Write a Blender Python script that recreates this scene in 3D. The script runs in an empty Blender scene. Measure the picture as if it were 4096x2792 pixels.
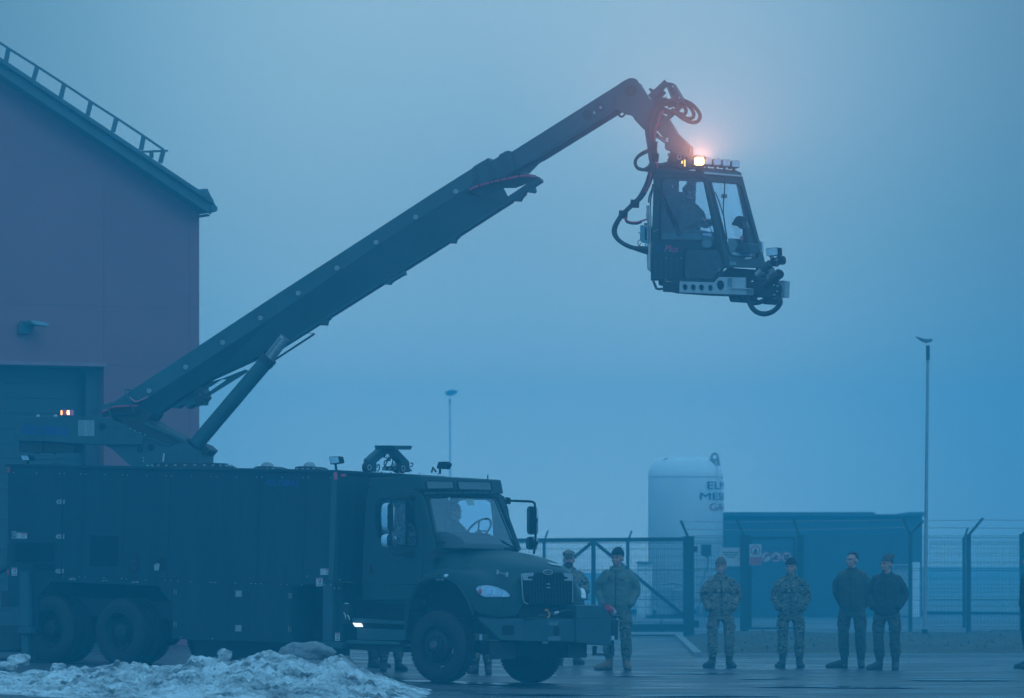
import bpy, bmesh, math, random
from mathutils import Vector, Matrix, noise
from mathutils.geometry import tessellate_polygon
random.seed(7)
SC = bpy.context.scene
COL = SC.collection

# ------------------------------------------------------------------ camera
FPX = 20160.0; HY = 2275.0; CX = 2048.0; CAMH = 1.65      # focal length, horizon and centre in photo pixels
cam_d = bpy.data.cameras.new("camera"); cam = bpy.data.objects.new("camera", cam_d); COL.objects.link(cam)
cam.location = (0, 0, CAMH); cam.rotation_euler = (math.radians(90), 0, 0)
cam_d.sensor_width = 36; cam_d.lens = 36 * FPX / 4096; cam_d.shift_y = (HY - 1396) / 4096
cam_d.clip_start = 1; cam_d.clip_end = 3000
cam_d.dof.use_dof = True; cam_d.dof.focus_distance = 72; cam_d.dof.aperture_fstop = 4.5
SC.camera = cam

# ------------------------------------------------------------------ world, sun, exposure
W_ = bpy.data.worlds.new("World"); SC.world = W_; W_.use_nodes = True
nt = W_.node_tree; nt.nodes.clear()
def N(t, **k):
    n = nt.nodes.new(t)
    for a, b in k.items(): setattr(n, a, b)
    return n
SUN_EL = math.radians(38); SUN_AZ = math.radians(5)
out = N('ShaderNodeOutputWorld'); bg = N('ShaderNodeBackground'); bg.inputs['Strength'].default_value = 1.0
sky = N('ShaderNodeTexSky'); sky.sky_type = 'NISHITA'; sky.sun_disc = False
sky.sun_elevation = SUN_EL; sky.sun_rotation = SUN_AZ
skys = N('ShaderNodeMixRGB', blend_type='MULTIPLY'); skys.inputs[0].default_value = 1
skys.inputs[2].default_value = (0.0035, 0.006, 0.008, 1)
tc = N('ShaderNodeTexCoord'); dot = N('ShaderNodeVectorMath', operation='DISTANCE')
glow = Vector(((1130 - CX / 4096 * 2324) / 11438, 1.0, (1291 - 420) / 11438)).normalized()
dot.inputs[1].default_value = glow
rmp = N('ShaderNodeValToRGB'); cr = rmp.color_ramp; cr.interpolation = 'B_SPLINE'
dot.inputs[1].default_value = Vector((glow.x, glow.y, glow.z * .5)); msc = N('ShaderNodeVectorMath', operation='MULTIPLY'); msc.inputs[1].default_value = (1, 1, .5)
cr.elements[0].position = 0.0; cr.elements[0].color = (0.29, 0.51, 0.63, 1)
cr.elements[1].position = 1.0; cr.elements[1].color = (0.23, 0.58, 0.92, 1)
for p, c in ((0.035, (0.36, 0.58, 0.67, 1)), (0.065, (0.26, 0.47, 0.58, 1)), (0.095, (0.13, 0.29, 0.38, 1)), (0.12, (0.11, 0.20, 0.27, 1)), (0.16, (0.05, 0.22, 0.34, 1)), (0.22, (0.18, 0.48, 0.62, 1)), (0.4, (0.22, 0.58, 0.92, 1))):
    e = cr.elements.new(p); e.color = c
nt.links.new(tc.outputs['Generated'], msc.inputs[0]); nt.links.new(msc.outputs[0], dot.inputs[0]); nt.links.new(dot.outputs['Value'], rmp.inputs[0])
nt.links.new(sky.outputs[0], skys.inputs[1])
add = N('ShaderNodeMixRGB', blend_type='ADD'); add.inputs[0].default_value = 1
sepz = N('ShaderNodeSeparateXYZ'); nt.links.new(tc.outputs['Generated'], sepz.inputs[0])      # fog is a little brighter towards the horizon
hzn = N('ShaderNodeMapRange'); hzn.interpolation_type = 'SMOOTHSTEP'; hzn.inputs['From Min'].default_value = 0.0; hzn.inputs['From Max'].default_value = 0.075; hzn.inputs['To Min'].default_value = 1.75; hzn.inputs['To Max'].default_value = 1.0
nt.links.new(sepz.outputs['Z'], hzn.inputs['Value']); hml = N('ShaderNodeVectorMath', operation='SCALE'); nt.links.new(rmp.outputs[0], hml.inputs[0]); nt.links.new(hzn.outputs[0], hml.inputs['Scale'])
nt.links.new(hml.outputs[0], add.inputs[1]); nt.links.new(skys.outputs[0], add.inputs[2])
nt.links.new(add.outputs[0], bg.inputs[0]); nt.links.new(bg.outputs[0], out.inputs[0])

sun_d = bpy.data.lights.new("sun", 'SUN'); sun = bpy.data.objects.new("sun", sun_d); COL.objects.link(sun)
sun_d.energy = 0.5; sun_d.angle = math.radians(30); sun_d.color = (0.35, 0.75, 1.0)
sun.rotation_euler = (math.radians(90) - SUN_EL, 0, math.radians(20))

SC.view_settings.view_transform = 'Standard'; SC.view_settings.look = 'None'
SC.view_settings.exposure = 0; SC.view_settings.gamma = 1
SC.cycles.max_bounces = 8; SC.cycles.volume_bounces = 2; SC.cycles.transparent_max_bounces = 24
SC.cycles.use_denoising = True
SC.cycles.sample_clamp_indirect = 4

# ------------------------------------------------------------------ haze
HAZE_DENSITY = 0.0052
LAMP_W = 58000.0
def box_mesh(name, a, b):
    v = [(x, y, z) for x in (a[0], b[0]) for y in (a[1], b[1]) for z in (a[2], b[2])]
    f = [(0, 1, 3, 2), (4, 6, 7, 5), (0, 4, 5, 1), (2, 3, 7, 6), (0, 2, 6, 4), (1, 5, 7, 3)]
    m = bpy.data.meshes.new(name); m.from_pydata(v, [], f); m.update(); return m
hz = bpy.data.objects.new('haze', box_mesh('haze', (-330, -30, -2), (330, 332, 13.5))); COL.objects.link(hz)
hz['kind'] = 'stuff'; hz['label'] = 'dense blue fog lying over the whole airfield yard'; hz['category'] = 'fog'
hm = bpy.data.materials.new('haze'); hm.use_nodes = True; hn = hm.node_tree; hn.nodes.clear()
ho = hn.nodes.new('ShaderNodeOutputMaterial'); hv = hn.nodes.new('ShaderNodeVolumePrincipled')
hv.inputs['Color'].default_value = (0.022, 0.63, 0.90, 1); hv.inputs['Density'].default_value = HAZE_DENSITY
hv.inputs['Anisotropy'].default_value = 0.55
hn.links.new(hv.outputs[0], ho.inputs['Volume']); hz.data.materials.append(hm)

# ------------------------------------------------------------------ helpers
REG = dict(A=(0,1200,1.98),B=(0,1800,1.597),C=(800,1750,1.52),D=(1380,1800,1.596),E=(1900,1900,1.776),F=(2400,250,1.508),
           G=(2500,580,2.555),H=(2700,900,3.96),I=(1900,250,2.324),J=(1100,600,1.98),K=(350,1200,1.98),L=(400,1540,4.4),
           M=(1000,1760,2.734),N=(2480,300,3.96),O=(2500,1750,1.584),P=(3000,2000,2.12),Q=(2060,2150,2.467),S=(0,100,1.76),
           T=(30,1600,5.164),U=(0,2000,2.0),V=(2540,1800,2.113),Z=(0,0,.5674),X=(0,0,1.0))
CAMP = Vector((0, 0, CAMH))
def ray(r, x, y):
    a, b, c = REG[r]; sx = a + x / c; sy = b + y / c
    return Vector(((sx - CX) / FPX, 1.0, -(sy - HY) / FPX))
def at(r, x, y, Y): return CAMP + ray(r, x, y) * Y
def plane_hit(r, x, y, p, n):
    d = ray(r, x, y); return CAMP + d * ((p - CAMP).dot(n) / d.dot(n))
class Fr:
    """a set of axes standing somewhere in the place"""
    def __init__(f, o, az, roll=0.0):
        a = math.radians(az); r = math.radians(roll)
        R = Matrix(((math.cos(r), 0, math.sin(r)), (0, 1, 0), (-math.sin(r), 0, math.cos(r))))
        f.ex = R @ Vector((math.cos(a), -math.sin(a), 0)); f.ey = R @ Vector((math.sin(a), math.cos(a), 0)); f.ez = R @ Vector((0, 0, 1)); f.o = Vector(o)
    def w(f, x, y, z): return f.o + f.ex * x + f.ey * y + f.ez * z
    def loc(f, p): d = p - f.o; return Vector((d.dot(f.ex), d.dot(f.ey), d.dot(f.ez)))
    def h(f, r, x_, y_, y=None, x=None):
        if x is not None: return plane_hit(r, x_, y_, f.w(x, 0, 0), f.ex)
        return plane_hit(r, x_, y_, f.w(0, y, 0), f.ey)
    def hs(f, r, pts, **k): return [f.h(r, a, b, **k) for a, b in pts]
WF = Fr((0, 0, 0), 0)

def mixpts(f, seq, **k):           # [('B',x,y),...]
    return [f.h(r, a, b, **k) for r, a, b in seq]

def spline(pts, n=6):
    pts = [Vector(p) for p in pts]
    if len(pts) < 3: return pts
    P = [pts[0] * 2 - pts[1]] + pts + [pts[-1] * 2 - pts[-2]]; out = []
    for i in range(1, len(P) - 2):
        a, b, c, d = P[i - 1:i + 3]
        for k in range(n):
            t = k / n
            out.append(0.5 * ((2 * b) + (c - a) * t + (2 * a - 5 * b + 4 * c - d) * t * t + (3 * b - a - 3 * c + d) * t ** 3))
    out.append(pts[-1]); return out

class MB:
    def __init__(s): s.v = []; s.f = []
    def add(s, v, f):
        n = len(s.v); s.v += [Vector(p) for p in v]; s.f += [tuple(i + n for i in q) for q in f]; return s
    def box(s, F, x0, x1, y0, y1, z0, z1):
        v = [F.w(x, y, z) for x in (x0, x1) for y in (y0, y1) for z in (z0, z1)]
        return s.add(v, [(0, 1, 3, 2), (4, 6, 7, 5), (0, 4, 5, 1), (2, 3, 7, 6), (0, 2, 6, 4), (1, 5, 7, 3)])
    def slab(s, pts, ext, holes=()):
        """flat outline with holes, given thickness"""
        loops = [list(pts)] + [list(h) for h in holes]
        tri = tessellate_polygon(loops); flat = [p for l in loops for p in l]; n = len(flat)
        v = flat + [p + ext for p in flat]
        f = [tuple(t) for t in tri] + [tuple(i + n for i in reversed(t)) for t in tri]
        k = 0
        for l in loops:
            m = len(l)
            for i in range(m): a = k + i; b = k + (i + 1) % m; f.append((a, b, b + n, a + n))
            k += m
        return s.add(v, f)
    def strip(s, A, B):             # quads between two polylines
        n = len(A); return s.add(list(A) + list(B), [(i, i + 1, n + i + 1, n + i) for i in range(n - 1)])
    def tube(s, pts, r, n=8, closed=False, sm=0):
        if sm: pts = spline(pts, sm)
        pts = [Vector(p) for p in pts]; m = len(pts); v = []; up = Vector((0.13, 0.21, 0.97)).normalized(); prev = None
        for i, p in enumerate(pts):
            t = (pts[min(i + 1, m - 1)] - pts[max(i - 1, 0)])
            if t.length < 1e-6: t = Vector((0, 0, 1))
            t.normalize()
            a = (prev - t * prev.dot(t)) if prev is not None else t.cross(up)
            if a.length < 1e-4: a = t.cross(Vector((1, 0, 0)))
            a.normalize(); prev = a; b = t.cross(a)
            rr = r[i] if isinstance(r, (list, tuple)) else r
            v += [p + (a * math.cos(2 * math.pi * k / n) + b * math.sin(2 * math.pi * k / n)) * rr for k in range(n)]
        f = [(i * n + k, i * n + (k + 1) % n, (i + 1) * n + (k + 1) % n, (i + 1) * n + k) for i in range(m - 1) for k in range(n)]
        f.append(tuple(range(n - 1, -1, -1))); f.append(tuple((m - 1) * n + k for k in range(n)))
        return s.add(v, f)
    def bar(s, a, b, w, h=None, up=None):   # rectangular bar
        h = h or w; a = Vector(a); b = Vector(b); t = (b - a).normalized(); up = up or Vector((0, 0, 1))
        if abs(t.dot(up)) > .98: up = Vector((0, 1, 0))
        x = t.cross(up).normalized() * w / 2; z = x.cross(t).normalized() * h / 2
        v = [p + q for p in (a, b) for q in (x + z, x - z, -x - z, -x + z)]
        return s.add(v, [(0, 1, 2, 3), (7, 6, 5, 4), (0, 4, 5, 1), (1, 5, 6, 2), (2, 6, 7, 3), (3, 7, 4, 0)])
    def lathe(s, c, ax, prof, n=32, close=False):     # prof [(r, h)]
        ax = ax.normalized(); a = ax.cross(Vector((0.3, 0.2, 1))).normalized(); b = ax.cross(a); v = []
        for r, h in prof:
            v += [c + ax * h + (a * math.cos(2 * math.pi * k / n) + b * math.sin(2 * math.pi * k / n)) * max(r, 1e-4) for k in range(n)]
        m = len(prof)
        f = [(i * n + k, i * n + (k + 1) % n, (i + 1) * n + (k + 1) % n, (i + 1) * n + k) for i in range(m - 1) for k in range(n)]
        return s.add(v, f)
    def ball(s, c, r, F=WF, n=10, m=6):
        if not isinstance(r, (tuple, list)): r = (r, r, r)
        v = [c + F.ez * r[2]]
        for i in range(1, m):
            th = math.pi * i / m
            for k in range(n):
                ph = 2 * math.pi * k / n
                v.append(c + F.ex * (r[0] * math.sin(th) * math.cos(ph)) + F.ey * (r[1] * math.sin(th) * math.sin(ph)) + F.ez * (r[2] * math.cos(th)))
        v.append(c - F.ez * r[2]); L = len(v) - 1
        f = [(0, 1 + k, 1 + (k + 1) % n) for k in range(n)] + [(L, L - n + (k + 1) % n, L - n + k) for k in range(n)]
        f += [(1 + i * n + k, 1 + (i + 1) * n + k, 1 + (i + 1) * n + (k + 1) % n, 1 + i * n + (k + 1) % n) for i in range(m - 2) for k in range(n)]
        return s.add(v, f)
    def build(s, name, mat, parent=None, smooth=False, bevel=0, seg=2, label=None):
        o_ = OFF.get(parent, Vector((0, 0, 0))) if parent is not None else Vector((0, 0, 0))
        me = bpy.data.meshes.new(name); me.from_pydata([p - o_ for p in s.v], [], s.f); 
        bm = bmesh.new(); bm.from_mesh(me); bmesh.ops.recalc_face_normals(bm, faces=bm.faces); bm.to_mesh(me); bm.free(); me.update()
        if mat is not None: me.materials.append(mat)
        ob = bpy.data.objects.new(name, me); COL.objects.link(ob)
        if parent is not None: ob.parent = parent; OFF[ob] = o_
        if smooth:
            for p in me.polygons: p.use_smooth = True
            if smooth != 'full': me.set_sharp_from_angle(angle=math.radians(38))
        if bevel:
            md = ob.modifiers.new('bevel', 'BEVEL'); md.width = bevel; md.segments = seg; md.limit_method = 'ANGLE'; md.angle_limit = math.radians(35)
        if label: ob['label'] = label
        return ob
OFF = {}
def thing(name, label, cat, loc, group=None):
    o = bpy.data.objects.new(name, None); COL.objects.link(o); o.location = loc; o.empty_display_size = .2
    OFF[o] = Vector(loc); o['label'] = label; o['category'] = cat
    if group: o['group'] = group
    return o
def tag(o, label, cat, group=None, kind=None):
    o['label'] = label; o['category'] = cat
    if group: o['group'] = group
    if kind: o['kind'] = kind
    return o
def struct(o): o['kind'] = 'structure'; return o

# ------------------------------------------------------------------ materials
MT = {}
def mat(name, col, rough=.5, metal=0, var=.12, scale=4., bump=0., bscale=60., emit=None, es=0, spec=.5, dirt=None, coat=0):
    m = bpy.data.materials.new(name); m.use_nodes = True; t = m.node_tree; b = t.nodes['Principled BSDF']
    b.inputs['Roughness'].default_value = rough; b.inputs['Metallic'].default_value = metal
    b.inputs['Specular IOR Level'].default_value = spec; b.inputs['Coat Weight'].default_value = coat
    tcn = t.nodes.new('ShaderNodeTexCoord'); nz = t.nodes.new('ShaderNodeTexNoise'); nz.inputs['Scale'].default_value = scale; nz.inputs['Detail'].default_value = 6
    nz.inputs['Roughness'].default_value = .62
    t.links.new(tcn.outputs['Object'], nz.inputs['Vector'])
    r = t.nodes.new('ShaderNodeValToRGB'); lo = dirt or tuple(c * (1 - var) for c in col); hi = tuple(min(1, c * (1 + var)) for c in col)
    r.color_ramp.elements[0].position = .3; r.color_ramp.elements[0].color = (*lo, 1)
    r.color_ramp.elements[1].position = .7; r.color_ramp.elements[1].color = (*hi, 1)
    t.links.new(nz.outputs['Fac'], r.inputs[0]); t.links.new(r.outputs[0], b.inputs['Base Color'])
    mr = t.nodes.new('ShaderNodeMapRange'); mr.inputs['To Min'].default_value = max(0.02, rough - .09); mr.inputs['To Max'].default_value = min(1, rough + .09)
    t.links.new(nz.outputs['Fac'], mr.inputs['Value']); t.links.new(mr.outputs[0], b.inputs['Roughness'])
    if bump:
        n2 = t.nodes.new('ShaderNodeTexNoise'); n2.inputs['Scale'].default_value = bscale; n2.inputs['Detail'].default_value = 4
        t.links.new(tcn.outputs['Object'], n2.inputs['Vector']); bp = t.nodes.new('ShaderNodeBump'); bp.inputs['Strength'].default_value = bump; bp.inputs['Distance'].default_value = .02
        t.links.new(n2.outputs['Fac'], bp.inputs['Height']); t.links.new(bp.outputs[0], b.inputs['Normal'])
    if emit: b.inputs['Emission Color'].default_value = (*emit, 1); b.inputs['Emission Strength'].default_value = es
    MT[name] = m; return m
def glassmat(name, tint, gloss=.12, rough=.03, opac=.0):
    m = bpy.data.materials.new(name); m.use_nodes = True; t = m.node_tree; t.nodes.clear()
    o = t.nodes.new('ShaderNodeOutputMaterial'); tr = t.nodes.new('ShaderNodeBsdfTransparent'); gl = t.nodes.new('ShaderNodeBsdfGlossy'); mx = t.nodes.new('ShaderNodeMixShader')
    tr.inputs[0].default_value = (*tint, 1); gl.inputs['Roughness'].default_value = rough; gl.inputs[0].default_value = (.8, .9, .95, 1)
    fr = t.nodes.new('ShaderNodeFresnel'); fr.inputs[0].default_value = 1.45; ad = t.nodes.new('ShaderNodeMath'); ad.operation = 'ADD'; ad.inputs[1].default_value = gloss
    ge = t.nodes.new('ShaderNodeNewGeometry'); sb = t.nodes.new('ShaderNodeMath'); sb.operation = 'SUBTRACT'; sb.inputs[0].default_value = 1; ml = t.nodes.new('ShaderNodeMath'); ml.operation = 'MULTIPLY'; t.links.new(ge.outputs['Backfacing'], sb.inputs[1]); t.links.new(fr.outputs[0], ad.inputs[0]); t.links.new(ad.outputs[0], ml.inputs[0]); t.links.new(sb.outputs[0], ml.inputs[1]); t.links.new(ml.outputs[0], mx.inputs[0]); t.links.new(tr.outputs[0], mx.inputs[1]); t.links.new(gl.outputs[0], mx.inputs[2]); t.links.new(mx.outputs[0], o.inputs[0])
    MT[name] = m; return m
def camo(name, cols, scale=9., rough=.9):
    m = bpy.data.materials.new(name); m.use_nodes = True; t = m.node_tree; b = t.nodes['Principled BSDF']; b.inputs['Roughness'].default_value = rough
    tcn = t.nodes.new('ShaderNodeTexCoord'); mp = t.nodes.new('ShaderNodeMapping'); mp.inputs['Scale'].default_value = (1, 1, 1.7)
    nz = t.nodes.new('ShaderNodeTexNoise'); nz.inputs['Scale'].default_value = scale; nz.inputs['Detail'].default_value = 3; nz.inputs['Distortion'].default_value = .8
    r = t.nodes.new('ShaderNodeValToRGB'); r.color_ramp.interpolation = 'CONSTANT'
    ps = (0, .42, .5, .57); els = r.color_ramp.elements
    els[0].position = 0; els[0].color = (*cols[0], 1); els[1].position = ps[1]; els[1].color = (*cols[1], 1)
    for p, c in zip(ps[2:], cols[2:]): e = els.new(p); e.color = (*c, 1)
    t.links.new(tcn.outputs['Object'], mp.inputs[0]); t.links.new(mp.outputs[0], nz.inputs['Vector']); t.links.new(nz.outputs['Fac'], r.inputs[0]); t.links.new(r.outputs[0], b.inputs['Base Color'])
    n2 = t.nodes.new('ShaderNodeTexNoise'); n2.inputs['Scale'].default_value = 22; n2.inputs['Detail'].default_value = 3
    bp = t.nodes.new('ShaderNodeBump'); bp.inputs['Strength'].default_value = .5; bp.inputs['Distance'].default_value = .02
    t.links.new(tcn.outputs['Object'], n2.inputs['Vector']); t.links.new(n2.outputs['Fac'], bp.inputs['Height']); t.links.new(bp.outputs[0], b.inputs['Normal'])
    MT[name] = m; return m
paint = mat('olive_paint', (.022, .056, .060), .38, spec=.16, var=.15, scale=1.3)
boxpaint = mat('box_paint', (.013, .035, .042), .42, spec=.16, var=.15, scale=1.0, bump=.05, bscale=3)
def streaks(m, amt, light):
    t = m.node_tree; b = t.nodes['Principled BSDF']; src = b.inputs['Base Color'].links[0].from_socket
    tcn = t.nodes.new('ShaderNodeTexCoord'); mp = t.nodes.new('ShaderNodeMapping'); mp.inputs['Scale'].default_value = (2.2, 2.2, .22); n = t.nodes.new('ShaderNodeTexNoise'); n.inputs['Scale'].default_value = 2.5; n.inputs['Detail'].default_value = 7; n.inputs['Roughness'].default_value = .7
    r = t.nodes.new('ShaderNodeValToRGB'); r.color_ramp.elements[0].position = .45; r.color_ramp.elements[0].color = (0, 0, 0, 1); r.color_ramp.elements[1].position = .75; r.color_ramp.elements[1].color = (amt, amt, amt, 1)
    mx = t.nodes.new('ShaderNodeMixRGB'); mx.inputs[2].default_value = (*light, 1)
    t.links.new(tcn.outputs['Object'], mp.inputs[0]); t.links.new(mp.outputs[0], n.inputs['Vector']); t.links.new(n.outputs['Fac'], r.inputs[0]); t.links.new(r.outputs[0], mx.inputs[0]); t.links.new(src, mx.inputs[1]); t.links.new(mx.outputs[0], b.inputs['Base Color'])
streaks(boxpaint, .3, (.05, .075, .072)); streaks(paint, .35, (.05, .085, .075))
boompaint = mat('boom_paint', (.034, .082, .092), .5, spec=.3, var=.2, scale=2.2)
dark = mat('dark_steel', (.018, .020, .020), .6, var=.3, scale=5)
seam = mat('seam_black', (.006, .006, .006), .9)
rubber = mat('rubber', (.014, .014, .015), .8, var=.3, scale=9, bump=.2)
hose_m = mat('hose_rubber', (.016, .018, .02), .55, var=.2)
red_hose = mat('red_hose', (.55, .04, .08), .5)
steel = mat('galvanised_steel', (.36, .38, .38), .42, metal=.6, var=.18, scale=12)
alu = mat('bare_aluminium', (.42, .45, .46), .42, metal=.35, var=.12, scale=9)
chrome = mat('chrome', (.75, .78, .8), .08, metal=1, var=.03)
white = mat('white_plastic', (.72, .72, .70), .5, var=.06)
decal = mat('decal_white', (.55, .56, .56), .55, var=.1, scale=30)
ink = mat('decal_ink', (.05, .05, .06), .7)
redlens = mat('red_lens', (.42, .02, .05), .3)
redprint = mat('red_print', (.5, .03, .07), .6)
bluetext = mat('blue_lettering', (.006, .045, .22), .5, var=.05)
redtext = mat('red_lettering', (.42, .04, .09), .5, var=.05)
orange = mat('orange_plastic', (.75, .24, .03), .5)
glass = glassmat('clear_glass', (.90, .96, 1.0), .05); screen_glass = glassmat('windscreen_glass', (.86, .95, 1.0), .13, .06)
darkglass = glassmat('tinted_glass', (.25, .42, .5), .05)
lens = mat('lamp_lens', (.55, .62, .66), .12, metal=.5, var=.35, scale=30)
mirror_m = mat('mirror_shell', (.62, .66, .68), .16, metal=.85, var=.05)

def put_text(txt, p, ux, uz, size, material, name, parent, width=None, shear=0., off=0., depth=.002, bend=None, font_w=1.0):
    """lettering laid on a surface: p lower left corner, ux reading direction, uz up"""
    c = bpy.data.curves.new('txt', 'FONT'); c.body = txt; c.size = 1.0; c.shear = shear; c.offset = off; c.resolution_u = 2
    o = bpy.data.objects.new('txt', c); COL.objects.link(o); dg = bpy.context.evaluated_depsgraph_get()
    me = bpy.data.meshes.new_from_object(o.evaluated_get(dg)); bpy.data.objects.remove(o)
    xs = [v.co.x for v in me.vertices]; ys = [v.co.y for v in me.vertices]
    if not xs: return None
    x0, x1, y0, y1 = min(xs), max(xs), min(ys), max(ys); sy = size / (y1 - y0); sx = (width / (x1 - x0)) if width else sy
    ux = ux.normalized(); uz = uz.normalized(); nrm = ux.cross(uz).normalized()
    mb = MB(); vs = []
    for v in me.vertices:
        a = (v.co.x - x0) * sx; b = (v.co.y - y0) * sy
        vs.append(bend(a, b) if bend else p + ux * a + uz * b + nrm * depth)
    me.calc_loop_triangles(); mb.add(vs, [tuple(q.vertices) for q in me.loop_triangles]); bpy.data.meshes.remove(me)
    return mb.build(name, material, parent)

# ------------------------------------------------------------------ frames of the truck
hub = at('D', 583, 1250, 72.0)
TF = Fr(hub, 38, 1.98); TF.o = hub - TF.ez * .525
X0 = TF.o.x
def gz(x, y=0):        # height of the yard: nearly flat, rising gently to the left under the truck
    d = max(-12.0, min(1.3, x - X0)); return TF.o.z - d * math.tan(math.radians(1.98))
def ground_at(r, px, py):
    z = 0.0
    for _ in range(8):
        d = ray(r, px, py); Y = (z - CAMH) / d.z; z = gz(d.x * Y)
    return Vector((d.x * Y, Y, z))

# ------------------------------------------------------------------ ground
def grid(name, xs, ys, zf, m):
    v = [(x, y, zf(x, y)) for y in ys for x in xs]; nx = len(xs)
    f = [(j * nx + i, j * nx + i + 1, (j + 1) * nx + i + 1, (j + 1) * nx + i) for j in range(len(ys) - 1) for i in range(nx - 1)]
    me = bpy.data.meshes.new(name); me.from_pydata(v, [], f); me.materials.append(m)
    for p in me.polygons: p.use_smooth = True
    o = bpy.data.objects.new(name, me); COL.objects.link(o); return o
def wet_asphalt(name, base, r0, r1, streak=1.0):
    m = bpy.data.materials.new(name); m.use_nodes = True; t = m.node_tree; b = t.nodes['Principled BSDF']
    tcn = t.nodes.new('ShaderNodeTexCoord'); mp = t.nodes.new('ShaderNodeMapping'); mp.inputs['Scale'].default_value = (.35, .5, 1)
    n1 = t.nodes.new('ShaderNodeTexNoise'); n1.inputs['Scale'].default_value = 1.0; n1.inputs['Detail'].default_value = 5; n1.inputs['Roughness'].default_value = .6
    r = t.nodes.new('ShaderNodeValToRGB'); r.color_ramp.elements[0].position = .35; r.color_ramp.elements[0].color = (*[c * .55 for c in base], 1)
    r.color_ramp.elements[1].position = .65; r.color_ramp.elements[1].color = (*[c * 1.4 for c in base], 1)
    mr = t.nodes.new('ShaderNodeMapRange'); mr.inputs['From Min'].default_value = .38; mr.inputs['From Max'].default_value = .62
    mr.inputs['To Min'].default_value = r0; mr.inputs['To Max'].default_value = r1
    t.links.new(tcn.outputs['Object'], mp.inputs[0]); t.links.new(mp.outputs[0], n1.inputs['Vector']); t.links.new(n1.outputs['Fac'], r.inputs[0]); t.links.new(r.outputs[0], b.inputs['Base Color'])
    t.links.new(n1.outputs['Fac'], mr.inputs['Value']); t.links.new(mr.outputs[0], b.inputs['Roughness'])
    n2 = t.nodes.new('ShaderNodeTexNoise'); n2.inputs['Scale'].default_value = 28; n2.inputs['Detail'].default_value = 4
    n3 = t.nodes.new('ShaderNodeTexNoise'); n3.inputs['Scale'].default_value = .8; n3.inputs['Detail'].default_value = 3
    t.links.new(tcn.outputs['Object'], n2.inputs['Vector']); t.links.new(tcn.outputs['Object'], n3.inputs['Vector'])
    bp = t.nodes.new('ShaderNodeBump'); bp.inputs['Strength'].default_value = .35; bp.inputs['Distance'].default_value = .006
    t.links.new(n2.outputs['Fac'], bp.inputs['Height'])
    bp2 = t.nodes.new('ShaderNodeBump'); bp2.inputs['Strength'].default_value = .5; bp2.inputs['Distance'].default_value = .05 * streak
    t.links.new(n3.outputs['Fac'], bp2.inputs['Height']); t.links.new(bp.outputs[0], bp2.inputs['Normal']); t.links.new(bp2.outputs[0], b.inputs['Normal'])
    return m
m_asph = wet_asphalt('wet_asphalt', (.034, .038, .042), .22, .55)
m_yard = wet_asphalt('damp_concrete', (.12, .13, .14), .35, .6)
def lin(a, b, n): return [a + (b - a) * i / n for i in range(n + 1)]
xs = [-325, -200, -120, -60] + lin(-40, 40, 160) + [60, 120, 200, 325]
ys = [-25, 0, 30] + lin(50, 130, 80) + lin(140, 325, 20)
struct(grid('ground', xs, ys, lambda x, y: gz(x) + (.012 * noise.noise(Vector((x * .5, y * .5, 0))) if 50 < y < 130 and abs(x) < 40 else 0), m_asph))
# concrete yard behind the fence line
struct(grid('concrete_yard', lin(-40, 60, 100), lin(125.4, 174, 20), lambda x, y: gz(x) + .03, m_yard))
# grass verge between yard and fence
m_grass = mat('winter_grass', (.085, .072, .045), .95, var=.35, scale=.9, bump=1.0, bscale=7, dirt=(.035, .032, .024))
m_mud = mat('mud', (.05, .042, .032), .8, var=.3, scale=1.5, bump=.8, bscale=6)
pR0 = ground_at('Z', 1601, 1490); pR1 = ground_at('Z', 1553, 1447)
def verge_x(y): return pR0.x + (pR1.x - pR0.x) * (y - pR0.y) / (pR1.y - pR0.y)
vx = lin(0, 1, 150); vy = lin(pR0.y, 125.3, 110)
def vz(x, y, e):
    w = min(1, (y - pR0.y) / 1.5, e * 25 / 1.2, (125.35 - y) / 1.5 + .15); w = max(0, w)
    return gz(x) + .012 + w * (.10 + .10 * noise.noise(Vector((x * .45, y * .3, 3))) + .05 * noise.noise(Vector((x * 2.3, y * 1.7, 1))) + .03 * noise.noise(Vector((x * 7, y * 5, 8))))
v = []; 
for y in vy:
    for e in vx:
        x = verge_x(y) + e * 26; v.append((x, y, vz(x, y, e)))
nx = len(vx); f = [(j * nx + i, j * nx + i + 1, (j + 1) * nx + i + 1, (j + 1) * nx + i) for j in range(len(vy) - 1) for i in range(nx - 1)]
me = bpy.data.meshes.new('grass_verge'); me.from_pydata(v, [], f); me.materials.append(m_grass)
for p in me.polygons: p.use_smooth = True
o = bpy.data.objects.new('grass_verge', me); COL.objects.link(o); struct(o)
# tufts of grass on the verge
m_tuft = mat('dry_grass_blades', (.11, .095, .055), .95, var=.4, scale=3)
mb = MB()
for i in range(5200):
    y = random.uniform(pR0.y + .3, 124); e = random.random(); x = verge_x(y) + .5 + e * 22
    b = Vector((x, y, vz(x, y, (x - verge_x(y)) / 26) - .01)); h = random.uniform(.02, .06) * (1.5 if noise.noise(Vector((x * .6, y * .6, 9))) > .1 else .8)
    d = Vector((random.uniform(-.05, .05), random.uniform(-.05, .05), h)); s_ = random.uniform(.008, .03); a = random.random() * 3.14
    q = Vector((math.cos(a) * s_, math.sin(a) * s_, 0)); mb.add([b - q, b + q, b + d], [(0, 1, 2)])
tag(mb.build('grass', m_tuft), 'short dry winter grass on the verge before the fence', 'grass', kind='stuff')
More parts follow.
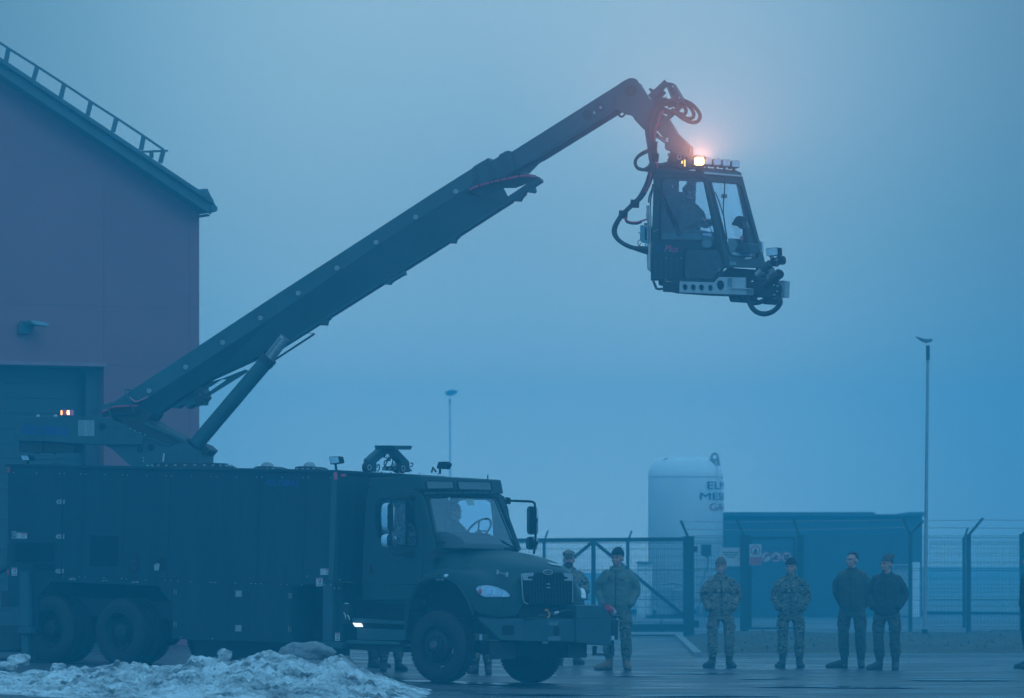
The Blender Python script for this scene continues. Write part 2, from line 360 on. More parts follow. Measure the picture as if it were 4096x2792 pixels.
# pale kerb along the driveway edge
mb = MB()
mb.bar(pR0 + Vector((-.15, -.1, .03)), pR1 + Vector((-.15, 0, .03)), .16, .12)
mb.bar(Vector((pR0.x - .1, pR0.y - .06, gz(pR0.x) + .02)), Vector((pR0.x + 26, pR0.y - .06, gz(10) + .02)), .14, .07)
struct(mb.build('kerb', mat('kerb_concrete', (.24, .25, .25), .7), bevel=.01))
# rising field beyond the yard
m_field = mat('field_grass', (.26, .28, .26), .95, var=.3, scale=.12)
struct(grid('grass_field', lin(-90, 120, 70), lin(184, 326, 40), lambda x, y: gz(x) + .05 + max(0, (y - 185)) * .0125 * (1 if x > 12 else .8) + .25 * noise.noise(Vector((x * .05, y * .03, 0))), m_field))
# puddles
def puddle(px, py, rx, ry, k):
    c = ground_at('Z', px, py); mb = MB(); n = 40; pts = []
    for i in range(n):
        a = 2 * math.pi * i / n; q = 1 + .35 * noise.noise(Vector((math.cos(a) * 1.3, math.sin(a) * 1.3, k * 3.1)))
        x = c.x + math.cos(a) * rx * q; y = c.y + math.sin(a) * ry * q; pts.append(Vector((x, y, gz(x) + .016)))
    mb.add([Vector((c.x, c.y, gz(c.x) + .016))] + pts, [(0, i + 1, (i + 1) % n + 1) for i in range(n)])
    return struct(mb.build('puddle', MT['puddle_water']))
mat('puddle_water', (.008, .010, .012), .16, var=.05)
for k, a in enumerate([(1840, 1560, .75, .45), (1975, 1562, .8, .4), (1740, 1541, .5, .35), (1440, 1536, .45, .25), (1250, 1579, 1.0, .35), (1600, 1581, .9, .3), (1060, 1552, 1.1, .5), (2180, 1545, .9, .5), (1560, 1530, .8, .4)]):
    puddle(*a, k)

# ------------------------------------------------------------------ snow bank
sil = [('B', -300, 1400), ('B', 0, 1412), ('B', 100, 1422), ('B', 240, 1392), ('B', 370, 1410), ('B', 470, 1368), ('B', 560, 1374), ('B', 610, 1382), ('B', 690, 1362), ('B', 790, 1357),
       ('B', 830, 1345), ('B', 880, 1357), ('B', 990, 1362), ('B', 1090, 1357), ('B', 1190, 1362), ('B', 1235, 1300), ('B', 1300, 1297), ('B', 1390, 1305), ('C', 180, 1335), ('C', 250, 1318),
       ('C', 300, 1308), ('C', 370, 1282), ('C', 430, 1282), ('C', 500, 1308), ('C', 560, 1312), ('C', 650, 1325), ('C', 740, 1335), ('C', 780, 1302), ('C', 850, 1302), ('C', 900, 1328), ('C', 940, 1372),
       ('C', 1000, 1397), ('C', 1060, 1426), ('C', 1130, 1442), ('C', 1200, 1470), ('C', 1300, 1502), ('C', 1380, 1535), ('C', 1500, 1575), ('C', 1640, 1600)]
RY = 66.0
ridge = [(lambda p: (p.x, p.z))(at(r, a, b, RY)) for r, a, b in sil]
def ridge_h(x):
    if x <= ridge[0][0]: return ridge[0][1] - gz(x)
    for (a, za), (b, zb) in zip(ridge, ridge[1:]):
        if x <= b:
            t = (x - a) / (b - a) if b > a else 0; return max(0, za + (zb - za) * t - gz(x))
    return 0
def snow_z(x, y):
    h = ridge_h(x); d = y - RY
    front = max(0, min(1, (y - 57.5) / 8.5)); prof = (front ** .75) if d < 0 else max(0, 1 - (d / 2.4) ** 1.6)
    P = Vector((x, y, 0)); amp = min(1, h * 3.5 + .1)
    lump = noise.fractal(P * 1.5, .85, 2.1, 6) * .095
    v1 = noise.voronoi(P * 2.6 + Vector((noise.noise(P * 3) * .5, 0, 0)))[0]; v2 = noise.voronoi(P * 6.5)[0]
    v3 = noise.voronoi(P * 13)[0]; chunk = (v1[1] - v1[0]) * .12 + (v2[1] - v2[0]) * .09 + (v3[1] - v3[0]) * .018 - .03 - .07 + noise.noise(P * 17) * .018 + noise.noise(P * 38) * .009
    edge = min(1, prof * 2.2)
    return gz(x) + h * prof + (lump + chunk) * amp * edge * (0.55 if abs(d) < .5 else 1) - .02
m_snow = bpy.data.materials.new('dirty_snow'); m_snow.use_nodes = True; t = m_snow.node_tree; b = t.nodes['Principled BSDF']; b.inputs['Roughness'].default_value = .8
tcn = t.nodes.new('ShaderNodeTexCoord')
def nzn(s, d=6, r=.6):
    n = t.nodes.new('ShaderNodeTexNoise'); n.inputs['Scale'].default_value = s; n.inputs['Detail'].default_value = d; n.inputs['Roughness'].default_value = r; t.links.new(tcn.outputs['Object'], n.inputs['Vector']); return n
n1 = nzn(1.6, 8, .75); r1 = t.nodes.new('ShaderNodeValToRGB'); E = r1.color_ramp.elements
E[0].position = .38; E[0].color = (.09, .09, .085, 1); E[1].position = .58; E[1].color = (.80, .82, .82, 1); e = E.new(.47); e.color = (.42, .43, .43, 1)
n2 = nzn(17, 6, .75); r2 = t.nodes.new('ShaderNodeValToRGB'); r2.color_ramp.elements[0].position = .34; r2.color_ramp.elements[0].color = (.10, .10, .10, 1); r2.color_ramp.elements[1].position = .45; r2.color_ramp.elements[1].color = (1, 1, 1, 1)
mxn = t.nodes.new('ShaderNodeMixRGB'); mxn.blend_type = 'MULTIPLY'; mxn.inputs[0].default_value = .85
t.links.new(n1.outputs['Fac'], r1.inputs[0]); t.links.new(n2.outputs['Fac'], r2.inputs[0]); t.links.new(r1.outputs[0], mxn.inputs[1]); t.links.new(r2.outputs[0], mxn.inputs[2]); t.links.new(mxn.outputs[0], b.inputs['Base Color'])
n3 = nzn(14, 6, .7); bp = t.nodes.new('ShaderNodeBump'); bp.inputs['Strength'].default_value = .9; bp.inputs['Distance'].default_value = .05
t.links.new(n3.outputs['Fac'], bp.inputs['Height']); t.links.new(bp.outputs[0], b.inputs['Normal'])
so = grid('snow_bank', lin(-8.6, .4, 680), lin(57.5, 68.4, 400), snow_z, m_snow)
tag(so, 'long dirty bank of ploughed snow lying in front of the truck', 'snow bank', kind='stuff')
m_ice = m_snow.copy(); m_ice.name = 'dirty_ice'; rr_ = [n for n in m_ice.node_tree.nodes if n.type == 'VALTORGB'][0]
def snow_lump(c, r, seed, name, label, m=m_snow, flat=.7, grp=None):
    mb = MB(); mb.ball(Vector((0, 0, 0)), (r[0], r[1], r[2]), n=72, m=44)
    v = []
    for p in mb.v:
        q = p.copy() * (.34 / max(r)); d = noise.fractal(q * 3.2 + Vector((seed * 7, 0, 0)), 1, 2, 4) * .34 + noise.voronoi(q * 5 + Vector((seed, 3, 1)))[0][0] * .38 + noise.noise(q * 22) * .06 + noise.noise(q * 48) * .035 - .1
        v.append(Vector(c) + p * (1 + d))
    mb.v = v; o = mb.build(name, m, smooth='full'); tag(o, label, 'snow chunk', grp); return o
def sit(r, a, b, h):        # lies on the tarmac behind the bank
    d = ray(r, a, b); Y = 68.0
    for _ in range(12): Y = (gz(d.x * Y) + h - CAMH) / d.z
    return Vector((d.x * Y, Y, gz(d.x * Y) + h))
G_ = 'lumps of snow broken off the bank'
snow_lump(at('C', 655, 1300, 66.2), (.30, .22, .13), 1, 'snow_chunk', 'broad grey slab of icy snow resting on top of the snow bank', mat('grey_ice', (.19, .20, .21), .6, var=.25, scale=3, bump=.5, bscale=20, dirt=(.12, .12, .12)), grp=G_)
snow_lump(sit('B', 125, 1345, 0.07), (.15, .14, .10), 2, 'snow_chunk', 'white lump of snow beside the outrigger leg, at the far left behind the bank', grp=G_)
snow_lump(sit('B', 20, 1385, 0.05), (.17, .14, .07), 3, 'snow_chunk', 'small grey heap of snow at the left edge of the photo', grp=G_)
snow_lump(at('C', 440, 1395, 64.3), (.17, .16, .12), 4, 'snow_chunk', 'smooth rounded snow boulder on the front slope below the grey slab', grp=G_)
snow_lump(at('C', 150, 1320, 66), (.09, .09, .07), 5, 'snow_chunk', 'small pale snow ball on the crest left of the highest mound', grp=G_)
snow_lump(at('C', 1100, 1510, 65.3), (.13, .13, .09), 6, 'snow_chunk', 'low snow lump near the right hand end of the bank', grp=G_)
snow_lump(sit('B', 370, 1390, 0.04), (.10, .10, .06), 8, 'snow_chunk', 'dark icy lump between the outrigger and the rearmost wheel', grp=G_)
snow_lump(sit('B', 725, 1345, 0.04), (.09, .09, .06), 9, 'snow_chunk', 'small lump on the bank between the two rear wheels', grp=G_)

# ------------------------------------------------------------------ hangar on the left
HA = Fr(at('X', 797, 1700, 96.0), -28); HA.o.z = gz(-7)          # right hand corner, wall runs back to the right
HA.o -= HA.ex * 0
hroot = thing('hangar', 'tall dark red sheet metal hangar with a pitched roof behind the truck', 'building', HA.o)
m_red = mat('red_sheet_wall', (.30, .10, .12), .55, var=.08, scale=.5)
m_trim = mat('grey_green_trim', (.06, .10, .11), .5, var=.15, scale=3)
m_door = mat('door_slats', (.035, .060, .065), .5, var=.1, scale=2)
# wall face x<=0 plane y=0 ; roof line traced
def hx(r, a, b): return HA.loc(HA.h(r, a, b, y=0))
eR = HA.loc(HA.h('S', 1408, 1262, y=-.45)); eL = HA.loc(HA.h('S', 0, 325, y=-.45))
slope = (eL.z - eR.z) / (eL.x - eR.x)
xl = -16.0; ridgex = -9.5
def rz(x): return eR.z + slope * ((x if x > ridgex else 2 * ridgex - x) - eR.x)
dl = hx('A', 822, 540); dlz = hx('A', 400, 520).z; DW = 7.0; dx1 = dl.x; dx0 = dl.x - DW
zb = -1.0
wall = [HA.w(0, 0, zb), HA.w(0, 0, rz(0)), HA.w(ridgex, 0, rz(ridgex)), HA.w(xl, 0, rz(xl)), HA.w(xl, 0, zb), HA.w(dx0, 0, zb), HA.w(dx0, 0, dlz), HA.w(dx1, 0, dlz), HA.w(dx1, 0, zb)]
mb = MB(); mb.slab(wall, HA.ey * .3)
mb.slab([HA.w(0, .305, zb), HA.w(0, .305, rz(0)), HA.w(0, 22, rz(0)), HA.w(0, 22, zb)], -HA.ex * .25)
w_ = mb.build('wall', m_red, hroot)
mb = MB()
for r, a in (('A', 822), ('A', 1500)):
    x = hx(r, a, 200).x; mb.box(HA, x - .006, x + .006, -.004, 0.0, dlz if a < 900 else 0, rz(x) - .02)
for r, a, b in (('A', 400, 40), ('A', 1200, 520), ('A', 1300, 970)):
    z = hx(r, a, b).z; mb.box(HA, dx1 if b > 500 else xl, -.01, -.005, 0.0, z - .005, z + .005)
mb.build('panel_seams', mat('seam_red', (.25, .07, .08), .7), w_)
mb = MB(); mb.box(HA, dx0 - .2, dx1 + .02, -.09, -.003, dlz + .002, hx('A', 822, 500).z); mb.build('lintel', mat('pale_lintel', (.34, .17, .19), .5), hroot)
# roof: verge board, eave, sheet
mb = MB()
ov = HA.loc(HA.h('S', 1495, 1265, y=-.5)); zo = rz(ov.x)
th = hx('S', 600, 590).z - hx('S', 600, 690).z
def rp(x, y, dz): return HA.w(x, y, rz(x) + dz)
mb.slab([rp(ov.x, -.45, -.05), rp(ridgex, -.45, -.05), rp(ridgex, -.45, .14), rp(ov.x, -.45, .14)], HA.ey * .05)
mb.slab([rp(xl, -.45, -.05), rp(ridgex - .001, -.45, -.05), rp(ridgex - .001, -.45, .14), rp(xl, -.45, .14)], HA.ey * .05)
mb.build('verge_board', m_trim, hroot)
mb = MB()
for xa, xb in ((ov.x, ridgex), (xl, ridgex)):
    mb.slab([rp(xa, -.55, .145), rp(xb, -.55, .145), rp(xb, -.55, .23), rp(xa, -.55, .23)], HA.ey * 22)
mb.build('roof', mat('roof_sheet', (.05, .09, .10), .45), hroot)
mb = MB(); mb.slab([rp(ov.x, -.39, -.06), rp(0, -.39, -.06), HA.w(0, -.39, rz(0) - .09), HA.w(ov.x, -.39, rz(ov.x) - .08)], HA.ey * 22)
mb.slab([rp(0, -.39, -.02), rp(ridgex, -.39, -.02), rp(ridgex, -.39, .01), rp(0, -.39, .01)], HA.ey * .385)
mb.build('soffit', m_trim, hroot)
mb = MB(); mb.tube([HA.w(ov.x + .04, -.5, zo + .06), HA.w(ov.x + .04, 21, zo + .06)], .07, 10)
mb.slab([rp(hx('S', 1395, 1150).x, -.3, .235), rp(hx('S', 1470, 1200).x, -.3, .235), HA.h('S', 1460, 1152, y=-.3), HA.h('S', 1400, 1156, y=-.3)], HA.ey * .5)
mb.build('gutter', m_trim, hroot, smooth=True)
# roof railing along the verge
mb = MB(); bt = [((60, 165), (40, 262)), ((262, 292), (235, 388)), ((452, 415), (427, 515)), ((640, 540), (616, 637)), ((820, 655), (795, 752)), ((1012, 782), (992, 880)), ((1152, 878), (1128, 970))]
for t_, b_ in bt: mb.bar(HA.h('S', *b_, y=-.2), HA.h('S', *t_, y=-.2), .075, .06, up=HA.ey)
top = [HA.h('S', -330, -90, y=-.2)] + [HA.h('S', *t_, y=-.2) for t_, _ in bt]
for a, b_ in zip(top, top[1:]): mb.bar(a, b_, .035, .035)
e1 = HA.h('S', 1180, 885, y=-.2); mb.bar(HA.h('S', 1000, 893, y=-.2), e1, .04); mb.bar(HA.h('S', 1066, 890, y=-.2), HA.h('S', 1066, 935, y=-.2), .08)
mb.build('roof_railing', m_trim, hroot)
# overhead door
mb = MB(); mb.box(HA, dx0, dx1, .42, .46, zb, dlz); zz = -.5
mb2 = MB()
while zz < dlz - .05:
    mb.box(HA, dx0 + .01, dx1 - .35, .405, .419, zz, min(zz + .27, dlz - .02)); zz += .285
dr = mb.build('overhead_door', m_door, hroot, bevel=.006)
xr = hx('A', 712, 800).x
mb = MB(); mb.box(HA, xr, dx1, .2, .40, zb, dlz - .002); mb.build('door_jamb', mat('jamb', (.05, .055, .065), .6), hroot)
mb = MB(); a = hx('U', 24, 140); mb.box(HA, a.x - .06, a.x, .36, .404, -.2, a.z); mb.box(HA, a.x - 1.0, a.x - .06, .36, .404, a.z - .06, a.z)
mb.build('wicket_frame', mat('pale_frame', (.16, .24, .25), .5), dr)
# wall lamp
wl = HA.h('A', 180, 215, y=-.08)
lr = thing('wall_lamp', 'small angled floodlight fixed to the red hangar wall above the door', 'lamp', wl)
mb = MB(); mb.slab([HA.h('A', *p, y=-.02) for p in ((135, 205), (160, 165), (255, 180), (258, 215), (215, 275), (135, 265))], -HA.ey * .12); mb.build('bracket', m_trim, lr, bevel=.02)
mb = MB(); mb.slab([HA.h('A', *p, y=-.15) for p in ((185, 165), (318, 183), (342, 215), (260, 207), (205, 195))], -HA.ey * .32); mb.build('hood', mat('lamp_hood', (.20, .30, .32), .35), lr, bevel=.02)

# ------------------------------------------------------------------ street lamps
def street_lamp(px, pb, ptop, Y, label, wpole, headpts):
    z0 = gz(at('Z', px, 1400, Y).x) + (.12 if Y < 125 else 0); b_ = at('Z', pb, 1400, Y); b_.z = z0; tp = at('Z', px, ptop, Y)
    r_ = thing('street_lamp', label, 'street lamp', b_, 'street lamps standing in the fog')
    mb = MB(); mb.tube([b_, (b_ + tp) / 2, tp], [wpole, wpole * .85, wpole * .7], 12); mb.build('pole', steel, r_, smooth=True)
    mb = MB(); mb.tube([b_ - Vector((0, 0, .02)), b_ + Vector((0, 0, .12))], wpole * 1.6, 12); mb.build('base', dark, r_)
    F_ = Fr(tp, 0); mb = MB(); mb.slab([at('Z', a, c, Y) for a, c in headpts], Vector((0, .28, 0))); mb.build('lamp_head', mat('lamp_head', (.12, .14, .15), .4), r_, bevel=.02)
    mb = MB(); mb.tube([tp - Vector((0, 0, .35)), tp], wpole * .95, 12); mb.build('collar', dark, r_)
street_lamp(2106, 2099, 784, 119, 'tall galvanised street lamp on the verge beside the wire fence', .048, [(2079, 763), (2098, 769), (2117, 769), (2116, 775), (2103, 778), (2092, 773)])
street_lamp(1021, 1023, 905, 285, 'faint distant street lamp almost lost in the fog behind the truck', .048, [(1009, 890), (1024, 884), (1041, 887), (1033, 895), (1021, 899), (1014, 897)])

# ------------------------------------------------------------------ fence, gate
FY = 124.6
m_fpost = mat('fence_post_green', (.020, .045, .045), .5, var=.15)
m_wire = mat('fence_wire', (.05, .09, .09), .5)
def fz(x): return gz(x) + .06
def wire_panel(xa, xb, z0, z1, Y, name, root, step=.05, folds=(.0, .33, .66, 1.0)):
    mb = MB(); n = int((xb - xa) / step); w = .0032
    for i in range(n + 1):
        x = xa + (xb - xa) * i / n
        mb.add([Vector((x - w, Y, z0)), Vector((x + w, Y, z0)), Vector((x + w, Y, z1)), Vector((x - w, Y, z1))], [(0, 1, 2, 3)])
    k = int((z1 - z0) / .2)
    for i in range(k + 1):
        z = z0 + (z1 - z0) * i / k; ww = .004
        mb.add([Vector((xa, Y - .004, z - ww)), Vector((xb, Y - .004, z - ww)), Vector((xb, Y - .004, z + ww)), Vector((xa, Y - .004, z + ww))], [(0, 1, 2, 3)])
    for q in folds:
        z = z0 + (z1 - z0) * q; z = min(max(z, z0 + .05), z1 - .05)
        mb.add([Vector((xa, Y - .006, z - .05)), Vector((xb, Y - .006, z - .05)), Vector((xb, Y - .03, z - .02)), Vector((xa, Y - .03, z - .02))], [(0, 1, 2, 3)])  if False else mb.bar(Vector((xa, Y - .02, z)), Vector((xb, Y - .02, z)), .012)
    return mb.build(name, m_wire, root)
def X_(px, Y=FY): return at('Z', px, 1300, Y).x
def Zp(py, Y=FY): return at('Z', 1000, py, Y).z
def post(px, top, w, name, root, Y=FY, m=None, base=None):
    mb = MB(); x = X_(px, Y); mb.box(WF, x - w / 2, x + w / 2, Y - w / 2, Y + w / 2, base if base is not None else fz(x) - .1, Zp(top, Y)); mb.box(WF, x - w / 2 - .01, x + w / 2 + .01, Y - w / 2 - .01, Y + w / 2 + .01, Zp(top, Y), Zp(top, Y) + .02)
    return mb.build(name, m or m_fpost, root)
def arm(px0, py0, px1, py1, root, w=.06, Y=FY, parent=None):
    mb = MB(); mb.bar(at('Z', px0, py0, Y), at('Z', px1, py1, Y), w, w, up=Vector((0, 1, 0))); return mb.build('barb_arm', m_fpost, parent or root)
# sliding gate
gx0, gx1 = X_(1150), X_(1557)
g_ = thing('sliding_gate', 'wide dark green sliding gate with diagonal braces behind the bearded man', 'gate', Vector((gx0, FY - .25, fz(gx0))))
GY = FY - .25
def Pg(px, py): return at('Z', px, py, GY)
mb = MB(); mb.bar(Pg(1100, 1227), Pg(1556, 1224), .10, .10); mb.bar(Pg(1347, 1226), Pg(1347, 1418), .11, .11, up=Vector((0, 1, 0)))
mb.bar(Pg(1351, 1232), Pg(1552, 1397), .085, .085, up=Vector((0, 1, 0))); mb.bar(Pg(1343, 1232), Pg(1142, 1397), .085, .085, up=Vector((0, 1, 0)))
mb.build('gate_frame', m_fpost, g_)
mb = MB(); mb.box(WF, X_(1100, GY), X_(1556, GY), GY - .08, GY + .08, Zp(1434, GY), Zp(1417, GY)); mb.build('bottom_beam', m_fpost, g_)
wire_panel(X_(1102, GY), X_(1555, GY), Zp(1417, GY), Zp(1228, GY), GY + .07, 'wire_mesh', g_)
# fence with posts
fr_ = thing('wire_fence', 'green welded wire fence with angled barbed wire arms along the verge', 'fence', Vector((X_(1563), FY, fz(3))))
pp = post(1563, 1219, .26, 'gate_post', fr_, base=Zp(1444)); arm(1561, 1218, 1545, 1181, fr_, parent=pp)
mb = MB(); mb.box(WF, X_(1573), X_(1583), FY - .05, FY + .05, Zp(1252), Zp(1240)); mb.box(WF, X_(1573), X_(1586), FY - .08, FY + .08, Zp(1424), Zp(1408)); mb.build('roller', dark, fr_)
pp = post(1690, 1216, .22, 'gate_post', fr_, base=Zp(1444)); arm(1689, 1216, 1672, 1181, fr_, parent=pp)
pp = post(1816, 1216, .16, 'post', fr_); arm(1813, 1216, 1801, 1178, fr_, parent=pp)
pp = post(2066, 1212, .095, 'post', fr_); arm(2065, 1212, 2049, 1176, fr_, parent=pp); arm(2067, 1212, 2096, 1182, fr_, parent=pp)
pp = post(2198, 1214, .11, 'post', fr_); arm(2199, 1214, 2231, 1176, fr_, parent=pp)
pp = post(2319, 1214, .11, 'post', fr_); arm(2320, 1214, 2352, 1176, fr_, parent=pp)
pp = post(2440, 1214, .11, 'post', fr_); arm(2441, 1214, 2473, 1176, fr_, parent=pp)
for a, b_ in ((1572, 1684), (1822, 2064), (2068, 2196), (2200, 2317), (2321, 2438)):
    wire_panel(X_(a), X_(b_), Zp(1438 if a < 1700 else 1434), Zp(1216), FY, 'wire_mesh', fr_)
def barbed(pts, name='barbed_wire'):
    mb = MB(); P_ = [at('Z', a, c, FY) for a, c in pts]; mb.tube(P_, .007, 5)
    for a, b_ in zip(P_, P_[1:]):
        n = int((b_ - a).length / .14)
        for i in range(n):
            p = a.lerp(b_, (i + .5) / n); mb.bar(p - Vector((.012, 0, .025)), p + Vector((.012, 0, .025)), .007, .007, up=Vector((0, 1, 0)))
    mb.build(name, steel, fr_)
barbed([(1547, 1184), (1676, 1185), (1803, 1183), (2050, 1180)]); barbed([(1554, 1201), (1681, 1203), (1808, 1203), (2058, 1197)])
barbed([(2096, 1182), (2228, 1180), (2350, 1181)]); barbed([(2080, 1198), (2214, 1198), (2336, 1199)])
# pedestrian gate
pg = thing('pedestrian_gate', 'narrow wire gate carrying red prohibition signs', 'gate', Vector((X_(1700), FY - .12, fz(5))))
QY = FY - .12
def Pq(px, py): return at('Z', px, py, QY)
mb = MB()
for a, b_, c, d in ((1703, 1221, 1803, 1221), (1703, 1426, 1803, 1426)): mb.bar(Pq(a, b_), Pq(c, d), .06)
for a in (1703, 1803): mb.bar(Pq(a, 1219), Pq(a, 1428), .07, .07, up=Vector((0, 1, 0)))
mb.build('gate_frame', m_fpost, pg); wire_panel(X_(1705, QY), X_(1801, QY), Zp(1424, QY), Zp(1223, QY), QY + .03, 'wire_mesh', pg)
# signs
signred = mat('faded_sign_red', (.44, .09, .12), .6); signwhite = mat('dull_sign_white', (.50, .50, .50), .6)
def sign_round(px, py, r, label, kind):
    c = at('Z', px, py, QY - .09); s_ = thing('prohibition_sign', label, 'sign', c, 'round prohibition signs on the gate')
    mb = MB(); mb.lathe(c, Vector((0, -1, 0)), [(0, -.004), (r, -.004), (r, .0), (0, 0)], 32); mb.build('sign_plate', signwhite, s_)
    mb = MB(); mb.lathe(c, Vector((0, -1, 0)), [(r * .82, .002), (r * .98, .002)], 32)
    a = Vector((-.7, 0, .7)) * r * .85 * (1 if kind != 0 else -1); a.z = abs(a.z) if kind else abs(a.z)
    mb.bar(c + a + Vector((0, -.004, 0)), c - a + Vector((0, -.004, 0)), .03, .002, up=Vector((0, 1, 0))); mb.build('red_ring', signred, s_)
    mb = MB(); q = Vector((0, -.003, 0))
    if kind == 0: mb.bar(c + q + Vector((-.09, 0, -.07)), c + q + Vector((.02, 0, .02)), .03, .001, up=Vector((0, 1, 0))); mb.slab([c + q + Vector((x, 0, z)) for x, z in ((-.06, -.01), (.1, .03), (.1, .09), (.0, .07))], Vector((0, -.001, 0)))
    elif kind == 1: mb.slab([c + q + Vector((x, 0, z)) for x, z in ((-.1, -.06), (.02, -.08), (.06, .0), (.0, .06), (-.05, .0), (-.1, -.02))], Vector((0, -.001, 0)))
    else: mb.slab([c + q + Vector((x, 0, z)) for x, z in ((-.06, -.08), (.06, -.08), (.06, -.02), (.08, .06), (-.08, .06), (-.06, -.02))], Vector((0, -.001, 0)))
    mb.build('pictogram', ink, s_)
sign_round(1739, 1264, .13, 'round red ringed sign nearest the rectangular red sign', 0); sign_round(1762, 1264, .13, 'middle one of the three round red ringed signs on the gate', 1); sign_round(1785, 1264, .13, 'round red ringed sign just above the black beanie of the soldier', 2)
c = at('Z', 1714.5, 1259, QY - .09); s_ = thing('warning_sign', 'tall white sign with red ring over a solid red text field', 'sign', c)
mb = MB(); mb.box(WF, c.x - .15, c.x + .15, c.y, c.y + .004, c.z - .26, c.z + .26); mb.build('sign_plate', signwhite, s_)
mb = MB(); mb.box(WF, c.x - .14, c.x + .14, c.y - .003, c.y - .001, c.z - .25, c.z - .05); mb.lathe(c + Vector((0, 0, .11)), Vector((0, -1, 0)), [(.09, .002), (.12, .002)], 28); mb.build('red_print', signred, s_)
mb = MB(); mb.slab([c + Vector((x, -.003, z)) for x, z in ((-.04, .03), (.04, .03), (.035, .10), (.0, .18), (-.03, .10))], Vector((0, -.001, 0))); mb.build('pictogram', ink, s_)
c = at('Z', 1658, 1263, FY - .05); s_ = thing('notice_board', 'plain pale notice with small dark text lines fixed to the wire fence', 'sign', c)
mb = MB(); mb.box(WF, c.x - .28, c.x + .28, c.y, c.y + .01, c.z - .24, c.z + .22); mb.build('sign_plate', signwhite, s_)
mb = MB(); 
for k, (a, w_2) in enumerate(((.10, .2), (.04, .17), (-.02, .1))): mb.box(WF, c.x - w_2, c.x + w_2, c.y - .002, c.y - .001, c.z + a - .012, c.z + a + .012)
mb.build('text_lines', ink, s_)
# older post row a little further back
fr2 = thing('wire_fence', 'rear line of wire fence with thin posts seen through the nearer mesh', 'fence', Vector((X_(2188, 140), 140, gz(8))))
for px, tp in ((1235, 1228), (1425, 1228), (2188, 1222)):
    pp = post(px, tp, .09, 'post', fr2, Y=140); arm(px, tp, px + 9, tp - 24, fr2, .05, 140, pp)
wire_panel(X_(1060, 140), X_(1640, 140), gz(0), Zp(1228, 140), 140, 'wire_mesh', fr2, step=.1)
wire_panel(X_(2110, 140), X_(2400, 140), gz(0), Zp(1228, 140), 140, 'wire_mesh', fr2, step=.1)

# ------------------------------------------------------------------ gas tank
TY = 152.0; tl = at('Z', 1471, 1300, TY); tr = at('Z', 1641, 1300, TY); TR = (tr.x - tl.x) / 2; tcx = (tl.x + tr.x) / 2
tk = thing('gas_tank', 'white upright liquid gas tank with domed top behind the fence', 'tank', Vector((tcx, TY, gz(5))))
TF2 = Fr((tcx, TY, 0), 0); zt = at('Z', 1500, 1064, TY).z; ztt = at('Z', 1550, 1035, TY).z; z0 = gz(5) + .55
m_tank = mat('tank_white', (.92, .92, .90), .4, var=.05, scale=1.2, dirt=(.80, .81, .80))
pr = [(.01, z0), (TR, z0), (TR, zt - .25)] + [(TR * (math.cos(a) ** .55 if a < 1.57 else 0), zt - .25 + (ztt - zt + .25) * math.sin(a)) for a in lin(.08, 1.5, 12)] + [(.01, ztt)]
mb = MB(); mb.lathe(Vector((tcx, TY, 0)), Vector((0, 0, 1)), pr, 64); mb.build('tank_shell', m_tank, tk, smooth='full')
mb = MB(); mb.lathe(Vector((tcx, TY, 0)), Vector((0, 0, 1)), [(TR + .006, zt - .27), (TR + .01, zt - .26), (TR + .006, zt - .25)], 64); mb.build('weld_seam', mat('weld', (.4, .43, .44), .5), tk)
for px, py in ((1513, 1052), (1622, 1040)):
    c = at('Z', px, py, TY - .55); mb = MB(); mb.slab([c + Vector((x, 0, z)) for x, z in ((-.17, -.22), (.17, -.22), (.13, .05), (.08, .14), (0, .18), (-.08, .14), (-.13, .05))], Vector((0, .04, 0)), holes=[[c + Vector((.06 * math.cos(a), 0, .04 + .06 * math.sin(a))) for a in lin(0, 5.6, 8)]]); mb.build('lifting_lug', steel, tk)
mb = MB(); mb.tube([at('Z', 1624, 1046, TY - .7), at('Z', 1628, 1062, TY - .72), at('Z', 1629, 1088, TY - .75)], .018, 6); mb.build('vent_pipe', white, tk)
mb = MB()
for a in (.6, 2.5, 4.7): mb.tube([Vector((tcx + math.cos(a) * TR * .85, TY + math.sin(a) * TR * .85, gz(5))), Vector((tcx + math.cos(a) * TR * .85, TY + math.sin(a) * TR * .85, z0 + .1))], .09, 10)
mb.build('support_legs', m_tank, tk)
def tank_bend(a0, zb_):
    def f_(a, b_): th = a0 + a / TR; return Vector((tcx + (TR + .035) * math.sin(th), TY - (TR + .035) * math.cos(th), zb_ + b_))
    return f_
def th_of(px): return math.asin(max(-1, min(1, (at('Z', px, 1300, TY).x - tcx) / TR)))
for tx, pxl, yb, h_, w_2, mt in (('ELME', 1602, 1111, 17, 1.25, bluetext), ('MESSER', 1585, 1135, 16, 1.85, bluetext), ('GAAS', 1606, 1159, 16, 1.2, redtext)):
    put_text(tx, None, Vector((1, 0, 0)), Vector((0, 0, 1)), h_ / 11438 * TY, mat('tank_ink_' + tx.lower(), (.015, .09, .20) if mt is bluetext else (.40, .07, .14), .5), 'lettering', tk, width=w_2, off=.0, bend=tank_bend(th_of(pxl), at('Z', 1600, yb, TY).z))
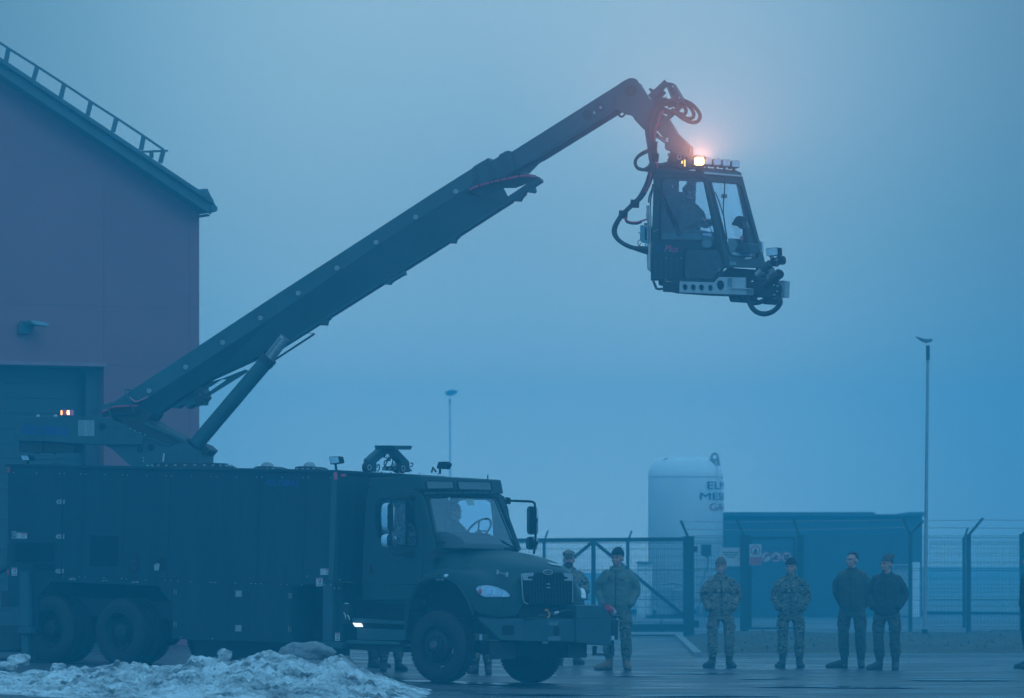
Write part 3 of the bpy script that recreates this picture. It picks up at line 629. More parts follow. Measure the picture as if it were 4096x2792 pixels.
# pump skid with pipework at the tank foot
sk = thing('pump_skid', 'grey pump and valve cabinet with pipes at the foot of the white tank', 'pump', Vector((at('Z', 1520, 1400, 149).x, 149, gz(5))))
def bz(px0, py0, px1, py1, Y, d): a = at('Z', px0, py1, Y); b_ = at('Z', px1, py0, Y); return (a.x, b_.x, Y, Y + d, a.z, b_.z)
mb = MB(); mb.box(WF, *bz(1490, 1330, 1532, 1396, 149, .6)); mb.box(WF, *bz(1530, 1338, 1560, 1392, 148.8, .5)); mb.build('cabinet', steel, sk, bevel=.02)
mb = MB(); mb.box(WF, *bz(1468, 1396, 1570, 1404, 148.6, .9)); mb.build('skid_base', dark, sk)
mb = MB(); mb.tube([at('Z', 1480, 1395, 148.5), at('Z', 1480, 1345, 148.5), at('Z', 1505, 1325, 148.5), at('Z', 1550, 1330, 148.5), at('Z', 1555, 1395, 148.5)], .03, 8, sm=5)
mb.tube([at('Z', 1590, 1395, 148.5), at('Z', 1590, 1330, 148.5), at('Z', 1606, 1280, 148.5), at('Z', 1604, 1245, 148.5)], .045, 8, sm=5)
mb.tube([at('Z', 1518, 1330, 148.4), at('Z', 1518, 1290, 148.4)], .02, 6); mb.build('pipes', steel, sk, smooth=True)
mb = MB(); mb.box(WF, *bz(1592, 1236, 1614, 1262, 148.3, .2)); mb.lathe(at('Z', 1604, 1256, 148.2), Vector((0, -1, 0)), [(0, 0), (.12, 0), (.12, .06), (0, .06)], 20); mb.build('valve_gauge', dark, sk)
# white low cabinet left of the tank
lc = thing('equipment_cabinet', 'low white cabinet standing left of the tank', 'cabinet', Vector((at('Z', 1464, 1400, 150).x, 150, gz(5))))
mb = MB(); mb.box(WF, *bz(1447, 1278, 1480, 1402, 150, .8)); mb.build('cabinet_body', m_tank, lc, bevel=.02)
mb = MB(); mb.box(WF, *bz(1445, 1274, 1482, 1278, 149.9, 1.0)); mb.build('cabinet_roof', steel, lc)

# ------------------------------------------------------------------ grey shed
SY = 172.0
sh = thing('shed', 'long low flat roofed grey shed behind the fence', 'building', Vector((at('Z', 1860, 1400, SY).x, SY, gz(5))))
m_shed = mat('shed_cladding', (.06, .07, .07), .6, var=.1, scale=.6)
a0 = at('Z', 1600, 1402, SY); a1 = at('Z', 2093, 1166, SY); zt_ = at('Z', 1800, 1171, SY).z; zbm = gz(8)
mb = MB(); mb.box(WF, a0.x, a1.x, SY, SY + 8, zbm - .3, zt_)
sw = mb.build('wall', m_shed, sh)
mb = MB(); x = a0.x + .3
while x < a1.x - .3: mb.box(WF, x, x + .18, SY - .035, SY - .001, zbm + .05, zt_ - .2); x += .36
mb.build('cladding_ribs', m_shed, sw)
mb = MB(); mb.box(WF, a0.x - .15, at('Z', 1985, 1, SY).x, SY - .2, SY + 8.2, zt_, zt_ + .13); mb.box(WF, at('Z', 1985, 1, SY).x, at('Z', 2062, 1, SY).x, SY - .2, SY + 8.2, zt_, zt_ + .06)
mb.box(WF, at('Z', 2062, 1, SY).x, a1.x + .15, SY - .2, SY + 8.2, zt_, zt_ + .13); mb.build('roof', m_trim, sh)
mb = MB(); mb.box(WF, *bz(2070, 1275, 2088, 1400, SY - .06, .05)); mb.build('door', m_tank, sh)
pd = thing('pale_crate', 'pale waist high crate between the shed and the fence post with two arms', 'crate', Vector((at('Z', 2052, 1400, 150).x, 150, gz(5))))
mb = MB(); mb.box(WF, *bz(2030, 1284, 2062, 1398, 150, 1.0)); mb.build('crate_body', mat('pale_crate', (.32, .36, .36), .6), pd, bevel=.02)
mb = MB(); mb.box(WF, *bz(2028, 1280, 2064, 1284, 149.9, 1.2)); mb.build('crate_lid', steel, pd)
#@@TRUCK
# ================================================================== DE-ICING TRUCK
T0 = TF.w(-3.6, 1.2, 0)
TK = thing('deicing_truck', 'dark olive three axle de-icing truck with a raised telescopic boom carrying an operator cabin', 'truck', T0)
def S(r, pts, y, th, mb=None, F=TF, holes=()):
    mb = mb or MB(); mb.slab(F.hs(r, pts, y=y), F.ey * th, holes=[F.hs(r, h, y=y) for h in holes]); return mb
def M_(seq, y, F=TF): return [F.h(r, a, b, y=y) for r, a, b in seq]

# --- equipment body
BF0, BX1, BX0, BW, BT = 0.0, -1.96, -8.55, 2.43, 3.0
mb = MB(); mb.slab(M_([('B', 50, 95), ('C', 838, 200), ('C', 838, 868), ('C', 745, 882), ('C', 565, 905), ('C', 565, 1255), ('C', 0, 1230), ('B', 1097, 1205), ('B', 1097, 985), ('B', 1010, 870), ('B', 325, 840), ('B', 240, 940), ('B', 240, 1150), ('B', 190, 1150), ('B', 190, 1005), ('B', 50, 1002)], 0), TF.ey * .045)
body = mb.build('equipment_body', boxpaint, TK, bevel=.006)
mb = MB(); mb.box(TF, BX0 + .002, BX1, .047, BW - .002, 1.34, BT - .02); mb.box(TF, BX0, BX1 + .001, BW, BW + .045, .5, BT)
mb.box(TF, -5.05, -2.7, .047, .75, .46, 1.338); mb.build('body_core', boxpaint, body, bevel=.01)
mb = MB(); mb.box(TF, BX0 - .03, BX1 + .03, -.03, BW + .07, BT - .045, BT + .008); mb.build('roof_rail', boxpaint, body, bevel=.012)
mb = MB(); mb.box(TF, -2.05, BX1 + .008, -.012, .04, 1.15, BT - .04); mb.build('corner_post', boompaint, body)
# panel joints
def tz(r, a, b): return TF.loc(TF.h(r, a, b, y=0))
mb = MB()
for r, a, z0, z1 in (('B', 397, 1.36, 2.96), ('B', 532, 1.36, 2.96), ('B', 797, 1.36, 2.96), ('B', 1082, 1.36, 2.96), ('C', 360, 1.36, 2.96), ('C', 640, 1.36, 2.96), ('C', 195, .5, 1.3), ('B', 1120, .5, 1.3), ('C', 553, .5, 1.3)):
    x = tz(r, a, 400).x; mb.box(TF, x - .006, x + .006, -.003, -.0005, z0, z1)
mb.box(TF, BX0 + .02, -2.0, -.003, -.0006, 1.325, 1.337)
mb.build('panel_joints', seam, body)
# rows of bolts
def bolts(seq, y, r=.011, name='bolt_row', par=None, F=TF, m=steel):
    mb = MB()
    for q in seq: p = F.h(*q, y=y); mb.lathe(p, -F.ey, [(r, 0), (r * .8, .008), (0, .012)], 7)
    return mb.build(name, m, par or body)
bolts([('B', x, 143 + x * .0205) for x in (88, 234, 381, 412, 517, 551, 673, 784, 815, 938, 1063, 1097, 1222, 1348, 1383)] + [('C', x, 239 + (x - 69) * .008) for x in (223, 346, 378, 502, 627, 660, 795)], 0)
bolts([('B', x, 805 + (x - 406) * .043) for x in (406, 510, 545, 665, 777, 808, 932, 1058, 1091, 1216, 1343, 1378, 1138, 1357)] + [('C', x, 880 + (x - 62) * .03) for x in (95, 216, 338, 372, 495, 619, 313, 529)] + [('C', 653, 843), ('C', 789, 847), ('C', 850, 865), ('C', 78, 1223), ('C', 310, 1233), ('C', 507, 1240), ('B', 1158, 1196), ('B', 1357, 1205)], 0)
# rear door with hinges, latch and grille
mb = S('B', [(73, 283), (394, 290), (394, 782), (205, 775), (205, 722), (73, 716)], -.012, .011)
rd = mb.build('rear_door', boxpaint, body, bevel=.004)
for x, y in ((383, 331), (381, 553), (377, 774)):
    mb = S('B', [(x - 26, y), (x - 18, y - 13), (x + 28, y - 15), (x + 28, y + 16), (x - 18, y + 13)], -.03, .017); mb.build('hinge', steel, rd, bevel=.003)
    mb = MB(); p = TF.h('B', x + 14, y, y=-.035); mb.tube([p - TF.ez * .05, p + TF.ez * .05], .012, 8); mb.tube([p - TF.ex * .06, p - TF.ex * .06 - TF.ey * .006], .012, 8); mb.build('hinge_pin', dark, rd)
def latch(r, x, y, w, h, par):
    mb = S(r, [(x - w, y - h), (x + w, y - h), (x + w, y + h), (x - w, y + h)], -.025, .012, holes=[[(x - w * .7, y - h * .7), (x + w * .7, y - h * .7), (x + w * .7, y + h * .7), (x - w * .7, y + h * .7)]]); o = mb.build('latch', steel, par, bevel=.002)
    mb = S(r, [(x - w * .7, y - h * .7), (x + w * .7, y - h * .7), (x + w * .7, y + h * .7), (x - w * .7, y + h * .7)], -.012, .006); S(r, [(x - w * .3, y - h * .4), (x + w * .4, y - h * .3), (x + w * .3, y + h * .4), (x - w * .2, y + h * .2)], -.02, .007, mb); mb.build('latch_paddle', alu, par)
latch('B', 89, 543, 13, 24, rd)
lower = MB(); S('C', [(200, 905), (548, 920), (548, 1245), (200, 1235)], -.010, .009, lower); ld = lower.build('locker_door', boxpaint, body, bevel=.004)
latch('C', 233, 950, 19, 19, ld); latch('C', 232, 1160, 19, 19, ld)
for r, x, y in (('B', 1119, 908), ('B', 1119, 1115), ('C', 547, 963), ('C', 545, 1164)):
    mb = S(r, [(x - 8, y - 17), (x + 8, y - 17), (x + 8, y + 17), (x - 8, y + 17)], -.02, .009); mb.build('hinge', steel, ld, bevel=.002)
    mb = MB(); p = TF.h(r, x, y, y=-.026); mb.tube([p - TF.ez * .04, p + TF.ez * .04], .009, 8); mb.build('hinge_pin', dark, ld)
# louvre grilles, brick pattern of slots
def grille(r, x0, y0, x1, y1, name, par, cols, rows, y=-.014, skip=None):
    mb = MB(); S(r, [(x0, y0), (x1, y0), (x1, y1), (x0, y1)], y, .003, mb); o = mb.build(name, seam, par)
    mb = MB(); a = TF.loc(TF.h(r, x0, y0, y=y)); b = TF.loc(TF.h(r, x1, y1, y=y)); dx = (b.x - a.x) / cols; dz = (b.z - a.z) / rows
    for j in range(rows):
        for i in range(cols):
            xx = a.x + (i + (.5 if j % 2 else 0)) * dx; 
            if xx + dx * .8 > b.x: continue
            z = a.z + j * dz; mb.add([TF.w(xx, y - .002, z), TF.w(xx + dx * .8, y - .002, z), TF.w(xx + dx * .8, y - .016, z + dz * .6), TF.w(xx, y - .016, z + dz * .6)], [(0, 1, 2, 3)])
    mb.build('louvre', boxpaint, par); return o
grille('B', 97, 588, 352, 716, 'vent_grille', rd, 17, 18); grille('B', 210, 724, 352, 770, 'vent_grille', rd, 10, 6)
grille('B', 572, 545, 752, 742, 'vent_grille', body, 12, 26, y=-.004)
mb = S('B', [(818, 665), (828, 657), (878, 657), (888, 665), (888, 782), (878, 791), (828, 791), (818, 782)], -.006, .005); mb.build('control_recess', seam, body)
mb = S('B', [(833, 700), (872, 700), (872, 720), (833, 720)], -.014, .007); S('B', [(838, 735), (868, 735), (868, 770), (838, 770)], -.012, .005, mb); mb.build('control_panel', dark, body)
mb = S('B', [(975, 684), (1057, 684), (1057, 773), (975, 773)], -.006, .005); mb.build('filler_recess', seam, body)
mb = S('B', [(982, 735), (1000, 722), (1020, 728), (1012, 770), (984, 770)], -.016, .009); mb.build('filler_flap', steel, body, bevel=.004)
# stickers
def sticker(r, x0, y0, x1, y1, par, red=.3, y=-.016, F=TF, lines=4, m=decal, th=.002):
    o = S(r, [(x0, y0), (x1, y0), (x1, y1), (x0, y1)], y, th, F=F).build('warning_label', m, par)
    w, h = x1 - x0, y1 - y0
    if red: S(r, [(x0 + w * .04, y0 + h * .04), (x1 - w * .04, y0 + h * .04), (x1 - w * .04, y0 + h * red), (x0 + w * .04, y0 + h * red)], y - .0015, .001, F=F).build('label_band', redprint, par)
    mb = MB()
    for k in range(lines):
        a = y0 + h * (red + .12 + (.85 - red) * k / lines); S(r, [(x0 + w * .1, a), (x0 + w * (.9 - .13 * (k % 3)), a), (x0 + w * (.9 - .13 * (k % 3)), a + h * .07), (x0 + w * .1, a + h * .07)], y - .0015, .001, mb, F=F)
    if lines: mb.build('label_print', mat_ink, par)
    return o
mat_ink = mat('grey_print', (.12, .13, .14), .6)
sticker('B', 106, 528, 130, 565, body, 0, lines=3); sticker('B', 131, 529, 172, 566, body, .22)
sticker('C', 732, 797, 759, 835, body, 0, y=-.004, lines=3); sticker('C', 760, 797, 806, 835, body, .24, y=-.004)
def pinch(r, x0, y0, x1, y1, y):
    sticker(r, x0, y0, x1, y1, body, .17, y=y, lines=0); w, h = x1 - x0, y1 - y0; mb = MB()
    S(r, [(x0 + w * .2, y0 + h * .25), (x0 + w * .35, y0 + h * .25), (x0 + w * .62, y0 + h * .58), (x0 + w * .5, y0 + h * .62)], y - .002, .001, mb)
    S(r, [(x0 + w * .62, y0 + h * .22), (x0 + w * .8, y0 + h * .22), (x0 + w * .74, y0 + h * .58), (x0 + w * .62, y0 + h * .58)], y - .002, .001, mb)
    for k in (.7, .78, .86): S(r, [(x0 + w * .15, y0 + h * k), (x0 + w * .85, y0 + h * k), (x0 + w * .85, y0 + h * (k + .035)), (x0 + w * .15, y0 + h * (k + .035))], y - .002, .001, mb)
    mb.build('label_print', ink, body)
pinch('B', 74, 752, 108, 802, -.006); pinch('C', 707, 854, 745, 904, -.006); pinch('C', 821, 1187, 850, 1236, -.06)
def lens_(r, pts, y, name, m, par=None, x=None):
    mb = MB(); mb.slab(TF.hs(r, pts, **(dict(x=x) if x is not None else dict(y=y))), (TF.ex if x is not None else -TF.ey) * .022); return mb.build(name, m, par or body, bevel=.008)
lens_('B', [(52, 103), (67, 103), (67, 146), (52, 146)], -.002, 'marker_light', redlens); lens_('B', [(50, 766), (62, 766), (62, 800), (50, 800)], -.002, 'marker_light', redlens)
lens_('M', [(925, 352), (957, 352), (957, 436), (925, 436)], -.014, 'marker_light', mat('pink_red_lens', (.62, .10, .12), .3)); lens_('M', [(987, 364), (1042, 364), (1042, 400), (987, 400)], 0, 'marker_light', MT['pink_red_lens'], x=BX1 + .002)
# stencilled pressures and the maker's name
def side_text(txt, r, x0, y1, x1, y0, m, y=-.004, F=TF, shear=.3, off=.0, par=None, name='lettering', yy=None):
    p = F.h(r, x0, y1, y=y); q = F.h(r, x1, yy if yy is not None else y1, y=y); t_ = F.h(r, x0, y0, y=y)
    return put_text(txt, p, q - p, F.ez, (t_ - p).dot(F.ez), m, name, par or body, width=(q - p).length, shear=shear, off=off, depth=.0005)
side_text('GLOBAL', 'C', 402, 294, 607, 255, bluetext, off=.035, yy=298)
for a in ((440, 831, 482, 821), (843, 849, 886, 839)): side_text('130 PSI', 'B', a[0], a[1], a[2], a[3], decal, shear=0, off=.01)
side_text('TIRE', 'B', 448, 819, 474, 814, decal, shear=0); side_text('130 PSI', 'B', 650, 837, 686, 832, decal, shear=0)
# wheel arch lining and dark chassis
mb = MB(); mb.box(TF, -8.4, 1.0, .45, .60, .72, 1.0); mb.box(TF, -8.4, 1.0, 1.8, 1.95, .72, 1.0); mb.build('chassis_rails', dark, TK, bevel=.01)
mb = MB(); mb.box(TF, -8.3, -5.07, 1.0, 1.4, .55, 1.33); mb.box(TF, -5.1, -3.05, .55, 1.75, .16, .47); mb.box(TF, -5.1, -2.25, .56, 1.74, .471, 1.33); mb.build('underbody_tank', dark, TK, bevel=.02)
mb = MB(); mb.slab(M_([('B', 190, 805), ('B', 1110, 850), ('B', 1110, 1150), ('B', 190, 1100)], 1.0), TF.ey * .01); mb.build('arch_lining', seam, TK)
for x in (-7.65, -6.2, 0): mb = MB(); mb.tube([TF.w(x, .35, .525), TF.w(x, 2.05, .525)], .09, 12); mb.ball(TF.w(x, 1.2, .5), .2 if x else .01, TF); mb.build('axle', dark, TK, smooth=True)
# wheels
def wheel(x, yo, r, w, kind, side=1):
    """side=1: outer face towards the camera side"""
    c = TF.w(x, yo, r); ax = -TF.ey * side; rr = r
    wr = MB(); n = 56
    prof = [(rr * .56, -w + .01), (rr * .62, -w), (rr * .86, -w + .012), (rr * .955, -w + .045), (rr * .985, -w * .5), (rr * .955, -.045), (rr * .86, -.006), (rr * .72, .0), (rr * .62, -.006), (rr * .56, -.02)]
    wr.lathe(c, ax, prof, n); ty = wr.build('wheel', rubber, TK, smooth=True)
    # tread blocks
    tb = MB(); a = ax.cross(Vector((.3, .2, 1))).normalized(); b = ax.cross(a).normalized(); K = 54
    for k in range(K):
        for j, (h0, h1) in enumerate(((-w + .035, -w * .66), (-w * .62, -w * .36), (-w * .32, -.04))):
            t0 = (k + (.5 if j == 1 else 0)) * 2 * math.pi / K; t1 = t0 + 2 * math.pi / K * .66; q = []
            for rr2 in (rr * .965, rr * (1.0 if j == 1 else .988)):
                for t_ in (t0, t1):
                    for h in (h0, h1): q.append(c + ax * h + (a * math.cos(t_) + b * math.sin(t_)) * rr2)
            tb.add(q, [(0, 1, 3, 2), (4, 6, 7, 5), (0, 4, 5, 1), (2, 3, 7, 6), (0, 2, 6, 4), (1, 5, 7, 3)])
    tb.build('tread', rubber, ty)
    rm = MB()
    if kind == 'front': pr = [(rr * .575, -.018), (rr * .56, .004), (rr * .54, -.01), (rr * .52, -.05), (rr * .44, -.055), (rr * .40, -.01), (rr * .33, .008), (rr * .22, .010), (rr * .21, .03), (rr * .13, .035), (.0, .035)]
    else: pr = [(rr * .575, -.012), (rr * .56, .002), (rr * .54, -.01), (rr * .51, -.09), (rr * .46, -.15), (rr * .30, -.17), (rr * .24, -.15), (rr * .22, -.04), (rr * .18, -.03), (0, -.03)]
    rm.lathe(c, ax, pr, 40); rim = rm.build('rim', mat_rim, ty, smooth=True)
    if kind == 'front':
        h = MB(); h.lathe(c, ax, [(rr * .13, .035), (rr * .125, .075), (rr * .09, .09), (0, .09)], 16)
        h.build('hub_cap', mat_hub, ty, smooth=True)
        h = MB()
        for k in range(10): t_ = k * .628; q = c + (a * math.cos(t_) + b * math.sin(t_)) * rr * .27; h.tube([q, q + ax * .035], .016, 6)
        h.build('wheel_nuts', dark, ty)
        h = MB(); h.lathe(c + ax * .091, ax, [(0, 0), (.014, 0), (.012, .006), (0, .008)], 8); h.build('hub_plug', redprint, ty)
        for t_ in (1.95, 2.9): 
            h = MB(); q = c + (a * math.cos(t_) + b * math.sin(t_)) * rr * .6; h.bar(q, q + (a * -math.sin(t_) + b * math.cos(t_)) * .07 + ax * .01, .012, .012); h.build('balance_weight', alu, ty)
    else:
        h = MB()
        for k in range(8): t_ = k * .785; q = c - ax * .165 + (a * math.cos(t_) + b * math.sin(t_)) * rr * .38; h.lathe(q, ax, [(0, .012), (rr * .065, .012)], 12)
        h.build('rim_holes', seam, ty)
mat_rim = mat('rim_paint', (.018, .024, .022), .55, spec=.2, var=.2, scale=6); mat_hub = mat('hub_cap', (.07, .09, .09), .4, metal=.4)
wheel(0, 0.0, .525, .30, 'front'); wheel(0, 2.36, .525, .30, 'front', -1)
wheel(-7.62, .03, .515, .27, 'rear'); wheel(-6.17, .03, .515, .27, 'rear'); wheel(-7.62, .36, .515, .27, 'rear'); wheel(-6.17, .36, .515, .27, 'rear')
wheel(-7.62, 2.36, .515, .27, 'rear', -1); wheel(-6.17, 2.36, .515, .27, 'rear', -1)
# outriggers
mb = MB(); S('B', [(125, 778), (180, 778), (187, 1128), (121, 1128)], -.07, .16, mb); o1 = mb.build('outrigger', boompaint, TK, bevel=.006)
S('B', [(118, 1129), (196, 1129), (196, 1172), (118, 1172)], -.09, .22).build('outrigger_collar', boompaint, o1, bevel=.006)
S('B', [(133, 1173), (178, 1173), (178, 1325), (133, 1325)], -.05, .14).build('outrigger_foot', boompaint, o1, bevel=.006)
S('B', [(196, 1140), (231, 1135), (231, 1340), (196, 1345)], .02, .1).build('mud_flap', dark, TK)
mb = MB(); S('C', [(746, 884), (804, 890), (804, 1236), (746, 1236)], -.07, .16, mb); o2 = mb.build('outrigger', boompaint, TK, bevel=.006)
S('C', [(740, 1237), (862, 1245), (862, 1283), (740, 1275)], -.09, .25).build('outrigger_foot', boompaint, o2, bevel=.006)
S('C', [(745, 868), (930, 874), (930, 884), (745, 880)], -.06, .2).build('outrigger_arm', dark, o2)
mb = MB(); mb.slab(M_([('C', 806, 880), ('C', 868, 880), ('C', 868, 1240), ('C', 806, 1240)], .0), TF.ey * .5); mb.build('front_locker', boxpaint, TK, bevel=.01)
mb = MB(); mb.slab(M_([('C', 566, 906), ('C', 744, 890), ('C', 744, 1255), ('C', 566, 1255)], .45), TF.ey * .05); mb.build('recess_panel', seam, TK)
bolts([('C', 757, 893), ('C', 797, 893), ('C', 757, 1265), ('C', 775, 1265), ('C', 819, 915), ('C', 845, 917)], -.075, .012, par=o2)
# rear platform
mb = MB(); mb.slab(M_([('U', -60, 560), ('U', 60, 520), ('U', 62, 545), ('U', -60, 600)], .3), TF.ey * .12); mb.build('tow_arm', dark, TK)
mb = MB(); mb.slab(M_([('U', -120, 1005), ('U', 158, 1000), ('U', 158, 1200), ('U', -120, 1215)], .35), TF.ey * 1.6); mb.build('rear_bumper', dark, TK, bevel=.01)
mb = MB(); mb.slab(M_([('U', 8, 725), ('U', 64, 725), ('U', 64, 852), ('U', 8, 852)], .12), TF.ey * .3); mb.build('rear_bracket', dark, TK, bevel=.01)

# --- cab
CY, CYF = .22, 2.16
cabm = paint
side = [(105, 962), (112, 700), (130, 330), (150, 240), (190, 234), (440, 250), (485, 283), (505, 330), (578, 645), (566, 690), (563, 790), (490, 850), (430, 925), (395, 962)]
hole = [(196, 420), (201, 345), (222, 318), (245, 311), (408, 309), (430, 330), (455, 480), (460, 585), (445, 615), (410, 617), (250, 590), (208, 560)]
cab = S('D', side, CY, .05, holes=[hole]).build('cab', cabm, TK, bevel=.012)
# door skin, slightly proud, with its own window hole
dsk = [(118, 955), (122, 700), (138, 335), (156, 262), (180, 250), (430, 262), (462, 300), (488, 470), (497, 640), (495, 800), (455, 870), (420, 925), (400, 955)]
door = S('D', dsk, CY - .018, .016, holes=[[(x + (x - 325) * .04, y + (y - 465) * .03) for x, y in hole]]).build('door', cabm, cab, bevel=.008)
cabw = [(x + (x - 325) * .04, y + (y - 465) * .03) for x, y in hole]
S('D', cabw, CY - .026, .02, holes=[[(x - (x - 325) * .03, y - (y - 465) * .03) for x, y in hole]]).build('window_seal', seam, door, bevel=.004)
S('D', hole, CY + .02, .006).build('window', glass, door)
S('D', [(386, 312), (398, 312), (394, 615), (382, 615)], CY - .004, .03).build('window_divider', seam, door)
S('D', [(135, 720), (160, 715), (180, 730), (182, 800), (160, 808), (138, 800)], CY - .021, .004).build('door_handle_recess', dark, door)
S('D', [(145, 735), (160, 732), (164, 790), (150, 792)], CY - .045, .02).build('door_handle', dark, door, bevel=.005)
mb = MB(); P_ = [TF.h('D', a, b, y=CY - .022) for a, b in ((128, 800), (145, 830), (200, 845), (300, 852), (400, 855), (488, 850))]; mb.tube(P_, .012, 8, sm=4); mb.build('door_crease', cabm, door, smooth=True)
# back wall, floor, far side
mb = MB(); mb.box(TF, -1.60, -1.56, CY + .052, CYF - .052, 1.12, 2.76); mb.box(TF, -1.55, -.45, CY + .052, CYF - .052, 1.10, 1.16)
mb.slab([TF.w(x, CY + .052, z) for x, z in ((-1.60, 2.762), (-.62, 2.775), (-.60, 2.74), (-1.60, 2.72))], TF.ey * (CYF - CY - .104)); mb.build('cab_shell', cabm, cab)
far = [(x, z) for x, z in ((-1.6, 1.12), (-1.58, 2.6), (-1.5, 2.77), (-.66, 2.77), (-.56, 2.68), (-.24, 1.93), (-.38, 1.85), (-.4, 1.5), (-.55, 1.12))]
fh = [TF.h('D', a, b, y=CYF - .05) for a, b in ((705, 345), (720, 326), (745, 319), (895, 319), (925, 335), (938, 440), (945, 570), (735, 572), (712, 480))]
mb = MB(); mb.slab([TF.w(x, CYF - .05, z) for x, z in far], TF.ey * .05, holes=[fh]); mb.build('far_door', cabm, cab, bevel=.01)
mb = MB(); mb.slab(fh, TF.ey * .006); mb.build('far_window', glass, cab)
# windscreen frame on its raked plane
wp = TF.w(-.235, 0, 1.9); wn = (TF.ex * .93 + TF.ez * .37).normalized()
def Wd(pts, d=0.0, r='D'): return [plane_hit(r, a, b, wp + wn * d, wn) for a, b in pts]
wo = [(484, 280), (700, 276), (962, 284), (985, 305), (1110, 640), (1100, 650), (860, 632), (590, 662), (572, 640), (504, 330)]
wi = [(530, 325), (540, 307), (700, 300), (945, 306), (965, 318), (1090, 618), (1085, 630), (860, 618), (610, 634), (592, 618)]
mb = MB(); mb.slab(Wd(wo, -.05), wn * .05, holes=[Wd(wi, -.05)]); wf = mb.build('windscreen_frame', cabm, cab, bevel=.012)
mb = MB(); mb.slab(Wd(wi, -.02), wn * .005); mb.build('windscreen', screen_glass, cab)
mb = MB(); k_ = [(x + (x - 800) * .03, y + (y - 470) * .03) for x, y in wi]; mb.slab(Wd(k_, 0.001), wn * .006, holes=[Wd(wi, .001)]); mb.build('windscreen_seal', seam, cab)
mb = MB(); mb.slab(Wd([(770, 312), (815, 312), (830, 353), (785, 353)], -.012), wn * .002); mb.build('vignette_sticker', mat('pale_green_sticker', (.35, .5, .45), .6), cab)
for a in ([(585, 590), (740, 583), (865, 628)], [(735, 578), (790, 590)], [(880, 588), (990, 580), (1098, 634)], [(985, 576), (1020, 592)]):
    mb = MB(); mb.tube(Wd(a, .035), .013 if len(a) > 2 else .016, 6); mb.build('wiper', seam, cab)
# cowl and scuttle
mb = MB(); mb.slab(Wd([(565, 640), (590, 636), (1105, 636), (1112, 648), (860, 655), (580, 690)], -.03), wn * -.12); mb.build('cowl', dark, cab)
# roof cap / air fairing with two recessed panels
mb = MB()
c_ = [TF.w(x, CY + .03, z) for x, z in ((-1.58, 2.785), (-1.55, 2.90), (-.66, 2.965), (-.60, 2.955), (-.545, 2.76))]
mb.slab(c_, TF.ey * (CYF - CY - .06)); rc = mb.build('roof_fairing', cabm, cab, bevel=.02, seg=3)
fpn = (TF.ex * .95 + TF.ez * .27).normalized(); fpp = TF.w(-.573, 0, 2.86)
def Fp(pts, d): return [plane_hit('D', a, b, fpp + fpn * d, fpn) for a, b in pts]
for q in ([(512, 200), (520, 196), (690, 200), (694, 208), (695, 250), (520, 252)], [(712, 206), (720, 199), (925, 203), (932, 212), (940, 262), (722, 256)]):
    mb = MB(); qi = [(x + (605 if x < 700 else 826 - x if False else 0) * 0, y) for x, y in q]; cx_ = sum(x for x, _ in q) / 6; cy_ = sum(y for _, y in q) / 6
    inn = [(cx_ + (x - cx_) * .95, cy_ + (y - cy_) * .84) for x, y in q]; mb.slab(Fp(q, .004), fpn * .014, holes=[Fp(inn, .004)]); mb.build('fairing_frame', seam, rc)
    mb = MB(); mb.slab(Fp(inn, .006), fpn * .003); mb.build('fairing_panel', mat('fairing_panel', (.10, .14, .15), .4), rc)
mb = MB(); mb.slab(Fp([(490, 272), (948, 268), (960, 284), (498, 284)], .0), fpn * .03)
for x in range(585, 930, 42): mb.slab(Fp([(x, 268), (x + 9, 268), (x + 12, 277), (x + 3, 277)], .03), fpn * .015)
mb.build('visor_strip', cabm, rc)
mb = MB(); p = TF.w(-.75, 2.0, 2.96); mb.tube([p, p + TF.ez * .07], .01, 6); mb.build('aerial', seam, rc)
mb = MB(); P_ = [TF.h('D', a, b, y=2.2) for a, b in ((945, 272), (985, 275), (1020, 300), (1045, 380), (1060, 480), (1050, 480), (1020, 400), (990, 330), (960, 300))]; mb.slab(P_, -TF.ey * .1); mb.build('far_pillar_guard', seam, cab, bevel=.01)
# interior
mb = MB(); P_ = [TF.h('D', a, b, y=1.3) for a, b in ((640, 640), (700, 590), (790, 548), (880, 530), (960, 535), (1030, 570), (1060, 605), (1060, 640))]; mb.slab([p - TF.ex * .12 for p in P_], -TF.ey * .9)
mb.box(TF, -.75, -.40, CY + .06, CYF - .06, 1.4, 1.92); mb.build('dashboard', mat('dash_grey', (.10, .12, .13), .7), cab, bevel=.02)
sc = TF.h('D', 850, 515, y=1.62) ; mb = MB(); nx_ = (TF.ex * -.75 + TF.ez * .62).normalized(); ua = TF.ey; ub = nx_.cross(ua)
P_ = [sc + (ua * math.cos(a) + ub * math.sin(a)) * .23 for a in lin(0, 2 * math.pi, 36)]; mb.tube(P_, .016, 8)
for a in (0, 2.2, 4.1): mb.tube([sc, sc + (ua * math.cos(a) + ub * math.sin(a)) * .22], .012, 6)
mb.tube([sc, sc - nx_ * .35], .025, 8); mb.build('steering_wheel', dark, cab, smooth=True)
for y in (.65, 1.62):
    mb = MB(); mb.box(TF, -1.5, -1.0, y - .25, y + .25, 1.5, 1.7); mb.slab([TF.w(x, y - .24, z) for x, z in ((-1.5, 1.7), (-1.38, 1.7), (-1.46, 2.42), (-1.54, 2.42))], TF.ey * .48); mb.build('seat', dark, cab, bevel=.05, seg=3)
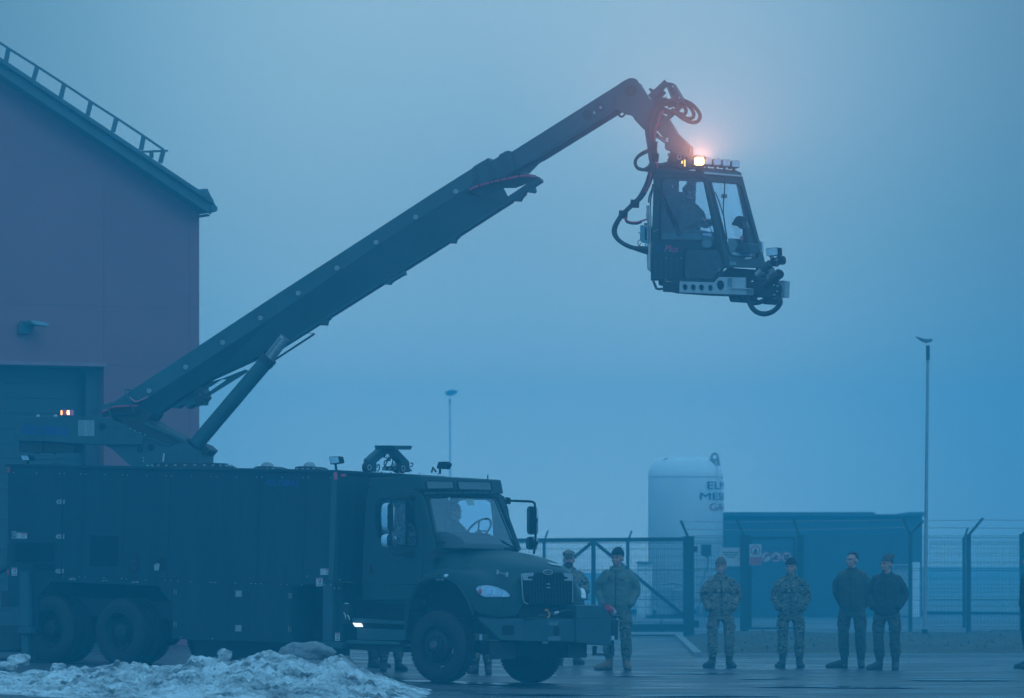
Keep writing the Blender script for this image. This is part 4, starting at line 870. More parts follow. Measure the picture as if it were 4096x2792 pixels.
# --- hood and wings (one smooth moulded shell)
SEC = [
 [(-.55,.02,1.07),(-.50,.02,1.25),(-.46,.07,1.42),(-.42,.20,1.50),(-.40,.28,1.70),(-.38,.40,1.87),(-.36,.75,1.955),(-.36,1.2,1.98)],
 [(-.42,0,1.34),(-.36,0,1.46),(-.28,.05,1.57),(-.20,.24,1.59),(-.18,.31,1.73),(-.15,.43,1.865),(-.1,.78,1.94),(-.1,1.2,1.965)],
 [(-.18,0,1.47),(-.12,0,1.56),(-.05,.05,1.64),(0,.25,1.63),(.02,.33,1.74),(.05,.46,1.85),(.1,.80,1.92),(.1,1.2,1.945)],
 [(.10,0,1.50),(.12,0,1.585),(.17,.05,1.66),(.20,.26,1.645),(.25,.36,1.735),(.30,.49,1.84),(.35,.82,1.895),(.35,1.2,1.92)],
 [(.35,0,1.41),(.40,0,1.52),(.45,.06,1.62),(.45,.28,1.62),(.50,.38,1.71),(.55,.52,1.81),(.60,.84,1.86),(.60,1.2,1.88)],
 [(.56,0,1.19),(.62,0,1.37),(.68,.08,1.53),(.70,.30,1.57),(.73,.41,1.66),(.79,.55,1.76),(.84,.86,1.80),(.86,1.2,1.815)],
 [(.67,0,1.01),(.75,.02,1.22),(.84,.12,1.42),(.89,.33,1.49),(.93,.46,1.59),(.98,.59,1.685),(1.02,.88,1.72),(1.04,1.2,1.735)],
 [(.80,.06,1.0),(.90,.09,1.16),(.96,.20,1.32),(1.0,.38,1.39),(1.03,.50,1.50),(1.065,.60,1.62),(1.09,.88,1.655),(1.11,1.2,1.67)],
 [(.90,.13,.99),(.98,.20,1.07),(1.03,.30,1.17),(1.055,.43,1.22),(1.07,.53,1.35),(1.085,.59,1.50),(1.12,.88,1.60),(1.13,1.2,1.61)],
 [(.95,.20,.97),(1.0,.30,.97),(1.04,.40,.97),(1.06,.48,.99),(1.075,.55,1.08),(1.085,.59,1.17),(1.115,.88,1.16),(1.125,1.2,1.16)]]
v = []; 
for s_ in SEC:
    full = s_ + [(x, 2.4 - y, z) for x, y, z in reversed(s_[:-1])]; v += [TF.w(*p) for p in full]
n_ = 15; f = [(i * n_ + k, i * n_ + k + 1, (i + 1) * n_ + k + 1, (i + 1) * n_ + k) for i in range(len(SEC) - 1) for k in range(n_ - 1)]
mb = MB(); mb.add(v, f); hood = mb.build('hood', cabm, TK, smooth='full')
md = hood.modifiers.new('subdivision', 'SUBSURF'); md.levels = 3; md.render_levels = 3
md = hood.modifiers.new('solid', 'SOLIDIFY'); md.thickness = .02; md.offset = -1
# wing lip along the arch
arch = [(-.58,-.005,.62),(-.565,-.005,1.0),(-.50,-.01,1.22),(-.38,-.012,1.38),(-.18,-.012,1.475),(.1,-.012,1.50),(.35,-.012,1.41),(.53,-.01,1.22),(.66,-.005,1.0)]
mb = MB(); mb.tube([TF.w(*p) for p in arch], .016, 8, sm=5); mb.build('arch_lip', cabm, hood, smooth=True); mb = MB(); mb.tube([TF.w(x, 2.4 - y, z) for x, y, z in arch], .016, 8, sm=5); mb.build('arch_lip', cabm, hood, smooth=True)
# inner arch, closes the dark space round the tyre
mb = MB(); A_ = [TF.w(x * .98, .03, z + .01) for x, y, z in arch]; B_ = [TF.w(x * .98, .42, z + .01) for x, y, z in arch]; mb.strip(A_, B_); mb.slab([TF.w(x * .98, .42, z + .01) for x, y, z in arch], TF.ey * .03); mb.build('wheel_arch', seam, hood)
mb = MB(); A_ = [TF.w(x * .98, 2.37, z + .01) for x, y, z in arch]; B_ = [TF.w(x * .98, 1.98, z + .01) for x, y, z in arch]; mb.strip(A_, B_); mb.slab([TF.w(x * .98, 1.98, z + .01) for x, y, z in arch], -TF.ey * .03); mb.build('wheel_arch', seam, hood)
mb = MB(); mb.box(TF, -.5, 1.05, .55, 1.85, .95, 1.5); mb.build('engine_bay', seam, hood)
# vent strip behind the wing
S('D', [(395, 962), (430, 925), (490, 850), (563, 790), (545, 830), (470, 895), (425, 960), (410, 1020), (405, 1200), (385, 1200), (385, 1000)], .10, .05).build('wing_extension', cabm, hood, bevel=.01)
# grille
GX = 1.135
def Gh(pts, d=0.0, r='E'): return [TF.h(r, a, b, x=GX + d) for a, b in pts]
gp = [(335, 712), (350, 697), (420, 692), (625, 694), (680, 698), (691, 710), (693, 905), (680, 918), (375, 915), (350, 900), (342, 870)]
mb = MB(); mb.slab(Gh(gp, -.03), TF.ex * .03); gr = mb.build('grille', seam, hood, bevel=.01)
mb = MB()
for i in range(14):
    x = 385 + i * 22.5; mb.bar(*Gh([(x, 705), (x + 4, 910)], .012), .018, .012, up=TF.ex)
for y in (760, 800, 840, 880): mb.bar(*Gh([(350, y), (690, y)], .006), .008, .008, up=TF.ex)
mb.build('grille_bars', dark, gr)
mb = MB(); k_ = Gh([(333, 700), (331, 720), (340, 870), (350, 903), (376, 918)], .012); mb.tube(k_, .009, 6)
k_ = Gh([(690, 700), (694, 720), (694, 905)], .012); mb.tube(k_, .009, 6); mb.build('grille_surround', alu, gr, smooth=True)
for a in ([(335, 707), (350, 698), (415, 694), (410, 718), (372, 722), (372, 736), (402, 738), (402, 748), (345, 748), (338, 740)], [(622, 695), (678, 699), (690, 712), (690, 752), (630, 750), (630, 742), (655, 738), (655, 725), (632, 722)]):
    mb = MB(); mb.slab(Gh(a, .010), TF.ex * .012); mb.build('grille_corner', alu, gr, bevel=.004)
mb = MB(); mb.slab(Gh([(509, 770), (528, 770), (528, 778), (509, 778)], .02), TF.ex * .01); mb.slab(Gh([(509, 796), (530, 796), (530, 804), (509, 804)], .02), TF.ex * .01); mb.build('grille_emblem', alu, gr)
bc = TF.h('E', 515, 690, x=GX + .01); mb = MB(); P_ = []
oval = [bc + TF.ey * (.115 * math.cos(a)) + TF.ez * (.038 * math.sin(a)) for a in lin(0, 6.03, 24)]
mb.slab(oval, TF.ex * .012); bd = mb.build('badge', alu, gr, bevel=.003)
mb = MB(); mb.slab([bc + TF.ex * .013 + TF.ey * (.095 * math.cos(a)) + TF.ez * (.026 * math.sin(a)) for a in lin(0, 6.03, 24)], TF.ex * .001); mb.build('badge_field', seam, gr)
put_text('FREIGHTLINER', bc + TF.ex * .0155 - TF.ey * .085 - TF.ez * .011, TF.ey, TF.ez, .022, alu, 'badge_lettering', gr, width=.17)
# hood sticker
mb = MB(); mb.add([TF.h('E', a, b, x=.93) for a, b in ((432, 634), (500, 640), (520, 650), (448, 648))], [(0, 1, 2, 3)]); 
# headlights
def head(side):
    q = [(835, 885), (850, 868), (905, 862), (965, 872), (1030, 900), (1054, 925), (1050, 940), (890, 940), (850, 918)]
    pn = (TF.ex * .70 - TF.ey * .71).normalized(); pp_ = TF.w(.80, .035, 1.3)
    cs = [plane_hit('D', a, b, pp_, pn) for a, b in q]
    mir = lambda p: (lambda l: TF.w(l.x, 2.4 - l.y, l.z))(TF.loc(p))
    nn = pn
    if side: cs = [mir(p) for p in cs]; nn = (TF.ex * .70 + TF.ey * .71).normalized()
    mb = MB(); mb.slab(cs, nn * -.08); hl = mb.build('headlight', mat_bowl, hood, bevel=.01)
    c0 = sum(cs, Vector()) / len(cs); inn = [c0 + (p - c0) * 1.07 for p in cs]
    mb = MB(); mb.slab([p + nn * .001 for p in inn], nn * .012, holes=[[p + nn * .001 for p in cs]]); mb.build('headlight_rim', seam, hl)
    for k, (fx, rr) in enumerate(((.36, .062), (.68, .05))):
        a = cs[0].lerp(cs[5], fx) + TF.ez * .0; mb = MB(); mb.lathe(a + nn * .003, nn, [(0, -.03), (rr * .6, -.02), (rr, .008)], 20); mb.build('reflector', chrome, hl, smooth=True)
    mb = MB(); e_ = cs[0].lerp(cs[8], .5); mb.ball(e_ + (cs[4] - cs[0]) * .10 + nn * .006, (.03, .03, .045), TF); mb.build('side_repeater', MT['pink_red_lens'], hl)
    mb = MB(); mb.slab([p + nn * .012 for p in cs], nn * .004); mb.build('headlight_glass', MT['headlight_glass'], hl)
mat_bowl = mat('headlight_bowl', (.80, .84, .86), .22, metal=.35, var=.35, scale=14)
glassmat('headlight_glass', (.9, .95, 1), .10)
head(0); head(1)
# hood catch and small lamp on the wing
p0, p1 = TF.h('D', 975, 780, y=.30), TF.h('D', 1035, 795, y=.30)
mb = MB(); mb.bar(p0, p1, .018, .012); mb.bar(p0 - TF.ez * .03, p0 + TF.ez * .035, .035, .02); mb.bar(p1 - TF.ez * .03, p1 + TF.ez * .035, .035, .02); mb.build('hood_catch', steel, hood)
mb = MB(); mb.lathe(TF.h('D', 650, 799, y=.02), (-TF.ey + TF.ez * .9).normalized(), [(.045, -.01), (.045, .012), (.03, .02), (0, .022)], 20); mb.build('wing_lamp', lens, hood, smooth=True)
side_text('130 PSI', 'D', 583, 833, 629, 822, decal, y=-.016, shear=0, off=.01, par=hood); side_text('TIRE', 'D', 593, 819, 621, 814, decal, y=-.016, shear=0, par=hood)
# hood top sticker (flat label)
hs_ = [(.95, 1.28, 1.768), (.93, 1.62, 1.745), (1.0, 1.62, 1.715), (1.02, 1.30, 1.735)]
mb = MB(); mb.add([TF.w(x, y, z + .008) for x, y, z in hs_], [(0, 1, 2, 3)]); mb.build('hood_label', decal, hood)
# --- bumper with box and hose reel
bp_ = [(.70, .02), (1.16, .50), (1.26, .85), (1.27, 1.72), (1.10, 1.72), (1.02, .85), (.70, .30)]
zt1, zb1 = .955, .64
mb = MB(); v = [TF.w(x, y, z) for z in (zb1, zt1) for x, y in bp_]; n_ = len(bp_)
v[0] = TF.w(.95, .28, zb1)
mb.add(v, [tuple(range(n_)), tuple(range(2 * n_ - 1, n_ - 1, -1))] + [(i, (i + 1) % n_, n_ + (i + 1) % n_, n_ + i) for i in range(n_)]); bu = mb.build('bumper', boompaint, TK, bevel=.012)
mb = MB(); mb.box(TF, .72, 1.22, .5, 1.72, .958, .972); mb.build('bumper_deck', boompaint, bu)
bpn = (TF.ex * .72 - TF.ey * .69).normalized(); bpp = TF.w(.93, .26, 0)
mb = MB(); mb.slab([plane_hit('D', a, b, bpp + bpn * .004, bpn) for a, b in ((1001, 1120), (1080, 1120), (1080, 1181), (1001, 1181))], bpn * .004); mb.build('fog_lamp_recess', seam, bu)
for q in ((328, 1040, 424, 1067), (327, 1148, 449, 1178), (268, 1182, 326, 1198)):
    xq = TF.hs('E', [((q[0] / 2.467 * 1.776 + 90 * 1.776 + 2) if False else q[0], q[1])], x=1.28)
def lab(px0, py0, px1, py1, xx, par, m=None):
    mb = MB(); mb.slab([TF.h('E', a, b, x=xx) for a, b in ((px0, py0), (px1, py0), (px1, py1), (px0, py1))], TF.ex * .002); mb.build('warning_label', m or mat_fl, par)
mat_fl = mat('faded_label', (.10, .18, .20), .6, var=.4, scale=60)
lab(522, 1041, 590, 1068, 1.275, bu); lab(519, 1147, 606, 1176, 1.275, bu); lab(476, 1183, 519, 1198, 1.275, bu)
mb = MB(); mb.lathe(TF.h('E', 580, 1108, x=1.272), TF.ex, [(0, .002), (.065, .002), (.07, -.002)], 20); mb.build('tow_eye_hole', seam, bu)
# power socket box at the far end of the bumper
def Ex(pts, xx, th, m, name, par, bev=.01):
    mb = MB(); mb.slab([TF.h('E', a, b, x=xx) for a, b in pts], TF.ex * th); return mb.build(name, m, par, bevel=bev)
bx = Ex([(719, 1020), (968, 1022), (968, 1213), (719, 1190)], 1.30, -.5, boompaint, 'socket_box', bu)
Ex([(719, 927), (905, 925), (920, 932), (968, 1018), (719, 1018)], 1.26, -.45, boompaint, 'slanted_cover', bx)
Ex([(969, 1022), (1021, 1026), (1017, 1172), (969, 1168)], 1.18, -.3, boxpaint, 'end_plate', bx)
mb = MB(); P_ = Gh([(1022, 1024), (1018, 1174)], .03); mb.bar(P_[0], P_[1], .012, .012); mb.build('end_plate_edge', alu, bx)
Ex([(664, 1170), (797, 1190), (797, 1298), (664, 1300)], 1.1, -.3, dark, 'lower_box', bu)
Ex([(852, 1215), (870, 1215), (866, 1265), (966, 1270), (972, 1215), (990, 1175), (992, 1285), (850, 1283)], 1.2, -.05, dark, 'step_bracket', bu)
lab(968, 1143, 990, 1172, 1.20, bu, decal)
pc = TF.h('E', 950, 958, x=1.2); mb = MB(); mb.tube([pc - TF.ey * .06 + TF.ez * .03, pc + TF.ey * .05 - TF.ez * .01], [.055, .06], 16); sk_ = mb.build('red_coupling', redprint, bu, smooth=True)
mb = MB(); mb.tube([pc + TF.ey * .05 - TF.ez * .01, pc + TF.ey * .12 - TF.ez * .05], [.062, .05], 16); mb.build('coupling_cap', alu, bu, smooth=True)
mb = MB(); P_ = [TF.h('E', a, b, x=1.22) for a, b in ((440, 1000), (490, 1000), (530, 988), (580, 980), (620, 968), (665, 962), (705, 975), (716, 1010))]; mb.tube(P_, .014, 8, sm=5); mb.build('cable', hose_m, bu, smooth=True)
mb = MB(); P_ = [TF.h('E', a, b, x=1.24) for a, b in ((498, 965), (508, 957), (520, 970), (528, 990), (524, 1008), (512, 1012))]; mb.tube(P_, .013, 8, sm=5); mb.build('ring_handle', orange, bu, smooth=True)
mb = MB(); mb.tube([TF.h('E', 560, 985, x=1.22), TF.h('E', 590, 975, x=1.22)], .022, 10); mb.build('cable_coupler', alu, bu, smooth=True)
mb = MB(); mb.tube([TF.h('E', 445, 1002, x=1.22), TF.h('E', 485, 1000, x=1.22)], .028, 10); mb.build('cable_plug', dark, bu, smooth=True); mb = MB(); mb.box(TF, 1.08, 1.2, 1.58, 1.70, .975, 1.03); mb.build('cable_bracket', dark, bu, smooth=True)
# skirt and steering linkage below the bumper
Ex([(120, 1180), (290, 1195), (290, 1310), (120, 1310)], .9, -.05, dark, 'front_crossmember', TK)
Ex([(150, 1280), (720, 1300), (720, 1200), (150, 1180)], .85, -.3, seam, 'radiator_shroud', TK)
# --- steps and side lamp under the door
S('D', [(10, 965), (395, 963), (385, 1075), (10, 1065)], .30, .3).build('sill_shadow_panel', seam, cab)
stp = S('D', [(40, 1072), (383, 1093), (383, 1116), (50, 1102)], -.02, .28).build('step', boompaint, cab, bevel=.006)
S('D', [(68, 1132), (385, 1148), (385, 1216), (68, 1213)], .02, .4).build('fuel_tank', boompaint, cab, bevel=.03, seg=3)
S('D', [(55, 1104), (385, 1118), (385, 1145), (55, 1132)], .09, .3).build('step_riser', seam, cab)
S('D', [(8, 1212), (345, 1224), (345, 1245), (8, 1236)], -.03, .3).build('step', boompaint, cab, bevel=.006)
S('D', [(8, 1238), (368, 1248), (362, 1292), (8, 1272)], .06, .5).build('step_bracket', dark, cab, bevel=.006)
m_side = mat('side_lamp_lit', (.9, .95, 1), .3, emit=(.88, .96, 1.0), es=1.6)
mb = MB(); mb.slab(M_([('D', 54, 1103), ('D', 108, 1106), ('D', 120, 1129), ('D', 70, 1129)], -.035), -TF.ey * .03); mb.build('side_lamp', m_side, cab, bevel=.01)
# air canister with chrome straps behind the step
mb = MB(); P_ = [TF.h('C', a, b, y=.05) for a, b in ((893, 1012), (893, 1130))]; mb.tube(P_, .075, 18); cn = mb.build('air_cleaner', dark, TK, smooth=True)
mb = MB()
for x, y0, y1 in ((882, 1065, 1118), (905, 1080, 1128)): mb.tube([TF.h('C', x - 8, y0, y=-.05), TF.h('C', x + 2, (y0 + y1) / 2 - 10, y=-.06), TF.h('C', x + 3, y1 - 15, y=-.06), TF.h('C', x - 6, y1, y=-.05)], .006, 5, sm=4)
mb.build('chrome_trim', chrome, cn); mb = MB(); mb.tube([TF.h('C', 878, 1010, y=-.04), TF.h('C', 905, 1011, y=-.04)], .008, 6); mb.build('chrome_trim', chrome, cn)
# --- mirrors
def rrect(x0, y0, x1, y1, k=.22):
    w, h = (x1 - x0) * k, (y1 - y0) * k; h = min(h, w * 1.4); w = min(w, h * 1.4)
    return [(x0, y0 + h), (x0 + w * .3, y0 + h * .3), (x0 + w, y0), (x1 - w, y0), (x1 - w * .3, y0 + h * .3), (x1, y0 + h), (x1, y1 - h), (x1 - w * .3, y1 - h * .3), (x1 - w, y1), (x0 + w, y1), (x0 + w * .3, y1 - h * .3), (x0, y1 - h)]
def mirror_set(arm, big, small, y, m1, th, split):
    mb = MB(); mb.tube([TF.h('D', a, b, y=y) for a, b in arm], .018, 8); ar = mb.build('mirror_arm', seam, cab, smooth=True)
    for nm, q in (('mirror', big), ('wide_angle_mirror', small)):
        mb = MB(); mb.slab([TF.h('D', a, b, y=y) for a, b in rrect(*q, .3)], TF.ey * th); mb.build(nm, m1, ar, bevel=.03, seg=4, smooth='full')
        xs_ = q[0] + (q[2] - q[0]) * split; mb = MB(); mb.slab([TF.h('D', a, b, y=y - .004) for a, b in rrect(xs_, q[1] + 3, q[2] + 2, q[3] - 3, .35)], -TF.ey * .03); mb.build('mirror_back', seam, ar, bevel=.01)
        mb = MB(); mb.tube([TF.h('D', arm[3][0] - 12, (q[1] + q[3]) / 2, y=y - .03), TF.h('D', arm[3][0] + 8, (q[1] + q[3]) / 2, y=y - .03)], .035, 10); mb.build('mirror_clamp', seam, ar)
mirror_set([(415, 309), (310, 313), (293, 322), (290, 350), (289, 560), (290, 640), (300, 660), (345, 672), (400, 668)], (230, 338, 308, 517), (228, 537, 304, 620), -.10, mirror_m, .10, .62)
S('D', [(372, 650), (428, 646), (426, 685), (380, 686)], .14, .06).build('mirror_bracket', seam, cab, bevel=.01)
S('D', [(400, 290), (432, 286), (440, 310), (410, 320)], .14, .06).build('mirror_bracket', seam, cab, bevel=.01)
mirror_set([(1030, 322), (1190, 329), (1210, 338), (1216, 380), (1216, 560), (1212, 620), (1206, 663)], (1159, 358, 1208, 540), (1154, 553, 1205, 636), 2.5, mirror_m, .10, .55)
S('D', [(1020, 300), (1042, 304), (1044, 345), (1026, 345)], 2.3, .06).build('mirror_bracket', seam, cab, bevel=.01)

# --- things standing on the body roof
def flood(r, pts, y, th, par, stem, back=False, m=None, glassy=True, ax=None):
    mb = MB(); P_ = TF.hs(r, pts, y=y); mb.slab(P_, TF.ey * th); o = mb.build('work_lamp', seam, par, bevel=.012)
    if glassy:
        c0 = sum(P_, Vector()) / len(P_); mb = MB(); mb.slab([c0 + (p - c0) * .82 - TF.ey * .002 for p in P_], -TF.ey * .006); mb.build('lamp_glass', m or lens, o)
    mb = MB(); mb.tube([TF.h(r, a, b, y=y + th * .5) for a, b in stem], .018, 8); mb.build('lamp_stem', seam, o); return o
flood('M', [(860, 182), (975, 178), (990, 252), (872, 268)], .0, .10, body, [(935, 262), (940, 300), (945, 335)])
flood('M', [(2055, 238), (2140, 235), (2172, 262), (2142, 320), (2035, 312)], 2.2, .10, body, [(2078, 315), (2078, 370)], glassy=False)
flood('T', [(262, 1138), (435, 1140), (475, 1250), (315, 1255)], .3, .12, body, [(410, 1255), (425, 1300), (430, 1345)])
S('T', [(858, 1340), (885, 1308), (1030, 1308), (1062, 1362), (858, 1362)], .5, .3).build('roof_hatch', boxpaint, body, bevel=.02)
mb = MB(); P_ = [TF.h('M', a, b, y=2.1) for a, b in ((1985, 355), (2000, 300), (2035, 350))]; mb.tube(P_, .015, 6); mb.build('roof_grab_rail', seam, body)
m_dome = mat('clear_dome', (.55, .60, .62), .25, var=.1); m_dome.node_tree.nodes['Principled BSDF'].inputs['Transmission Weight'].default_value = .5
for r, bx0, bx1, dx0_, dx1_, y in (('M', 40, 285, 125, 255, 1.2), ('M', 485, 730, 590, 712, 1.2), ('M', 1440, 1640, 1555, 1665, 1.6)):
    mb = MB(); S(r, [(bx0, 332), (bx0 + 8, 292), (bx0 + 60, 286), (bx1 - 70, 288), (bx1 - 20, 305), (bx1, 332)], y, .3, mb); o_ = mb.build('hatch_frame', dark, body, bevel=.01)
    mb = MB(); 
    for k in range(4): a = bx0 + 15 + k * 60; S(r, [(a, 308), (a + 25, 306), (a + 25, 318), (a, 320)], y - .02, .015, mb)
    mb.build('hatch_clamps', alu, o_)
    mb = MB(); c = TF.h(r, (dx0_ + dx1_) / 2, 300, y=y + .15); w_2 = (dx1_ - dx0_) / 2 / 2.734 / FPX * 75; mb.ball(c, (w_2 * 1.15, w_2 * 1.2, .085), TF, 24, 12); mb.build('plastic_dome', m_dome, o_, smooth='full')
# boom rest
go_ = [(1308, 348), (1308, 212), (1436, 100), (1425, 60), (1636, 62), (1622, 106), (1745, 233), (1757, 352), (1690, 352), (1688, 292), (1610, 195), (1450, 193), (1387, 250), (1387, 348)]
mb = MB(); mb.slab([TF.h('M', a, b, x=-2.05) for a, b in go_], -TF.ex * .12); br = mb.build('boom_rest', boompaint, TK, bevel=.012)
mb = MB(); mb.slab([TF.h('M', a, b, x=-2.03) for a, b in ((1425, 58), (1636, 60), (1620, 104), (1440, 102))], TF.ex * .25); mb.build('rest_plate', boompaint, br, bevel=.01)
for a, b in ((1305, 300), (1675, 310)):
    mb = MB(); mb.lathe(TF.h('M', a, b, x=-1.95), TF.ex, [(.075, -.08), (.075, 0), (.045, .01), (0, .01)], 20); mb.build('rest_roller', dark, br, smooth=True)
    mb = MB(); mb.lathe(TF.h('M', a, b, x=-1.93), TF.ex, [(.03, 0), (.045, 0), (.045, .006), (.03, .006)], 18); mb.build('roller_washer', alu, br)
for loop in ([(1390, 300), (1398, 270), (1415, 275), (1412, 320), (1395, 345)], [(1610, 300), (1618, 278), (1638, 282), (1640, 320), (1620, 345)], [(1300, 245), (1262, 255), (1250, 290), (1268, 325)], [(1757, 250), (1780, 258), (1772, 285), (1755, 290)], [(1500, 225), (1475, 230), (1468, 260), (1478, 285), (1500, 235), (1545, 195), (1562, 225), (1550, 275), (1520, 300)]):
    mb = MB(); mb.tube([TF.h('M', a, b, x=-1.93) for a, b in loop], .010, 6, sm=5); mb.build('rest_cable', hose_m, br, smooth=True)
mb = MB(); mb.slab([TF.h('M', a, b, x=-1.92) for a, b in ((1488, 222), (1500, 182), (1520, 192), (1508, 232))], TF.ex * .05); mb.build('cable_plug', dark, br, bevel=.006)
mb = MB(); mb.tube([TF.h('M', 1490, 195, x=-1.90), TF.h('M', 1505, 165, x=-1.90), TF.h('M', 1515, 185, x=-1.90)], .022, 8); mb.build('plug_cap', white, br)
bolts([('M', x, 345 + (x - 1220) * .03) for x in (1222, 1440, 1540, 1640, 1857, 2060)], .1, .014, name='rail_bolts')
mb = MB(); mb.slab([TF.h('M', a, b, x=BX1 + .003) for a, b in ((2035, 395), (2045, 390), (2080, 392), (2085, 400), (2083, 422), (2035, 420))], TF.ex * .02); mb.build('reversing_lamp', white, body, bevel=.008)
#@@BOOM
# ================================================================== BOOM
tb_ = TF.h('L', 1400, 1440, y=1.22)
BF = Fr(tb_, 14, 0)
def SB(r, pts, y, th, mb=None, holes=()): return S(r, pts, y, th, mb, F=BF, holes=holes)
def tubeB(r, pts, y, rad, name, m, par, sm=4, n=8):
    mb = MB(); mb.tube([BF.h(r, p[0], p[1], y=(p[2] if len(p) > 2 else y)) for p in pts], rad, n, sm=sm); return mb.build(name, m, par, smooth=True)
# slewing ring
mb = MB(); c = BF.h('L', 1560, 1452, y=0); 
mb.lathe(c - BF.ez * .04, BF.ez, [(0, 0), (.72, 0), (.72, .05), (.60, .055), (.60, .10), (0, .10)], 48); rg = mb.build('slew_ring', dark, TK, smooth=True)
mb = MB()
for k in range(28): a = k * 2 * math.pi / 28; mb.lathe(c + BF.ex * .66 * math.cos(a) + BF.ey * .66 * math.sin(a), BF.ez, [(.022, 0), (.022, .035), (0, .035)], 6)
mb.build('ring_bolts', steel, rg)
# turret side plates
tp = [(70, 1065), (180, 1110), (250, 1165), (510, 1400), (560, 1425), (1100, 1435), (1975, 1440), (1983, 1200), (1940, 1135), (1912, 1150), (1835, 1085), (1500, 1000), (1270, 1060), (1210, 1085), (1100, 1040), (820, 925), (775, 900), (740, 1050)]
tpn = [(x - (235 if x > 1800 else 0), y) for x, y in tp]; mb = SB('L', tpn, -.42, .06); SB('L', tp, .36, .06, mb); tu = mb.build('turret', boompaint, TK, bevel=.01)
SB('L', [(560, 1380), (1650, 1400), (1650, 1150), (1300, 1130), (800, 1000), (400, 1250)], -.35, .7).build('turret_core', dark, tu)
SB('L', [(1600, 1085), (1677, 1150), (1705, 1135), (1748, 1200), (1740, 1440), (1655, 1440), (1655, 1180)], -.358, .716).build('turret_nose', boompaint, tu, bevel=.01)
mb = MB(); mb.lathe(BF.h('L', 1270, 1290, y=-.425), -BF.ey, [(.10, .0), (.12, .0), (.12, .008), (.10, .008)], 28); mb.build('pivot_ring', boompaint, tu)
for x, y, r_ in ((895, 1100, .05), (700, 1140, .04), (40, 730, .055), (275, 775, .04), (542, 888, .04)):
    mb = MB(); mb.lathe(BF.h('L', x, y, y=-.47 if x in (40, 275, 542) else -.425), -BF.ey, [(0, .0), (r_, .0), (r_ * 1.15, -.004)], 20); mb.build('plate_hole', seam, tu)
SB('L', [(1115, 1200), (1140, 1203), (1125, 1347), (1095, 1343)], -.425, .002).build('white_strip', decal, tu)
for y in (1284, 1337): mb = MB(); mb.lathe(BF.h('L', 764, y, y=-.425), -BF.ey, [(.014, 0), (.01, .01), (0, .012)], 8); mb.build('grease_nipple', alu, tu)
# counterweight beam
cw = [('T', 148, 372), ('T', 165, 352), ('T', 210, 345), ('T', 1880, 345), ('T', 1920, 352), ('L', 160, 590), ('L', 370, 690), ('L', 770, 905), ('L', 748, 1050), ('L', 70, 1050), ('T', 1390, 895), ('T', 850, 858), ('T', 190, 838), ('T', 165, 825), ('T', 152, 790)]
mb = MB(); mb.slab(M_(cw, -.47, F=BF), BF.ey * .94); cwt = mb.build('counterweight_beam', boompaint, tu, bevel=.012)
side_text('GLOBAL', 'T', 280, 700, 1290, 500, bluetext, y=-.472, F=BF, shear=.28, off=.04, par=tu, yy=735)
mb = SB('T', [(1461, 417), (1793, 417), (1793, 740), (1461, 740)], -.474, .003); mb.build('instruction_plate', mat('plate_grey', (.24, .33, .34), .5, var=.25, scale=40), tu)
mb = MB()
for j in range(11):
    for i in range(2): a = 1480 + i * 158; b = 440 + j * 27; SB('T', [(a, b), (a + random.randint(80, 140), b), (a + random.randint(80, 140), b + 8), (a, b + 8)], -.4755, .001, mb)
mb.build('plate_print', mat_ink, tu)
mb = SB('T', [(228, 842), (735, 862), (735, 1076), (232, 1070)], -.40, .5); SB('T', [(738, 870), (1385, 900), (1380, 1076), (738, 1078)], -.38, .46, mb); mb.build('counterweight_block', dark, tu, bevel=.01)
for x in (628, 980): tubeB('T', [(x - 20, 1075), (x, 1110), (x + 25, 1075)], -.2, .012, 'lifting_eye', dark, tu)
for x in (632, 988): mb = MB(); mb.lathe(BF.h('T', x, 345, y=-.2), BF.ez, [(.03, 0), (.025, .03), (0, .035)], 10); mb.build('roof_bolt', steel, tu)
# small amber beacon on the counterweight
SB('T', [(1098, 318), (1280, 318), (1280, 345), (1098, 345)], -.15, .2).build('beacon_base', seam, tu)
m_amb0 = mat('amber_beacon_dim', (.28, .06, .10), .3, emit=(.45, .05, .14), es=.30)
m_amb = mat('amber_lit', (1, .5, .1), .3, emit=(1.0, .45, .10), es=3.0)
m_amb2 = mat('amber_core', (1, .6, .2), .3, emit=(1.0, .70, .32), es=5)
bcn = SB('T', [(1098, 210), (1106, 203), (1272, 203), (1280, 212), (1280, 316), (1098, 316)], -.15, .2).build('beacon', m_amb0, tu, bevel=.01)
SB('T', [(1099, 214), (1128, 214), (1136, 260), (1128, 308), (1099, 308)], -.158, .004).build('beacon_flash', m_amb, tu)
SB('T', [(1230, 212), (1276, 212), (1278, 308), (1232, 308), (1212, 260)], -.158, .004).build('beacon_flash', m_amb, tu)
SB('T', [(1240, 222), (1270, 222), (1272, 300), (1242, 300)], -.163, .003).build('beacon_flash', m_amb2, tu)
